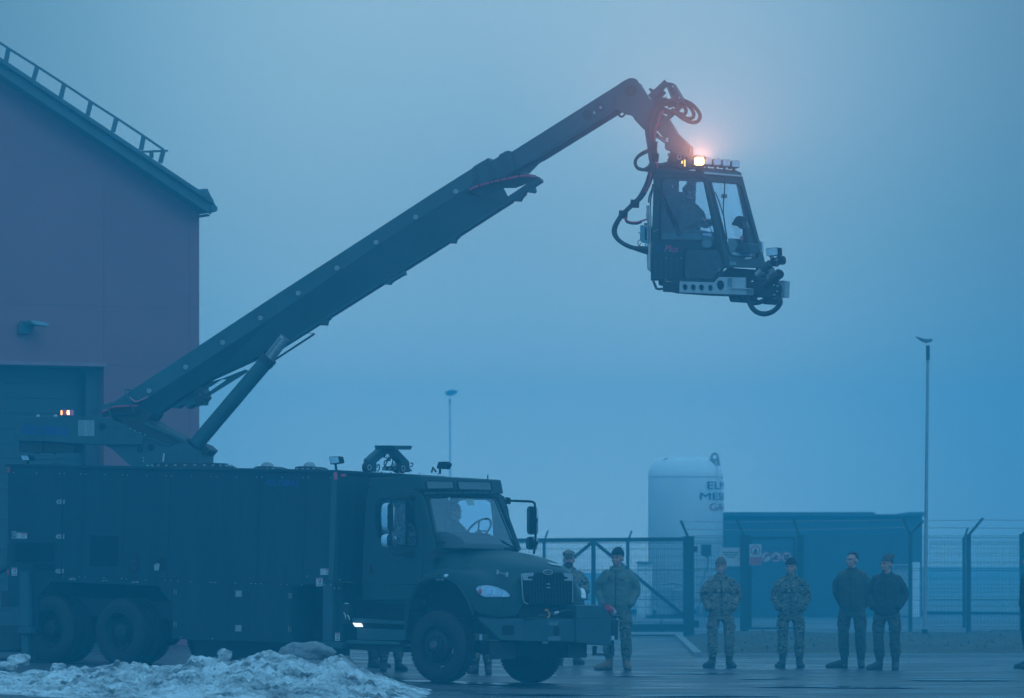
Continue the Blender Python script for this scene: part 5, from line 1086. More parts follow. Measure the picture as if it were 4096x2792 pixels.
# arm cradle between turret and boom
SB('L', [(760, 690), (860, 610), (1000, 720), (1435, 930), (1515, 1010), (1500, 1060), (1270, 1065), (1210, 1085), (820, 930), (370, 690), (420, 600)], -.30, .62).build('boom_root', dark, tu, bevel=.01)
SB('L', [(755, 690), (790, 655), (1440, 940), (1520, 995), (1515, 1015), (1430, 985)], -.34, .04).build('root_rail', boompaint, tu, bevel=.005)
SB('L', [(820, 920), (880, 930), (1150, 1035), (1270, 1050), (1210, 1082), (1170, 1075), (820, 945)], -.44, .08).build('cradle_rail', boompaint, tu, bevel=.005)
for a, b, c, d in ((1000, 735, 1070, 790), (1100, 790, 1190, 835), (1210, 840, 1330, 900)): SB('L', [(a, b), (c, d - 8), (c, d + 12), (a, b + 22)], -.2, .4).build('label_strip', mat_fl, tu)
bolts([('L', 530, 765), ('L', 617, 808), ('L', 703, 838), ('L', 790, 880)], -.475, .014, par=tu, F=BF)

# --- main boom: box section with an upright cheek and an undercut lower flank
def U_(r, pts): return [(r, a, b) for a, b in pts]
top = [('K', 100, 868), ('K', 205, 808), ('J', 0, 1150), ('J', 600, 762), ('J', 1230, 352), ('J', 1690, 62)]
div = [('K', 130, 905), ('K', 360, 850), ('J', 0, 1310), ('J', 560, 925), ('J', 1060, 590), ('J', 1530, 300)]
bot = [('K', 380, 985), ('K', 480, 950), ('K', 972, 628), ('K', 1515, 382), ('J', 1200, 835), ('J', 1870, 405)]
hy = .30
T_ = [BF.h(*q, y=-hy) for q in top]; D_ = [BF.h(*q, y=-hy - .02) for q in div]; B_ = [BF.h(*q, y=-.12) for q in bot]
def far_(P, d): return [p + BF.ey * d for p in P]
Tf = far_(T_, 2 * hy); Df = far_(D_, 2 * hy + .04); Bf = far_(B_, .24)
mb = MB(); rings = [T_, D_, B_, Bf, Df, Tf]; n_ = len(T_); v = [p for r_ in rings for p in r_]
f = [(i * n_ + k, i * n_ + k + 1, ((i + 1) % 6) * n_ + k + 1, ((i + 1) % 6) * n_ + k) for i in range(6) for k in range(n_ - 1)] + [tuple(i * n_ for i in range(6)), tuple(i * n_ + n_ - 1 for i in reversed(range(6)))]
mb.add(v, f); bo = mb.build('main_boom', boompaint, TK, bevel=.012)
# bolts with washers along the cheek
for q in (('K', 488, 719), ('K', 778, 531), ('K', 1071, 337), ('K', 1370, 143), ('J', 185, 1133), ('J', 491, 934), ('J', 801, 731), ('J', 1115, 531), ('J', 1432, 328)):
    c = BF.h(*q, y=-hy - .022); mb = MB(); mb.lathe(c, -BF.ey, [(.018, .012), (.034, .012), (.034, 0), (.02, .0)], 18); w_ = mb.build('washer', alu, bo)
    mb = MB(); mb.lathe(c, -BF.ey, [(0, .016), (.012, .016), (.014, 0)], 6); mb.bar(c + BF.ex * .02 - BF.ey * .02, c + BF.ex * .06 - BF.ey * .012, .006, .006); mb.build('bolt_head', steel, w_)
# faint weld circles on the cheek
for q, r_ in ((('K', 1325, 180), .10), (('K', 1460, 80), .10), (('J', 115, 1175), .08), (('J', 262, 1085), .09), (('J', 405, 1010), .07)):
    c = BF.h(*q, y=-hy - .021); mb = MB(); mb.tube([c + (BF.ex * math.cos(a) + BF.ez * math.sin(a)) * r_ for a in lin(.3, 2.6, 16)], .004, 5); mb.build('weld_mark', boompaint, bo)
# hose tray and tabs along the underside
tray = [('J', -100, 1600), ('J', 240, 1385), ('J', 330, 1335), ('J', 840, 1010), ('J', 1400, 660), ('J', 1900, 330), ('J', 2060, 222), ('J', 2100, 225), ('J', 2109, 248), ('J', 1868, 406), ('J', 1360, 736), ('J', 838, 1062), ('J', 330, 1388), ('J', 240, 1442), ('J', 30, 1578)]
mb = MB(); mb.slab(M_(tray, -.13, F=BF), BF.ey * .17); mb.build('hose_tray', boompaint, bo, bevel=.006)
for pts in ([(335, 1385), (402, 1388), (410, 1350), (432, 1335), (434, 1318)], [(840, 1060), (905, 1066), (918, 1045), (1010, 990), (1030, 988), (1018, 950), (980, 975)], [(1355, 735), (1422, 738), (1430, 705), (1452, 690), (1455, 672), (1420, 690)],
            [(1872, 402), (1938, 406), (1950, 378), (1978, 352), (1980, 335), (1920, 360)], [(1985, 330), (2045, 340), (2058, 325), (2050, 290), (2000, 310)]):
    SB('J', pts, -.12, .15).build('tray_tab', boompaint, bo, bevel=.01)
for k, (a, b) in enumerate(((400, 1280), (520, 1210), (645, 1135), (985, 900), (1110, 828), (1240, 752), (1355, 680), (1480, 600), (1600, 522), (1720, 440))):
    SB('J', [(a - 35, b + 8), (a + 15, b - 22), (a + 45, b - 20), (a, b + 10)], -.135, .006).build('tray_window', mat_tw if k else mat('tray_light', (.09, .12, .12), .6), bo) if k else None
    if not k: mat_tw = MT.get('tray_light') or mat('tray_light', (.07, .10, .10), .6)
# red hose and clips at the boom head
red = [(1545, 315), (1600, 288), (1700, 258), (1820, 232), (1925, 210), (2000, 205), (2062, 212)]
tubeB('J', red, -.34, .017, 'red_hose', red_hose, bo)
tubeB('J', [(a, b + 13) for a, b in red], -.33, .022, 'black_hose', hose_m, bo); tubeB('J', [(a, b - 8) for a, b in red], -.32, .012, 'black_hose', hose_m, bo)
for a, b in ((1618, 284), (1702, 260), (1732, 252), (1782, 240), (1838, 228), (1932, 210)):
    mb = MB(); p = BF.h('J', a, b, y=-.34); mb.bar(p + BF.ez * .045, p - BF.ez * .05 + BF.ex * .008, .016, .05); mb.build('hose_clip', seam, bo)
tubeB('J', [(1530, 340), (1600, 350), (1640, 380)], -.3, .02, 'black_hose', hose_m, bo)
SB('J', [(1530, 325), (1560, 330), (1575, 352), (1540, 350)], -.33, .05).build('hose_guide', seam, bo)
# collars where the sections telescope
secs = [([(1570, 130), (1690, 60), (1745, 225), (1730, 275), (1640, 300), (1605, 265)], .32, 'collar'), ([(1690, 100), (1775, 48), (1835, 210), (1740, 235)], .28, 'middle_boom'), ([(1775, 35), (1840, 3), (1870, 10), (1895, 165), (1835, 200), (1815, 180)], .25, 'collar')]
for pts, w2, nm in secs: SB('J', pts, -w2, w2 * 2).build(nm, boompaint, bo, bevel=.008)
for a, b, c, d in ((1572, 132, 1602, 265), (1590, 128, 1628, 262), (1688, 64, 1708, 225), (1700, 100, 1742, 222), (1777, 40, 1812, 200), (1790, 40, 1838, 178), (1835, 6, 1888, 155), (1822, 10, 1870, 150)):
    mb = MB(); mb.bar(BF.h('J', a, b, y=-.335), BF.h('J', c, d, y=-.335), .014, .014, up=BF.ey); mb.build('collar_rib', boompaint, bo)
# inner (fly) boom
fly = [('I', 250, 885), ('I', 1352, 190), ('I', 1400, 200), ('I', 1330, 436), ('I', 605, 886), ('I', 360, 1010), ('I', 300, 990)]
mb = MB(); mb.slab(M_(fly, -.20, F=BF), BF.ey * .40); fb = mb.build('fly_boom', boompaint, bo, bevel=.012)
flp = [('I', 480, 930), ('I', 1270, 432), ('I', 1330, 438), ('I', 600, 890), ('I', 500, 960)]
mb = MB(); A_ = M_([('I', 470, 935), ('I', 1262, 436)], -.204, F=BF); mb.bar(A_[0], A_[1], .012, .02, up=BF.ey); mb.build('edge_bead', boompaint, fb)
for x, y, r_ in ((1046, 485, .07), (1158, 412, .07)): mb = MB(); mb.lathe(BF.h('I', x, y, y=-.203), -BF.ey, [(0, .002), (r_, .002), (r_ * 1.1, 0)], 24); mb.build('access_hole', dark, fb)
for x, y in ((1108, 467), (1168, 418)): mb = MB(); mb.lathe(BF.h('I', x, y, y=-.208), -BF.ey, [(0, .002), (.022, .002)], 12); mb.build('bolt_cap', alu, fb)
tubeB('I', [(1260, 355), (1340, 350), (1400, 335)], -.205, .006, 'weld_mark', boompaint, fb)
# forward hose bracket with two cut-outs
SB('J', [(1890, 165), (1975, 120), (2090, 68), (2098, 100), (2085, 112), (2010, 188), (1890, 170)], -.1, .03, holes=[[(1985, 135), (2000, 125), (2010, 138), (1996, 154)]]).build('head_bracket', boompaint, bo, bevel=.006)
SB('J', [(1745, 230), (1890, 170), (2010, 190), (2068, 205), (2105, 222), (1900, 300), (1700, 300)], .0, .05).build('head_plate', boompaint, bo)
# --- knuckle and jib
kn = [(1345, 192), (1395, 162), (1430, 145), (1462, 142), (1500, 155), (1525, 195), (1640, 365), (1668, 405), (1690, 640), (1600, 628), (1510, 545), (1450, 490), (1412, 486), (1322, 438), (1290, 425)]
mb = SB('I', kn, -.25, .05); SB('I', kn, .20, .05, mb); kk = mb.build('knuckle', boompaint, bo, bevel=.01)
SB('I', [(1380, 200), (1440, 165), (1490, 175), (1600, 360), (1600, 560), (1450, 470), (1350, 430)], -.20, .4).build('knuckle_core', boompaint, kk)
mb = MB(); mb.lathe(BF.h('I', 1446, 258, y=-.252), -BF.ey, [(0, .012), (.08, .012), (.085, 0)], 28); mb.build('pivot_cap', dark, kk)
jb = [(1600, 300), (1660, 420), (1790, 520), (1872, 655), (1985, 760), (2005, 778), (2006, 855), (1950, 880), (1822, 830), (1775, 812), (1763, 790), (1765, 720), (1700, 640), (1600, 560)]
mb = SB('I', jb, -.19, .04); SB('I', jb, .15, .04, mb); jj = mb.build('jib', boompaint, bo, bevel=.01)
SB('I', [(1640, 400), (1780, 520), (1862, 655), (1990, 775), (1990, 840), (1850, 800), (1780, 690), (1660, 560)], -.15, .3).build('jib_web', boompaint, jj)
SB('I', [(1772, 700), (1800, 698), (1798, 738), (1772, 738)], -.193, .002).build('warning_label', decal, jj)
tubeB('I', [(1500, 505), (1580, 590), (1690, 690)], -.05, .05, 'jib_cylinder', dark, jj, n=12); tubeB('I', [(1690, 680), (1775, 740)], -.05, .028, 'jib_cylinder_rod', chrome, jj, n=10)
tubeB('I', [(1345, 500), (1340, 470), (1375, 455), (1392, 480), (1365, 505), (1345, 495)], -.15, .016, 'lifting_eye', dark, kk)
tubeB('I', [(1620, 245), (1680, 275), (1740, 330)], .2, .018, 'hydraulic_pipe', dark, kk); tubeB('I', [(1630, 262), (1690, 300), (1730, 340)], .15, .014, 'hydraulic_pipe', dark, kk)
# hose frame
hf = MB()
for a, b, c, d, w_2, y in ((480, 360, 745, 112, .10, 0), (540, 420, 700, 250, .09, .1), (745, 140, 880, 470, .045, -.12), (800, 190, 930, 440, .03, -.10), (500, 380, 560, 500, .08, 0), (560, 500, 800, 600, .09, 0), (740, 700, 1020, 440, .07, 0)):
    hf.bar(BF.h('N', a, b, y=y), BF.h('N', c, d, y=y), w_2, .04, up=BF.ey)
hfo = hf.build('hose_frame', boompaint, jj, bevel=.006)
SB('N', [(745, 112), (832, 124), (1030, 442), (945, 432)], -.15, .22).build('hose_plate', boompaint, hfo, bevel=.006)
for a, b in ((835, 182), (942, 360)): mb = MB(); mb.lathe(BF.h('N', a, b, y=-.152), -BF.ey, [(.018, 0), (.014, .01), (0, .012)], 8); mb.build('frame_bolt', alu, hfo)
for k, pts in enumerate(([(700, 440), (850, 385), (1000, 400), (1130, 460), (1230, 560), (1268, 650), (1240, 725), (1170, 752), (1080, 735), (980, 680), (880, 600), (820, 540)],
            [(720, 470), (880, 430), (1000, 450), (1100, 500), (1160, 590), (1160, 660), (1110, 690), (1040, 680), (950, 630), (860, 560)], [(760, 500), (900, 470), (990, 490), (1040, 540), (1040, 600), (1000, 625), (930, 600), (860, 540)])):
    tubeB('N', pts, -.05 + .05 * k, .028, 'hose', hose_m, hfo, sm=5)
tubeB('N', [(560, 470), (640, 400), (720, 390), (760, 410)], -.22, .03, 'hose', hose_m, hfo); tubeB('N', [(660, 410), (700, 370), (740, 350)], -.2, .016, 'hose_fitting', alu, hfo)
tubeB('N', [(540, 500), (680, 440), (800, 430), (900, 480)], -.2, .045, 'hose', hose_m, hfo)
for a, b, s in ((480, 350, 12), (700, 590, 14)): pass
# hose bundle down the back of the cabin
base_ = [('N', 800, 425), ('N', 660, 470), ('N', 550, 570), ('N', 490, 700), ('N', 470, 850), ('N', 485, 1000), ('N', 510, 1150), ('N', 525, 1290), ('N', 530, 1420), ('F', 308, 680), ('F', 285, 745), ('F', 245, 815), ('F', 190, 865), ('F', 135, 920), ('F', 95, 985), ('F', 92, 1040), ('F', 130, 1085), ('F', 200, 1118), ('F', 290, 1128)]
for k in range(7):
    offx = (-42, -28, -14, 0, 16, 30, 44)[k]; pts = []
    for i, (r, a, b) in enumerate(base_):
        sc_ = REG[r][2] / 3.96; w_2 = (1.1 if i < 8 else .75 if i < 12 else .45)
        pts.append((r, a + offx * w_2 * sc_, b + offx * .35 * w_2 * sc_ * (0 if i < 7 else -.6 if i < 15 else 1.4)))
    if k in (1, 5): pts = pts[:12] + [('F', 250 + k * 4, 790), ('F', 215, 850)]
    if k in (2, 4): pts = pts[:-1] + [('F', 290, 1135 + 14 * (k - 3))]
    if k == 6: pts = pts[:9] + [('F', 312, 700)]
    mb = MB(); mb.tube([BF.h(*q, y=-.24 + .035 * (k % 3)) for q in pts], (.030, .022, .032, .026, .03, .022, .026)[k], 8, sm=5); mb.build('hose', hose_m, jj, smooth=True)
mb = MB(); mb.tube([BF.h(*q, y=-.33) for q in (('N', 690, 565), ('N', 640, 650), ('N', 600, 760), ('N', 565, 870), ('N', 548, 960), ('N', 548, 1020))], [.01, .016, .021, .022, .018, .01] and .019, 8, sm=5); mb.build('red_hose', red_hose, jj, smooth=True)
mb = MB(); mb.tube([BF.h(*q, y=-.33) for q in (('N', 568, 1370), ('N', 585, 1430), ('N', 595, 1480))], .012, 8, sm=5); mb.build('red_hose', red_hose, jj, smooth=True)
mb = MB(); mb.tube([BF.h(*q, y=-.33) for q in (('F', 308, 665), ('F', 295, 730), ('F', 270, 785))], .012, 8, sm=5); mb.build('red_hose', red_hose, jj, smooth=True)
for r, a, b, w_2 in (('N', 600, 760, .07), ('N', 515, 1110, .14), ('N', 560, 1300, .10), ('F', 210, 850, .13), ('F', 140, 915, .13)):
    p = BF.h(r, a, b, y=-.25); mb = MB(); mb.bar(p - BF.ex * w_2 / 2, p + BF.ex * w_2 / 2 - BF.ez * .01, .03, .12); mb.build('hose_tie', seam, jj)
tubeB('N', [(455, 1190), (350, 1240), (270, 1310), (240, 1390), (275, 1470), (360, 1500), (430, 1480), (490, 1430), (530, 1415)], -.2, .026, 'hose', hose_m, jj, sm=5)
tubeB('N', [(460, 1215), (380, 1250), (310, 1290)], -.22, .014, 'hose', hose_m, jj, sm=5)
tubeB('F', [(152, 935), (170, 958), (215, 965), (255, 955), (282, 945)], -.3, .014, 'red_hose', red_hose, jj, sm=5); tubeB('F', [(150, 930), (165, 963), (215, 972), (250, 962)], -.28, .018, 'hose', hose_m, jj, sm=5)
# --- lift cylinder
a_ = BF.h('K', 862, 1140, y=-.2); b_ = BF.h('K', 1437, 462, y=-.26); c_2 = BF.h('K', 1565, 295, y=-.27)
mb = MB(); mb.tube([a_, b_], .115, 24); ly = mb.build('lift_cylinder', boompaint, TK, smooth=True)
mb = MB(); d = (b_ - a_).normalized(); mb.tube([b_ - d * .1, b_ + d * .02], .128, 24); mb.build('gland_ring', dark, ly, smooth=True)
mb = MB(); mb.tube([b_, c_2], .085, 20); mb.build('cylinder_rod', steel, ly, smooth=True)
SB('K', [(780, 1105), (800, 1095), (830, 1110), (930, 1150), (975, 1190), (940, 1230), (800, 1200)], -.2, .4).build('cylinder_foot', dark, ly, bevel=.01)
mb = MB(); mb.tube([BF.h('K', a, b, y=-.36) for a, b in ((1405, 448), (1525, 300))], .012, 6); mb.build('bleed_pipe', steel, ly)
# small frames and rods
mb = MB(); mb.tube([BF.h('K', a, b, y=-.2) for a, b in ((1470, 482), (1798, 268), (1725, 258))], .016, 6); mb.build('safety_stay', dark, bo)
mb = MB(); mb.tube([BF.h('K', a, b, y=-.36) for a, b in ((350, 712), (302, 712), (300, 725), (370, 900))], .012, 6); mb.tube([BF.h('K', a, b, y=-.36) for a, b in ((205, 815), (155, 820), (190, 930))], .012, 6); mb.build('hose_guard', boompaint, bo)
for k in range(5): tubeB('K', [(120, 885 + k * 9), (200, 850 + k * 16), (280, 842 + k * 16), (400, 835 + k * 14)], -.33, .014, 'hose', hose_m if k else red_hose, bo)
tubeB('K', [(335, 770), (360, 795), (395, 805), (440, 785), (480, 768)], -.34, .014, 'hose', mat('pink_hose', (.42, .16, .18), .5), bo); tubeB('K', [(330, 775), (355, 805), (395, 815), (440, 795)], -.335, .02, 'hose', hose_m, bo)
SB('K', [(90, 840), (150, 820), (200, 812), (160, 850), (115, 880), (95, 870)], -.25, .5).build('boom_tail_cap', boompaint, bo, bevel=.01)
SB('K', [(120, 885), (210, 850), (420, 845), (520, 900), (480, 950), (440, 990), (360, 990), (200, 940)], -.28, .56).build('boom_tail', dark, bo, bevel=.01)
SB('K', [(690, 830), (740, 800), (860, 700), (900, 680), (1060, 625), (1250, 550), (1270, 560), (1230, 590), (940, 770), (920, 830), (800, 860), (780, 850), (800, 830), (700, 858), (670, 855)], -.02, .05,
   holes=[[(905, 665 + 6), (972, 628), (950, 655), (905, 682)], [(920, 715), (1062, 627), (1100, 632), (935, 745)], [(790, 738), (822, 718), (825, 730), (795, 750)]]).build('valve_bracket', boompaint, bo)
SB('K', [(845, 690), (905, 670), (940, 775), (915, 800), (912, 830), (850, 800)], -.1, .3).build('valve_block', dark, bo, bevel=.01)
SB('K', [(700, 838), (740, 805), (800, 798), (905, 795), (915, 810), (905, 833), (840, 830), (790, 862), (782, 852), (800, 835), (740, 830), (705, 858), (680, 856)], -.08, .25).build('valve_guard', boompaint, bo, bevel=.008)
mb = MB(); mb.lathe(BF.h('K', 893, 752, y=-.102), -BF.ey, [(.0, .01), (.01, .01), (.014, 0)], 8); mb.build('valve_bolt', alu, bo)

# ================================================================== OPERATOR CABIN
cc = BF.h('F', 560, 640, y=0)
CF = Fr(cc, 38, 0); HW = .44
def SCb(r, pts, y, th, mb=None, holes=()): return S(r, pts, y, th, mb, F=CF, holes=holes)
# rotator and roof machinery belong to the cabin
SCb('I', [(1765, 705), (1830, 830), (1985, 855), (2035, 858), (2030, 900), (1960, 985), (1790, 985), (1782, 905), (1810, 860), (1812, 830)], -.14, .3).build('rotator', dark, jj, bevel=.015)
mb = MB(); p = CF.h('I', 1790, 975, y=0); mb.lathe(p, CF.ez, [(0, -.06), (.33, -.06), (.34, .0), (.28, .035), (.12, .04), (0, .04)], 36); 
cabin_profile = [(262, 242), (800, 272), (812, 300), (822, 345), (1052, 1252), (1000, 1262), (958, 1348), (905, 1397), (262, 1385), (268, 1000), (285, 600), (290, 300)]
ub_hole = [(374, 352), (390, 342), (770, 342), (795, 360), (920, 940), (910, 965), (885, 980), (375, 970), (352, 945), (356, 760)]
lb_hole = [(605, 1085), (625, 1066), (935, 1072), (958, 1090), (998, 1225), (995, 1255), (890, 1362), (865, 1368), (620, 1362), (597, 1340)]
oc = SCb('G', cabin_profile, -HW, .04, holes=[ub_hole, lb_hole]).build('operator_cabin', paint, TK, bevel=.01)
rot2 = mb.build('slew_base', dark, oc, smooth=True)
mb = MB(); dy_ = CF.ey * (2 * HW - .04); mb.slab([CF.h('G', a, b, y=-HW) + dy_ for a, b in cabin_profile], CF.ey * .04, holes=[[CF.h('G', a, b, y=-HW) + dy_ for a, b in ub_hole], [CF.h('G', a, b, y=-HW) + dy_ for a, b in lb_hole]]); mb.build('far_wall', paint, oc, bevel=.01)
mb = MB(); mb.slab([CF.h('G', a, b, y=-HW) + dy_ for a, b in ub_hole], CF.ey * .005); mb.build('far_window', glass, oc)
xr_ = CF.loc(CF.h('G', 296, 700, y=-HW)).x
mb = MB(); zt_c = CF.loc(CF.h('G', 290, 262, y=-HW)).z; zb_c = CF.loc(CF.h('G', 270, 1368, y=-HW)).z
mb.slab([CF.w(xr_, y, z) for y, z in ((-HW + .042, zb_c), (HW - .042, zb_c), (HW - .042, zt_c), (-HW + .042, zt_c))], CF.ex * .03, holes=[[CF.h('G', a, b, x=xr_) for a, b in ((536, 368), (625, 370), (637, 385), (638, 490), (630, 508), (534, 502))], [CF.h('G', a, b, x=xr_) for a, b in ((461, 425), (475, 404), (484, 400), (484, 444), (470, 442))]]); mb.build('rear_wall', dark, oc)
k1 = [(x + (x - 640) * .035, y + (y - 660) * .03) for x, y in ub_hole]; SCb('G', k1, -HW - .008, .009, holes=[ub_hole]).build('window_seal', seam, oc)
k2 = [(x + (x - 800) * .04, y + (y - 1215) * .05) for x, y in lb_hole]; SCb('G', k2, -HW - .008, .009, holes=[lb_hole]).build('window_seal', seam, oc)
SCb('G', ub_hole, -HW + .01, .005).build('side_window', glass, oc)
SCb('G', lb_hole, -HW + .01, .005).build('lower_window', darkglass, oc)
# roof, floor, rear wall
L0 = [CF.loc(CF.h('G', a, b, y=-HW)) for a, b in cabin_profile]
def ex_slab(idx, th, name, m, off=.0):
    pass
mb = MB(); A_ = [CF.h('G', a, b, y=-HW) for a, b in ((258, 243), (262, 238), (795, 268), (806, 282), (806, 300), (262, 275))]; mb.slab([p - CF.ey * .02 for p in A_], CF.ey * (2 * HW + .04)); mb.build('cabin_roof', paint, oc, bevel=.012)
mb = MB(); A_ = [CF.h('G', a, b, y=-HW) for a, b in ((262, 1380), (905, 1392), (903, 1378), (264, 1366))]; mb.slab([p + CF.ey * .041 for p in A_], CF.ey * (2 * HW - .082)); mb.build('cabin_floor', paint, oc)
# front raked face
fa = CF.h('G', 822, 345, y=-HW); fbp = CF.h('G', 1052, 1252, y=-HW); fdir = (fbp - fa).normalized(); fn = fdir.cross(CF.ey).normalized(); 
if fn.dot(CF.ex) < 0: fn = -fn
def Fh(pts, d=0., r='G'): return [plane_hit(r, a, b, fa + fn * d, fn) for a, b in pts]
ffo = [(812, 300), (1188, 330), (1192, 362), (1352, 960), (1425, 1240), (1400, 1262), (1052, 1252), (822, 345)]
ffi = [(872, 385), (890, 382), (1135, 402), (1165, 415), (1182, 440), (1352, 1090), (1350, 1130), (1335, 1148), (1100, 1130), (1078, 1120), (1060, 1095), (1010, 920)]
mb = MB(); mb.slab(Fh(ffo, -.035), fn * .035, holes=[Fh(ffi, -.035)]); ffr = mb.build('windscreen_frame', paint, oc, bevel=.01)
mb = MB(); cxx, cyy = 1110, 770; mb.slab(Fh([(cxx + (x - cxx) * 1.06, cyy + (y - cyy) * 1.03) for x, y in ffi], .001), fn * .006, holes=[Fh(ffi, .001)]); mb.build('windscreen_seal', seam, oc)
mb = MB(); mb.slab(Fh(ffi, -.015), fn * .005); mb.build('windscreen', glass, oc)
mb = MB(); A_ = [CF.h('G', a, b, y=-HW) for a, b in ((1052, 1252), (905, 1397), (870, 1385), (1040, 1250))]; mb.slab([p + CF.ey * .041 for p in A_], CF.ey * (2 * HW - .082)); mb.build('toe_panel', dark, oc)
mb = MB(); mb.slab(Fh([(1005, 1165), (1060, 1195), (1062, 1235), (1000, 1200)], .002), fn * .002) if False else None
mb = MB(); mb.slab(Fh([(1068, 1192), (1136, 1198), (1136, 1228), (1068, 1222)], .002), fn * .002); mb.build('warning_label', mat_fl, oc)
mb = MB(); mb.slab(Fh([(1212, 1160), (1225, 1155), (1280, 1155), (1278, 1165), (1240, 1170), (1222, 1178)], .01), fn * .03); mb.build('front_catch', alu, oc)
mb = MB(); mb.slab(Fh([(1060, 1100), (1350, 1105), (1345, 1142), (1085, 1125)], -.09), -fn * .02); mb.build('sill_board', mat('sill_board', (.35, .42, .45), .6), oc)
# visor strip and rail
mb = MB(); mb.slab(Fh([(806, 275), (1192, 312), (1190, 328), (808, 296)], .002), fn * .012); mb.build('roof_trim', alu, oc)
mb = MB(); mb.slab(Fh([(800, 245), (1140, 262), (1192, 282), (1194, 360), (1180, 362), (800, 330)], .0), fn * -.03); mb.build('roof_visor', paint, oc, bevel=.008)
mb = MB(); mb.slab(Fh([(750, 225), (1145, 258), (1145, 272), (750, 262)], -.03), fn * -.06); mb.build('lamp_rail', seam, oc, bevel=.006)
# work lamps on the rail
for k, (x0_, y0_, x1_, y1_) in enumerate(((812, 130, 888, 205), (898, 140, 985, 210), (992, 148, 1076, 220), (1086, 158, 1172, 230))):
    P_ = Fh(rrect(x0_, y0_, x1_, y1_, .1), .04); mb = MB(); mb.slab(P_, fn * -.07); wl_ = mb.build('work_lamp', seam, oc, bevel=.01)
    c0 = sum(P_, Vector()) / len(P_); mb = MB(); mb.slab([c0 + (p - c0) * .84 + fn * .002 for p in P_], fn * .006); mb.build('lamp_glass', lens, wl_)
    mb = MB(); mb.tube(Fh([((x0_ + x1_) / 2 - 15, y1_ - 3), ((x0_ + x1_) / 2 - 20, y1_ + 40)], .0), .02, 8); mb.build('lamp_stem', seam, wl_)
# amber flashing lamp, lit
P_ = Fh(rrect(700, 120, 812, 215, .25), .04); mb = MB(); mb.slab(P_, fn * -.06); al_ = mb.build('flashing_lamp', seam, oc, bevel=.01)
c0 = sum(P_, Vector()) / len(P_); m_flash = mat('flash_glass', (1, .6, .2), .3, emit=(1.0, .50, .13), es=9)
m_core = mat('flash_core', (1, .9, .6), .3, emit=(1.0, .88, .55), es=10)
mb = MB(); mb.slab([c0 + (p - c0) * .86 + fn * .002 for p in P_], fn * .006); mb.build('flash_lens', m_flash, al_)
mb = MB()
for i in range(4):
    for j in range(3): a = 722 + i * 19; b = 145 + j * 18; mb.slab(Fh([(a, b), (a + 16, b), (a + 16, b + 15), (a, b + 15)], .052), fn * .004)
mb.build('flash_led_group', m_core, al_)
lp = c0 + Vector((.0, -.22, .03)); ld_ = bpy.data.lights.new('flashing_lamp_light', 'SPOT'); ld_.spot_size = math.radians(108); ld_.spot_blend = .5; lo_ = bpy.data.objects.new('flashing_lamp_light', ld_); COL.objects.link(lo_); lo_.location = lp; lo_.rotation_euler = (Vector((.05, -1, .80))).to_track_quat('-Z', 'Y').to_euler(); ld_.energy = LAMP_W; ld_.color = (1.0, .014, .006); ld_.shadow_soft_size = .12
SCb('G', [(690, 185), (760, 180), (760, 235), (690, 238)], -.1, .12).build('lamp_bracket', seam, oc)
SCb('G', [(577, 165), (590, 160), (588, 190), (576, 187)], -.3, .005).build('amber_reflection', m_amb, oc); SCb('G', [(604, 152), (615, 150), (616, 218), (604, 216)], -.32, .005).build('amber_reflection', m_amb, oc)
SCb('G', [(640, 130), (690, 115), (690, 238), (640, 238)], -.3, .25).build('roof_box', paint, oc, bevel=.01)
# roof items
SCb('G', [(430, 170), (455, 90), (520, 85), (660, 100), (700, 110), (690, 180), (640, 232), (300, 235), (300, 200)], -.16, .34).build('valve_cover', dark, oc, bevel=.01)
mb = MB(); mb.lathe(CF.h('G', 557, 124, y=-.165), -CF.ey, [(.022, 0), (.04, 0), (.04, .008), (.022, .008)], 18); mb.build('washer', alu, oc)
mb = MB(); mb.tube([CF.h('G', a, b, y=-.2) for a, b in ((245, 200), (330, 195), (480, 200), (600, 195))], .018, 8); mb.build('roof_pipe', dark, oc)
mb = MB(); mb.tube([CF.h('G', a, b, y=-.1) for a, b in ((455, 120), (440, 100), (450, 85), (465, 95))], .01, 6, sm=4); mb.build('lifting_eye', dark, oc)
# louvres on the lower side
mb = MB()
for c_i in range(5):
    for r_i in range(10):
        x = 296 + c_i * 54; y = 1160 + r_i * 21; p = [CF.h('G', a, b, y=-HW - .002) for a, b in ((x, y), (x + 40, y + 1), (x + 40, y + 12), (x, y + 11))]
        mb.add([p[0], p[1], p[2] - CF.ey * .012, p[3] - CF.ey * .012], [(0, 1, 2, 3)])
mb.build('louvres', MT['fairing_panel'] if False else boompaint, oc)
SCb('G', [(275, 1148), (580, 1152), (578, 1382), (275, 1378)], -HW - .0015, .001).build('louvre_panel', dark, oc)
bolts([('G', 424, 1153), ('G', 576, 1155), ('G', 285, 1388), ('G', 416, 1378), ('G', 568, 1384), ('G', 305, 883), ('G', 330, 870)], -HW - .004, .010, par=oc, F=CF)
def cab_text(t_, x0, y1, x1, y0, m):
    p = CF.h('G', x0, y1, y=-HW - .003); q = CF.h('G', x1, y1 + (x1 - x0) * .035, y=-HW - .003); tt = CF.h('G', x0, y0, y=-HW - .003)
    put_text(t_, p, q - p, CF.ez, (tt - p).dot(CF.ez), m, 'lettering', oc, width=(q - p).length, shear=.3, off=.008)
cab_text('Air', 302, 1086, 396, 1025, bluetext); cab_text('Plus', 402, 1092, 548, 1022, mat('pink_lettering', (.55, .08, .16), .5)); cab_text('!', 556, 1098, 574, 1034, bluetext)
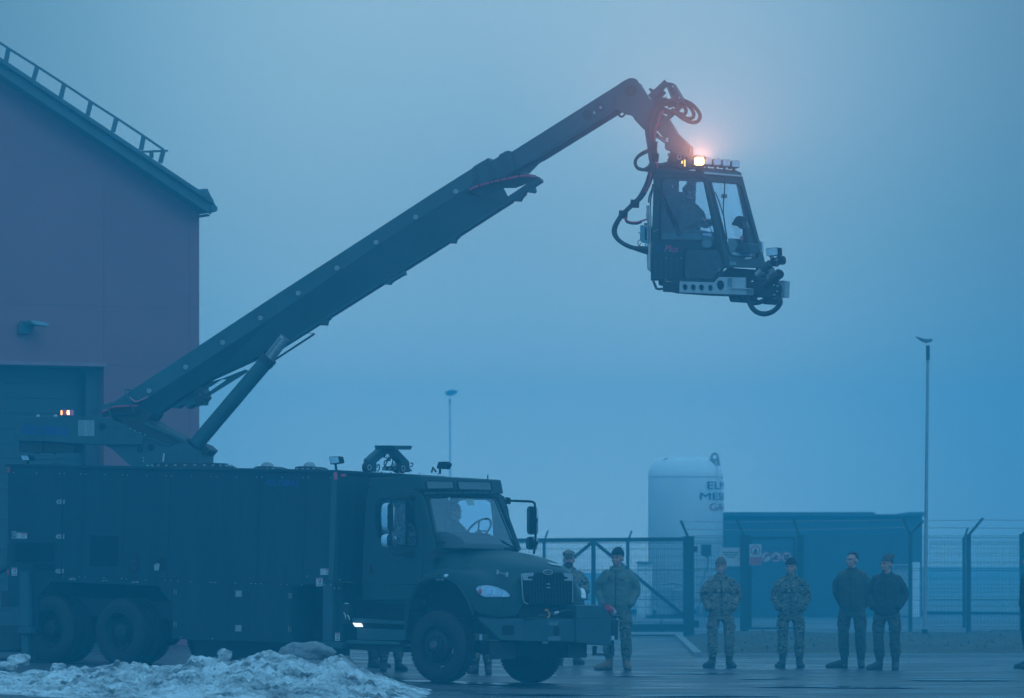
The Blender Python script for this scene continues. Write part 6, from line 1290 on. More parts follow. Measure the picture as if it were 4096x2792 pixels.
# wipers
for y, pts, w_2 in ((-HW - .03, [(330, 450), (400, 600), (470, 740), (540, 925)], .012), (-HW - .025, [(345, 462), (410, 640), (500, 830)], .008), (-HW - .02, [(760, 640), (840, 790), (912, 930)], .006)):
    mb = MB(); mb.tube([CF.h('G', a, b, y=y) for a, b in pts], w_2, 6); mb.build('wiper', seam, oc)
mb = MB(); mb.tube(Fh([(922, 482), (965, 590), (1010, 740), (1044, 962)], .02), .008, 6); mb.build('wiper', seam, oc)
mb = MB(); mb.tube(Fh([(1022, 330), (1016, 480), (1005, 600), (1005, 700), (1020, 830), (1042, 960)], .03), .009, 6); mb.build('wiper', seam, oc)
mb = MB(); mb.tube(Fh([(1180, 515), (1210, 640), (1245, 780)], .02), .012, 6); mb.build('gas_strut', dark, oc); mb = MB(); mb.tube(Fh([(1240, 770), (1268, 850)], -.02), .006, 6); mb.build('gas_strut_rod', steel, oc)
mb = MB(); mb.slab(Fh([(995, 500), (1045, 503), (1043, 540), (993, 536)], -.02), -fn * .02); mb.build('inner_mirror', dark, oc)
mb = MB(); mb.tube(Fh([(1262, 880), (1285, 875), (1305, 975), (1295, 985), (1280, 975), (1262, 880)], -.04), .008, 6); mb.build('grab_handle', seam, oc)
# interior: seat, joystick pod, monitor, console
mb = MB(); mb.box(CF, *( (lambda a, b: (a.x, b.x))(CF.loc(CF.h('G', 420, 900, y=0)), CF.loc(CF.h('G', 760, 900, y=0)))), -.22, .22, CF.loc(CF.h('G', 500, 960, y=0)).z, CF.loc(CF.h('G', 500, 880, y=0)).z)
SCb('G', [(420, 900), (480, 890), (520, 560), (500, 470), (450, 470), (400, 560)], -.22, .44, mb); mb.build('seat', dark, oc, bevel=.03, seg=3)
SCb('G', [(1082, 815), (1130, 735), (1160, 722), (1195, 735), (1200, 800), (1215, 850), (1190, 860), (1160, 845), (1150, 830)], .1, .10).build('monitor', dark, oc, bevel=.01)
SCb('G', [(1200, 855), (1232, 855), (1265, 1010), (1195, 1020)], .12, .12).build('control_column', dark, oc, bevel=.01)
SCb('G', [(1050, 955), (1110, 955), (1112, 1000), (1265, 1000), (1275, 1010), (1275, 1100), (1050, 1100)], .08, .22).build('console', boompaint, oc, bevel=.01)
SCb('G', [(1178, 932), (1202, 934), (1202, 960), (1178, 958)], .05, .03).build('red_switch', redprint, oc)
SCb('G', [(790, 902), (880, 902), (880, 936), (790, 936)], -.36, .02).build('paper_card', mat('paper', (.6, .6, .68), .6), oc)
SCb('G', [(380, 905), (700, 905), (900, 940), (880, 968), (380, 960)], -.40, .03).build('inner_sill', boompaint, oc)
# outside mirrors
P_ = [CF.h('G', a, b, y=-HW - .12) for a, b in rrect(782, 960, 895, 1055, .3)]; mb = MB(); mb.slab(P_, CF.ey * .04); mm_ = mb.build('cabin_mirror', paint, oc, bevel=.015)
mb = MB(); c0 = sum(P_, Vector()) / 12; mb.slab([c0 + (p - c0) * .85 - CF.ey * .002 for p in P_], -CF.ey * .003); mb.build('mirror_glass', mat('mirror_dull', (.13, .2, .23), .25, metal=.6), mm_)
mb = MB(); mb.tube([CF.h('G', 855, 1005, y=-HW - .12), CF.h('G', 900, 985, y=-HW)], .012, 6); mb.build('mirror_arm', seam, mm_)
mb = MB(); mb.slab([CF.h('G', a, b, y=HW + .06) for a, b in ((1358, 985), (1390, 980), (1402, 992), (1402, 1100), (1385, 1118), (1355, 1100))], CF.ey * .05); mb.build('cabin_mirror', lens, oc, bevel=.015)
# rear: bottle, pipes
mb = MB(); P_ = [CF.h('G', a, b, y=-.30) for a, b in ((152, 828), (160, 818), (225, 822), (232, 840), (232, 1003), (180, 1000), (155, 985))]; mb.slab(P_, CF.ey * .2); mb.build('washer_bottle', mat('blue_bottle', (.16, .50, .62), .35), oc, bevel=.02)
SCb('G', [(196, 798), (228, 798), (228, 818), (196, 818)], -.25, .08).build('bottle_cap', dark, oc); SCb('G', [(198, 843), (275, 850), (275, 968), (200, 972)], -.38, .25).build('bottle_bracket', dark, oc, bevel=.01)
for k, (x, yb) in enumerate(((234, 1270), (258, 1290))):
    mb = MB(); mb.tube([CF.h('G', a, b, y=-HW + .02) for a, b in ((x, 620), (x, 900), (x, yb - 40), (x + 8, yb), (x + 28, yb + 5))], .014, 8, sm=3); mb.build('steel_pipe', steel, oc, smooth=True)
for a, b in ((232, 640), (232, 700), (258, 740), (232, 730), (258, 800)): mb = MB(); p = CF.h('G', a, b, y=-HW + .01); mb.tube([p - CF.ez * .03, p + CF.ez * .03], .022, 8); mb.build('pipe_fitting', alu, oc)
for pts in ([(240, 590), (250, 520), (280, 440), (285, 400)], [(258, 700), (262, 560), (285, 450)], [(135, 895), (155, 905), (160, 960), (130, 990), (150, 1040), (200, 1048), (215, 1000)], [(160, 1000), (150, 1030), (170, 1040)]):
    mb = MB(); mb.tube([CF.h('G', a, b, y=-.3) for a, b in pts], .012 if pts[0][0] > 200 else .006, 6, sm=4); mb.build('hose', hose_m, oc)
mb = MB(); mb.tube([CF.h('G', a, b, y=-.3) for a, b in ((290, 1390), (310, 1440), (320, 1465), (345, 1472), (385, 1470))], .018, 8, sm=4); mb.build('drain_pipe', dark, oc); SCb('G', [(340, 1385), (380, 1390), (375, 1440), (345, 1430)], -.25, .1).build('pipe_union', dark, oc)
SCb('G', [(382, 1395), (560, 1398), (556, 1508), (384, 1500)], -HW, .8).build('underfloor_box', dark, oc, bevel=.01)
# under frame of pale metal with lightening holes
def circ(x, y, rx, ry, n=20): return [(x + rx * math.cos(2 * math.pi * k / n), y + ry * math.sin(2 * math.pi * k / n)) for k in range(n)]
uf = [(72, 893), (615, 908), (700, 822), (1110, 832), (1112, 1000), (1222, 1015), (1226, 1108), (830, 1098), (66, 1068)]
ufo = SCb('H', uf, -HW - .02, .03, holes=[circ(156, 985, 40, 50), circ(286, 988, 40, 50), circ(416, 993, 40, 50), circ(557, 998, 40, 50), circ(715, 955, 63, 78)]).build('under_frame', alu, oc, bevel=.003)
SCb('H', [(832, 836), (908, 838), (906, 995), (830, 992)], -HW - .024, .003).build('frame_recess', mat('recess_metal', (.16, .20, .22), .5), ufo); SCb('H', [(1132, 1012), (1222, 1017), (1225, 1105), (1130, 1100)], -HW - .024, .003).build('frame_recess', MT['recess_metal'], ufo)
SCb('H', [(908, 838), (920, 838), (918, 998), (906, 996)], -HW - .03, .01).build('frame_rib', alu, ufo)
SCb('H', [(832, 990), (1112, 995), (1220, 1010), (1220, 1020), (832, 1003)], -HW - .06, .05).build('frame_ledge', alu, ufo)
SCb('H', [(60, 900), (1100, 920), (1230, 1020), (1230, 1115), (500, 1105), (60, 1075)], -.1, .5).build('floor_beam', mat('floor_beam', (.14, .19, .21), .5), ufo)
SCb('H', [(0, 1068), (830, 1098), (1226, 1108), (1224, 1122), (800, 1112), (0, 1082)], -HW - .015, .8).build('frame_flange', dark, ufo)
SCb('H', [(842, 1100), (1058, 1110), (1050, 1160), (1035, 1215), (1025, 1222), (880, 1218), (866, 1205)], -.3, .4).build('floor_lamp_box', dark, ufo, bevel=.02)
# spray head: nozzles, hoses, search lamp
NB = SCb('H', [(1110, 905), (1240, 895), (1400, 890), (1600, 895), (1670, 960), (1680, 1060), (1640, 1140), (1380, 1150), (1300, 1130), (1230, 1125), (1226, 1020), (1110, 1000)], -.25, .22).build('spray_head', dark, oc, bevel=.03, seg=3)
SCb('H', [(1380, 1140), (1600, 1170), (1560, 1255), (1550, 1262), (1400, 1255), (1385, 1220)], -.2, .18).build('spray_motor', dark, NB, bevel=.02)
SCb('H', [(1640, 885), (1715, 878), (1705, 1150), (1680, 1150), (1690, 960)], -.28, .05).build('shield_plate', MT['recess_metal'], NB)
mb = MB(); mb.slab([CF.h('H', a, b, y=-.25) for a, b in ((1715, 880), (1804, 893), (1792, 1156), (1703, 1146))], CF.ey * .03); mb.build('shield_plate', alu, NB, bevel=.004)
def tubeC(r, pts, y, rad, name, m, par, sm=5, n=10):
    mb = MB(); mb.tube([CF.h(r, a, b, y=y) for a, b in pts], rad, n, sm=sm); return mb.build(name, m, par, smooth=True)
tubeC('H', [(1420, 965), (1500, 900), (1560, 860)], -.32, .055, 'nozzle', dark, NB); tubeC('H', [(1540, 860), (1600, 810), (1650, 775)], -.32, .07, 'nozzle', dark, NB, sm=0, n=16)
tubeC('H', [(1550, 920), (1600, 860), (1640, 790)], -.25, .05, 'nozzle', dark, NB)
mb = MB(); mb.lathe(CF.h('H', 1652, 772, y=-.32), (CF.ex * .8 - CF.ey * .5 + CF.ez * .4).normalized(), [(.0, .02), (.06, .02), (.075, 0), (.07, -.05)], 20); mb.build('nozzle_ring', seam, NB)
for a, b, w_2 in ((1580, 1000, .10), (1630, 1030, .09)):
    mb = MB(); mb.lathe(CF.h('H', a, b, y=-.26), -CF.ey, [(w_2 * .7, .0), (w_2, .0), (w_2, .03), (w_2 * .7, .03)], 24); mb.build('flange', dark, NB, smooth=True)
for a, b in ((1630, 965), (1628, 1050), (1580, 1105), (1575, 950)): mb = MB(); mb.lathe(CF.h('H', a, b, y=-.30), -CF.ey, [(0, .02), (.014, .02), (.014, 0)], 6); mb.build('flange_bolt', alu, NB)
tubeC('H', [(1255, 880), (1300, 800), (1370, 720), (1400, 690)], -.2, .05, 'riser_pipe', dark, NB); tubeC('H', [(1400, 690), (1450, 650), (1510, 610)], -.2, .06, 'riser_pipe', boompaint, NB); tubeC('H', [(1305, 790), (1380, 725)], -.24, .055, 'pipe_sleeve', steel, NB, sm=0)
SCb('H', [(1480, 680), (1555, 670), (1580, 740), (1520, 840), (1410, 880), (1405, 760)], -.15, .03).build('nozzle_cover', alu, NB, bevel=.006)
tubeC('H', [(1430, 780), (1475, 745)], -.2, .01, 'cover_catch', dark, NB, sm=0); mb = MB(); mb.lathe(CF.h('H', 1523, 698, y=-.16), -CF.ey, [(0, .01), (.035, .01), (.035, 0)], 16); mb.build('cover_disc', alu, NB)
mb = MB(); mb.ball(CF.h('H', 1355, 860, y=-.15), (.11, .1, .08), CF, 16, 10); mb.build('pump_housing', dark, NB, smooth='full')
tubeC('H', [(1050, 1120), (1100, 1165), (1170, 1210), (1250, 1232), (1330, 1225), (1390, 1205)], -.3, .036, 'hose', hose_m, NB)
tubeC('H', [(1172, 1120), (1178, 1210), (1215, 1300), (1290, 1375), (1400, 1408), (1520, 1385), (1610, 1320), (1665, 1240), (1660, 1180), (1620, 1160)], -.33, .038, 'hose', hose_m, NB)
tubeC('H', [(1280, 1130), (1280, 1190), (1330, 1235)], -.28, .028, 'hose', hose_m, NB)
# search lamp
P_ = [CF.h('H', a, b, y=-.25) for a, b in ((1438, 378), (1455, 366), (1615, 355), (1633, 362), (1642, 470), (1630, 482), (1465, 496), (1450, 488))]; mb = MB(); mb.slab(P_, CF.ey * .10); sl = mb.build('search_lamp', seam, NB, bevel=.01)
c0 = sum(P_, Vector()) / 8; mb = MB(); mb.slab([c0 + (p - c0) * .87 - CF.ey * .002 for p in P_], -CF.ey * .005); mb.build('lamp_glass', lens, NB)
SCb('H', [(1500, 520), (1600, 510), (1620, 485), (1665, 485), (1692, 530), (1690, 600), (1650, 630), (1600, 610), (1560, 660), (1530, 650), (1505, 575)], -.22, .12).build('lamp_swivel', seam, NB, bevel=.02)
mb = MB(); mb.lathe(CF.h('H', 1612, 550, y=-.225), -CF.ey, [(.012, .01), (.02, .01), (.02, 0)], 12); mb.build('washer', alu, NB)
for a in (1510, 1545): tubeC('H', [(a, 490), (a + 5, 520)], -.2, .012, 'lamp_bracket', seam, NB, sm=0)
tubeC('H', [(1617, 590), (1617, 740)], -.3, .003, 'lamp_wire', steel, NB, sm=0)
#@@PEOPLE
# ================================================================== PEOPLE
camoA = camo('camouflage_tan', [(.19, .15, .11), (.085, .08, .055), (.30, .25, .19), (.04, .038, .03)], 10)
camoB = camo('camouflage_green', [(.14, .13, .09), (.05, .06, .04), (.25, .23, .17), (.018, .022, .016)], 10)
camoC = camo('camouflage_dark', [(.075, .07, .05), (.04, .045, .032), (.095, .085, .06), (.022, .024, .018)], 11)
m_puff = mat('grey_green_jacket', (.125, .15, .12), .75, var=.08, scale=5, bump=.4, bscale=20)
m_fleece = mat('dark_fleece', (.030, .036, .030), .95, var=.2, scale=8, bump=.5, bscale=60)
m_fleece2 = mat('olive_fleece', (.055, .058, .042), .95, var=.2, scale=8, bump=.5, bscale=60)
m_skin = mat('skin', (.50, .25, .19), .55, var=.08, scale=8); m_hair = mat('short_dark_hair', (.03, .022, .018), .7); m_beard = mat('beard', (.07, .035, .022), .8)
m_black = mat('black_knit', (.010, .011, .013), .95, var=.2, scale=40, bump=.4, bscale=90); m_brown = mat('brown_knit', (.14, .09, .055), .95, var=.2, scale=40, bump=.4, bscale=90); m_grey = mat('grey_knit', (.075, .06, .05), .95, var=.2, scale=40, bump=.4, bscale=90)
m_tanboot = mat('tan_suede', (.20, .11, .065), .8, var=.2, scale=10); m_brboot = mat('dark_boot', (.035, .028, .022), .7, var=.2, scale=10); m_sole = mat('sole', (.02, .018, .015), .8)
def remeshed(shapes, vox, wrinkle=0., seed=0, fold=(9, 9, 22), smooth=3):
    """fuse tapered limbs and rounded masses into one continuous skin"""
    mb = MB()
    for s_ in shapes:
        if s_[0] == 't':
            pts, rad = s_[1], s_[2]; sq = s_[3] if len(s_) > 3 else 1
            P_ = spline(pts, 5); R_ = []
            for i in range(len(P_)):
                u = i / (len(P_) - 1) * (len(rad) - 1); k = min(int(u), len(rad) - 2); R_.append(rad[k] + (rad[k + 1] - rad[k]) * (u - k))
            mb.tube(P_, R_, 14); mb.ball(P_[0], R_[0] * .995, n=14, m=8); mb.ball(P_[-1], R_[-1] * .995, n=14, m=8)
        elif s_[0] == 'e': mb.ball(Vector(s_[1]), s_[2], n=20, m=12)
        elif s_[0] == 'l':       # loft of horizontal ellipses [(z, cx, cy, rx, ry)]
            v = []; n = 28
            secs_ = s_[1]; fine = []
            for i in range(len(secs_) - 1):
                for k in range(4): t_ = k / 4; fine.append([secs_[i][j] + (secs_[i + 1][j] - secs_[i][j]) * (t_ * t_ * (3 - 2 * t_) if j > 0 else t_) for j in range(5)])
            fine.append(list(secs_[-1]))
            for z, cx_, cy_, rx, ry in fine:
                for k in range(n):
                    a = 2 * math.pi * k / n; c_, s2 = math.cos(a), math.sin(a); e_ = .82
                    v.append(Vector((cx_ + rx * math.copysign(abs(c_) ** e_, c_), cy_ + ry * math.copysign(abs(s2) ** e_, s2), z)))
            m_ = len(fine); f = [(i * n + k, i * n + (k + 1) % n, (i + 1) * n + (k + 1) % n, (i + 1) * n + k) for i in range(m_ - 1) for k in range(n)] + [tuple(range(n - 1, -1, -1)), tuple((m_ - 1) * n + k for k in range(n))]
            mb.add(v, f)
    me = bpy.data.meshes.new('tmp'); me.from_pydata(mb.v, [], mb.f)
    bm = bmesh.new(); bm.from_mesh(me); bmesh.ops.recalc_face_normals(bm, faces=bm.faces); bm.to_mesh(me); bm.free()
    o = bpy.data.objects.new('tmp', me); COL.objects.link(o)
    md = o.modifiers.new('r', 'REMESH'); md.mode = 'VOXEL'; md.voxel_size = vox; md.use_smooth_shade = True
    md = o.modifiers.new('s', 'SMOOTH'); md.factor = .5; md.iterations = smooth
    dg = bpy.context.evaluated_depsgraph_get(); out_ = bpy.data.meshes.new_from_object(o.evaluated_get(dg)); bpy.data.objects.remove(o); bpy.data.meshes.remove(me)
    if wrinkle:
        sv = Vector((seed * 3.7, seed, 0)); nn = [v.normal.copy() for v in out_.vertices]
        for v, n_ in zip(out_.vertices, nn):
            p = v.co; q = Vector((p.x * fold[0], p.y * fold[1], p.z * fold[2])) + sv; w = noise.noise(q) * .6 + noise.noise(q * .45) * .8 + .35 * noise.noise(q * 2.1)
            v.co = p + n_ * (w * wrinkle)
    return out_
def person(label, foot, height, face=0., head_turn=0., jacket=m_fleece, trousers=camoC, boots=m_brboot, hat=m_black, hat_kind='beanie', beard=None, hair=None, arms='pockets', stance=.13, feet=(0, 0), sit=False, wide=1.0, group='soldiers watching the truck', hood=False, pads=None, seed=0, lean=0., patch=False, legspread=None):
    """face: degrees turned from looking at the camera (positive = towards the left of the photo)"""
    k = height / 1.80; W = wide; R = Matrix.Rotation(math.radians(-face), 4, 'Z'); foot = Vector(foot)
    root = thing('person', label, 'person', foot, group)
    def place(me, name, m, parent=root, turn=None):
        M = Matrix.Translation(foot) @ R @ Matrix.Scale(k, 4)
        if turn is not None: M = M @ Matrix.Translation((0, 0, 1.52)) @ turn @ Matrix.Translation((0, 0, -1.52))
        me.transform(M); me.transform(Matrix.Translation(-foot)); me.materials.clear(); me.materials.append(m)
        for p in me.polygons: p.use_smooth = True; p.material_index = 0
        o = bpy.data.objects.new(name, me); me.name = name; COL.objects.link(o); o.parent = parent; OFF[o] = OFF[root]; return o
    # people look towards -Y in their own axes
    sx = stance
    if sit: knee = [(s, -.42, .62) for s in (-.11, .11)]; ank = [(s, -.52, .20) for s in (-.11, .11)]; hipz = .62
    else: knee = [(-sx * .95 - .01, -.02, .50), (sx * .95 + .01, -.02, .50)]; ank = [(-sx, .03, .10), (sx, .03, .10)]; hipz = .93
    zoff = (hipz - .93)
    hips = [(-.095, 0, hipz), (.095, 0, hipz)]
    sh = [(-.180 * W, .0, 1.45 + zoff), (.180 * W, .0, 1.45 + zoff)]
    if arms == 'pockets': el = [(-.268 * W, .04, 1.19 + zoff), (.268 * W, .04, 1.19 + zoff)]; wr = [(-.205 * W, -.07, 1.01 + zoff), (.205 * W, -.07, 1.01 + zoff)]; hd = [(-.13 * W, -.07, .97 + zoff), (.13 * W, -.07, .97 + zoff)]
    elif arms == 'behind': el = [(-.275 * W, .06, 1.20 + zoff), (.275 * W, .06, 1.20 + zoff)]; wr = [(-.19 * W, .12, 1.0 + zoff), (.19 * W, .12, 1.0 + zoff)]; hd = [(-.08, .16, .96 + zoff), (.08, .16, .96 + zoff)]
    elif arms == 'crossed': el = [(-.27 * W, -.05, 1.20 + zoff), (.27 * W, -.05, 1.20 + zoff)]; wr = [(-.08, -.19, 1.20 + zoff), (.08, -.19, 1.17 + zoff)]; hd = [(.0, -.20, 1.22 + zoff), (.0, -.21, 1.17 + zoff)]
    else: el = [(-.25, -.12, 1.18 + zoff), (.25, -.12, 1.18 + zoff)]; wr = [(-.18, -.36, 1.20 + zoff), (.18, -.36, 1.20 + zoff)]; hd = [(-.16, -.44, 1.21 + zoff), (.16, -.44, 1.21 + zoff)]
    V_ = Vector
    turn = Matrix.Rotation(math.radians(-head_turn), 4, 'Z')
    hz_ = 1.52 + zoff
    # ---- body: one continuous skin from head to feet
    T_ = Matrix.Translation((0, 0, 0)) @ turn
    def hp(x, y, z): return T_ @ V_((x * HS, y * HS, 1.560 + (z - 1.585) * HS + zoff))
    HS = 1.10
    shp = [('l', [(.86 + zoff, 0, 0, .15, .10), (1.0 + zoff, 0, 0, .145, .095), (1.12 + zoff, 0, 0, .14, .09), (1.3 + zoff, 0, 0, .165, .105), (1.42 + zoff, 0, 0, .175, .10), (1.49 + zoff, 0, .01, .10, .07)]),
           ('t', [V_((0, .015, 1.44 + zoff)), hp(0, .01, 1.52), hp(0, .0, 1.60)], [.066, .062, .060])]
    shp += [('e', hp(0, .012, 1.715), (.083, .104, .101)), ('e', hp(0, -.030, 1.655), (.063, .068, .074)), ('e', hp(0, -.052, 1.622), (.045, .040, .033)), ('t', [hp(0, -.088, 1.71), hp(0, -.102, 1.680), hp(0, -.108, 1.668)], [.010, .011, .012]),
            ('e', hp(-.077, .02, 1.68), (.012, .022, .034)), ('e', hp(.077, .02, 1.68), (.012, .022, .034)), ('t', [hp(-.045, -.080, 1.722), hp(0, -.090, 1.722), hp(.045, -.080, 1.722)], [.013, .012, .013]),
            ('e', hp(-.036, -.066, 1.668), (.026, .022, .022)), ('e', hp(.036, -.066, 1.668), (.026, .022, .022)), ('t', [hp(-.020, -.080, 1.632), hp(0, -.086, 1.632), hp(.020, -.080, 1.632)], [.009, .010, .009])]
    for s_ in (0, 1):
        shp += [('t', [V_(hips[s_]), V_(knee[s_]), V_(ank[s_])], [.085, .050, .026]), ('t', [V_(ank[s_]), V_(ank[s_]) + V_((0, -.02, -.03)), V_(ank[s_]) + V_((0, -.055, -.055))], [.024, .020, .014]),
                ('t', [V_(sh[s_]), V_(el[s_]), V_(wr[s_])], [.038, .038, .030]), ('e', (V_(wr[s_]) + V_(hd[s_])) / 2, (.035, .030, .045))]
        d = (V_(hd[s_]) - V_(wr[s_])).normalized(); side_ = d.cross(V_((0, 1, 0) if abs(d.y) < .9 else (0, 0, 1))).normalized(); c_ = V_(hd[s_])
        for q, ln in ((-1.5, .055), (-.5, .068), (.5, .072), (1.5, .062)): b_ = c_ + side_ * q * .019; shp.append(('t', [b_, b_ + d * ln * .55 + V_((0, -.006, 0)), b_ + d * ln + V_((0, .006, -.012))], [.0095, .009, .007]))
        shp.append(('t', [V_(wr[s_]) + side_ * .028 + d * .01, V_(wr[s_]) + side_ * .052 + d * .045], [.012, .009]))
    bd_ = place(remeshed(shp, .0085, smooth=3), 'body', m_skin)
    # eyes, brows
    mb = MB()
    for x in (-.033, .033): mb.ball(hp(x, -.083, 1.698), (.009, .006, .005), n=8, m=5)
    me = bpy.data.meshes.new('eyes'); me.from_pydata(mb.v, [], mb.f); place(me, 'eyes', m_hair, bd_)
    mb = MB()
    for x in (-.034, .034): mb.bar(hp(x - .018, -.094, 1.722), hp(x + .018, -.094, 1.724), .004, .005)
    me = bpy.data.meshes.new('eyebrows'); me.from_pydata(mb.v, [], mb.f); place(me, 'eyebrows', m_hair, bd_)
    if beard: place(remeshed([('e', hp(0, -.040, 1.622), (.070, .070, .050)), ('e', hp(0, -.075, 1.600), (.042, .036, .042)), ('t', [hp(-.04, -.085, 1.645), hp(0, -.10, 1.648), hp(.04, -.085, 1.645)], [.012, .012, .012])], .008, .004, 3, (40, 40, 40)), 'beard', beard, bd_)
    # ---- trousers
    tr = [('l', [(.80 + zoff, 0, 0, .165, .12), (.93 + zoff, 0, .0, .175, .125), (1.04 + zoff, 0, 0, .165, .115)])] if not sit else [('l', [(.52, 0, 0, .17, .14), (.70, 0, .0, .17, .13)])]
    for s_ in (0, 1):
        h_, kn_, an_ = V_(hips[s_]), V_(knee[s_]), V_(ank[s_]); sg = -1 if s_ == 0 else 1
        tr += [('t', [h_ + V_((0, 0, -.02)), (h_ + kn_) / 2 + V_((sg * .012, 0, 0)), kn_, (kn_ + an_) / 2 + V_((0, .02, 0)), an_ + V_((0, .0, .15))], [.112, .100, .084, .088, .082])]
        if not sit: tr += [('e', (h_ * .45 + kn_ * .55) + V_((sg * .085, 0, 0)), (.035, .07, .085)), ('t', [an_ + V_((0, 0, .17)), an_ + V_((0, 0, .12))], [.084, .070])]
    tr_ = place(remeshed(tr, .014, .011, seed, (10, 10, 20)), 'trousers', trousers)
    # ---- boots
    for s_ in (0, 1):
        a_ = V_(ank[s_]); sg = -1 if s_ == 0 else 1; out_d = V_((sg * .05 + feet[s_], 0, 0)); b_z = a_.z - .10
        me = remeshed([('t', [a_ + V_((0, .0, .22)), a_ + V_((0, .006, .10)), a_ + V_((0, .015, .02)), a_ + V_((0, .02, -.035))], [.070, .064, .057, .055]), ('t', [a_ + V_((0, .03, -.045)), a_ + V_((0, -.05, -.02)) + out_d * .3, a_ + V_((0, -.09, -.04)) + out_d * .6, a_ + V_((0, -.155, -.055)) + out_d, a_ + V_((0, -.205, -.062)) + out_d * 1.2], [.052, .056, .052, .046, .034])], .011, .002, s_, smooth=2)
        for v in me.vertices:
            if v.co.z < b_z + .005: v.co.z = b_z + .005
        bt_ = place(me, 'boot', boots)
        mb = MB(); P_ = [a_ + V_((0, .085, 0)), a_ + V_((.045, .05, 0)), a_ + V_((.048, -.06, 0)) + out_d * .4, a_ + V_((.042, -.18, 0)) + out_d, a_ + V_((0, -.245, 0)) + out_d * 1.2, a_ + V_((-.042, -.18, 0)) + out_d, a_ + V_((-.048, -.06, 0)) + out_d * .4, a_ + V_((-.045, .05, 0))]
        mb.slab([V_((p.x, p.y, b_z - .001)) for p in P_], V_((0, 0, .028))); me = bpy.data.meshes.new('sole'); me.from_pydata(mb.v, [], mb.f); place(me, 'sole', m_sole, bt_)
    # ---- jacket
    J = 1.0; z_ = zoff
    jk = [('l', [(.86 + z_, 0, .0, .172 * W, .125), (.90 + z_, 0, 0, .190 * W, .14), (1.0 + z_, 0, -.005, .200 * W, .150), (1.15 + z_, 0, -.005, .208 * W, .150), (1.30 + z_, 0, 0, .215 * W, .145), (1.40 + z_, 0, .0, .200 * W, .130), (1.46 + z_, 0, .005, .150 * W, .110), (1.515 + z_, 0, .012, .085, .082)]),
          ('t', [V_((0, .02, 1.47 + z_)), V_((0, .012, 1.545 + z_))], [.080, .083])]
    for s_ in (0, 1):
        sg = -1 if s_ == 0 else 1
        jk += [('t', [V_(sh[s_]) + V_((-sg * .03, 0, -.012)), (V_(sh[s_]) + V_(el[s_])) / 2 + V_((sg * .012, 0, .01)), V_(el[s_]), (V_(el[s_]) + V_(wr[s_])) / 2, V_(wr[s_])], [.076, .080, .072, .069, .064]), ('e', V_(wr[s_]) + (V_(hd[s_]) - V_(wr[s_])) * .05, (.055, .055, .045))]
    me = remeshed(jk, .013, .014 if jacket is not m_puff else .010, seed + 5, (9, 9, 18) if jacket is not m_puff else (6, 6, 24))
    if arms != 'crossed':     # open collar: hollow the neck a little
        for v in me.vertices:
            r_ = math.hypot(v.co.x, v.co.y - .01)
            if v.co.z > 1.54 + z_ and r_ < .07: v.co.z -= .05
    jk_ = place(me, 'jacket', jacket)
    thick = .030 if (hood or jacket in (camoA, camoB, m_puff)) else .020
    ringp = [V_((.088 * math.sin(a), .012 - .088 * math.cos(a) * (1.05 if math.cos(a) > 0 else 1.15), 1.535 - .030 * max(0, math.cos(a)) + z_)) for a in lin(0, 2 * math.pi, 14)]
    place(remeshed([('t', ringp, [thick] * 3), ('t', [p + V_((0, 0, -.025)) for p in ringp], [thick * 1.1] * 3)] + ([('e', (0, .12, 1.50 + z_), (.10, .05, .06))] if thick > .025 else []), .010, .004, seed, (25, 25, 25)), 'hood' if (hood or jacket is m_puff) else 'collar', jacket, jk_)
    mb = MB(); zz = [.88, 1.0, 1.15, 1.3, 1.4, 1.46]; ry = [.130, .150, .148, .142, .130, .112]
    mb.tube([V_((0.004, -r_ - .008, z + z_)) for z, r_ in zip(zz, ry)], .006, 6); me = bpy.data.meshes.new('zip'); me.from_pydata(mb.v, [], mb.f); place(me, 'zip', MT['seam_black'], jk_)
    if jacket in (camoA, camoB):
        for x in (-.10, .10): place(remeshed([('e', (x * W, -.135, 1.32 + z_), (.062, .018, .06))], .012, .003, seed), 'chest_pocket', jacket, jk_); 
        for x in (-.11, .11): place(remeshed([('e', (x * W, -.140, 1.02 + z_), (.07, .018, .075))], .012, .003, seed), 'side_pocket', jacket, jk_)
    if pads:
        place(remeshed([('t', [V_((-.175 * W, .0, 1.445 + z_)), V_((-.09, .0, 1.485 + z_))], [.074, .055]), ('t', [V_((.175 * W, .0, 1.445 + z_)), V_((.09, .0, 1.485 + z_))], [.074, .055])], .013, .003, 1), 'shoulder_patches', pads, jk_)
    if patch:
        mb = MB(); mb.bar(V_((-.13, -.150, 1.36 + z_)), V_((-.05, -.156, 1.36 + z_)), .004, .02); mb.bar(V_((.05, -.156, 1.36 + z_)), V_((.13, -.150, 1.36 + z_)), .004, .02); mb.bar(V_((-.11, -.151, 1.40 + z_)), V_((-.07, -.155, 1.40 + z_)), .004, .04)
        me = bpy.data.meshes.new('name_tapes'); me.from_pydata(mb.v, [], mb.f); place(me, 'name_tapes', m_brown, jk_)
    # ---- headwear or hair
    if hat_kind in ('beanie', 'slouch'):
        sh_ = [('e', hp(0, .018, 1.755), (.098, .116, .102)), ('t', [hp(-.078, -.045, 1.738), hp(0, -.088, 1.742), hp(.078, -.045, 1.738)], [.018, .018, .018])]
        if hat_kind == 'slouch': sh_.append(('e', hp(.0, .07, 1.81), (.075, .065, .05)))
        else: sh_.append(('e', hp(0, .03, 1.80), (.070, .080, .062)))
        me = remeshed(sh_, .010, .003, seed, (30, 30, 30))
        for v in me.vertices:
            if v.co.z < 1.735 + zoff and (v.co - V_((0, 0, v.co.z))).dot(turn @ V_((0, -1, 0))) > .0: v.co.z = 1.735 + zoff
        place(me, 'beanie', hat, bd_)
    elif hat_kind == 'cap':
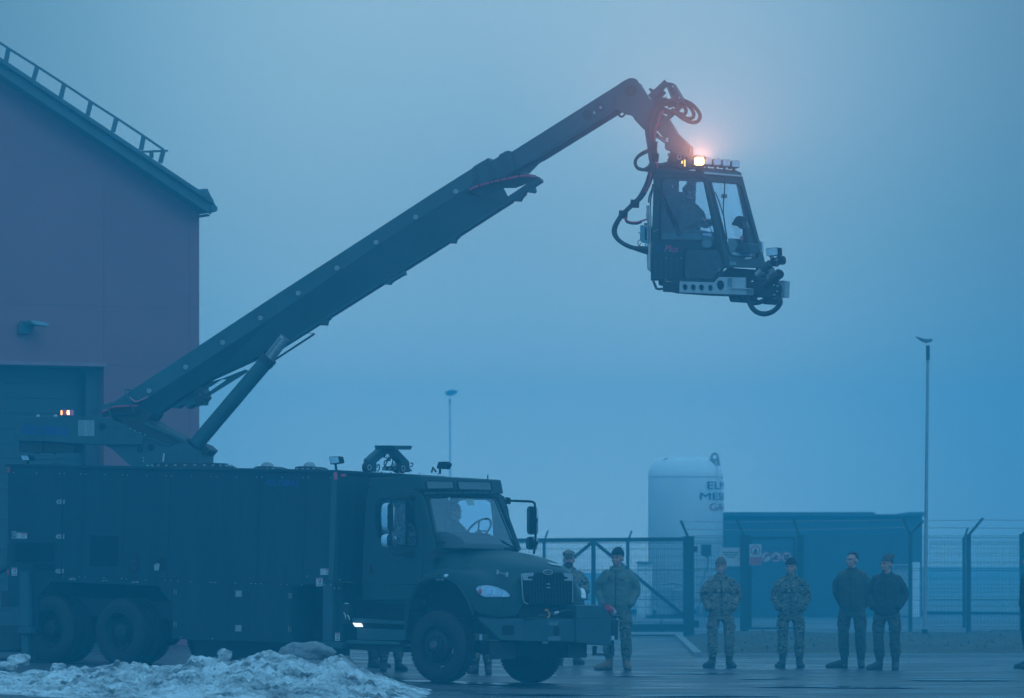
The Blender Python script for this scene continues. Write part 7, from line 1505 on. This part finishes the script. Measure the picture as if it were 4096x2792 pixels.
        cp = place(remeshed([('e', hp(0, .01, 1.775), (.094, .110, .068)), ('l', [(1.75 + zoff, 0, .01, .096, .112), (1.80 + zoff, 0, .01, .094, .108)])], .010), 'cap', hat, bd_)
        mb = MB(); mb.slab([hp(.075 * math.cos(a), -.075 - .085 * abs(math.sin(a)), 1.742 - .012 * abs(math.sin(a))) for a in lin(math.pi, 2 * math.pi, 12)], V_((0, 0, .010))); me = bpy.data.meshes.new('cap_peak'); me.from_pydata(mb.v, [], mb.f); place(me, 'cap_peak', hat, cp)
    elif hat_kind == 'hair':
        me = remeshed([('e', hp(0, .026, 1.742), (.088, .108, .090))], .010, .003, 2, (40, 40, 40))
        for v in me.vertices:
            if v.co.z < 1.79 + zoff and (v.co - V_((0, 0, v.co.z))).dot(turn @ V_((0, -1, 0))) > .015: v.co.z = 1.79 + zoff
        place(me, 'hair', hair or m_hair, bd_)
    elif hat_kind == 'headset':
        place(remeshed([('e', hp(0, .018, 1.750), (.094, .114, .090))], .010, .003, 2, (40, 40, 40)), 'cap', hat, bd_)
        mb = MB(); mb.tube([hp(-.085, .0, 1.70), hp(-.09, .01, 1.76), hp(-.05, .02, 1.83), hp(.05, .02, 1.83), hp(.09, .01, 1.76), hp(.085, .0, 1.70)], .009, 6, sm=4); mb.ball(hp(-.09, .0, 1.69), (.018, .03, .035)); mb.ball(hp(.09, .0, 1.69), (.018, .03, .035)); mb.tube([hp(-.09, -.01, 1.68), hp(-.07, -.10, 1.635), hp(-.03, -.125, 1.630)], .004, 5, sm=4); mb.ball(hp(-.02, -.125, 1.63), .012)
        me = bpy.data.meshes.new('headset'); me.from_pydata(mb.v, [], mb.f); place(me, 'headset', MT['seam_black'], bd_)
    return root
def stand(label, px, py, top, **k):
    f_ = ground_at('Z', px, py); h = (py - top) / 11438 * f_.y
    return person(label, f_, h / 1.0, **k)
stand('bearded man in camouflage jacket and cap standing behind the truck nose', 1291, 1509, 1253, jacket=camoA, trousers=camoA, hat=camoA, hat_kind='cap', beard=m_beard, arms='crossed', face=-12, head_turn=12, seed=1, hood=True)
stand('soldier in plain grey green puffy jacket and black beanie beside the bumper', 1401, 1521, 1249, jacket=m_puff, trousers=camoB, boots=m_tanboot, hat=m_black, face=12, head_turn=14, wide=1.05, seed=2, patch=True, feet=(-.09, .02))
stand('soldier in tan camouflage with brown beanie standing by the pale notice', 1636, 1516, 1271, jacket=camoA, trousers=camoA, hat=m_brown, face=0, head_turn=8, wide=1.04, seed=3, stance=.14, feet=(-.07, .02))
stand('soldier in green camouflage and black beanie in front of the round red signs', 1795, 1516, 1272, jacket=camoB, trousers=camoB, hat=m_black, face=4, head_turn=12, wide=1.0, seed=4, stance=.14, feet=(-.03, .0))
stand('bare headed soldier with short dark hair in olive fleece', 1934, 1517, 1254, jacket=m_fleece2, trousers=camoC, hat=m_hair, hat_kind='hair', face=14, head_turn=32, wide=.94, seed=5, pads=mat('shoulder_grey', (.085, .08, .065), .9), arms='behind', feet=(-.14, .0))
stand('soldier in dark fleece with grey brown bobble beanie, nearest the street lamp', 2013, 1521, 1264, jacket=m_fleece, trousers=camoC, hat=m_grey, hat_kind='slouch', face=16, head_turn=34, wide=1.02, seed=6, pads=mat('shoulder_brown', (.05, .045, .035), .9), feet=(-.07, -.03))
stand('person cut off by the right edge, only a dark boot and sleeve showing', 2338, 1518, 1255, jacket=m_fleece, trousers=m_fleece, hat=m_black, face=80, head_turn=5, seed=7, group='soldiers watching the truck')
# people whose legs show under the truck
stand('person seen only as boots and lower legs behind the step, farthest left under the cab', 853, 1516, 1262, jacket=camoC, trousers=camoC, hat=m_black, face=-75, seed=8, stance=.09)
stand('person seen only as legs in camouflage trousers just left of the front wheel', 889, 1524, 1262, jacket=camoB, trousers=camoB, hat=m_grey, face=-20, seed=9, stance=.12)
stand('person seen only as lower legs between the two front wheels', 1092, 1530, 1268, jacket=camoB, trousers=camoB, hat=m_brown, face=10, seed=10, stance=.10)
# in the cabs
dr_ = TF.w(-1.02, 1.66, 1.10); person('driver with cap and headset behind the wheel of the truck', dr_, 1.78, face=-62, head_turn=10, jacket=m_fleece2, trousers=camoC, hat=camoC, hat_kind='headset', arms='reach', sit=True, group='crew sitting in the cabs', seed=11)
ps_ = TF.w(-1.18, .64, 1.12); person('passenger in tan camouflage seen through the side window of the cab', ps_, 1.74, face=-48, head_turn=10, jacket=camoA, trousers=camoA, hat=m_hair, hat_kind='hair', arms='pockets', sit=True, group='crew sitting in the cabs', seed=12)
op_ = CF.h('G', 660, 1330, y=.0); op_ = op_ - CF.ez * .0; person('operator sitting in dark clothing inside the raised cabin', op_, 1.60, face=-55, head_turn=5, jacket=m_fleece, trousers=m_fleece, hat=m_black, hat_kind='headset', arms='reach', sit=True, group='crew sitting in the cabs', seed=13)
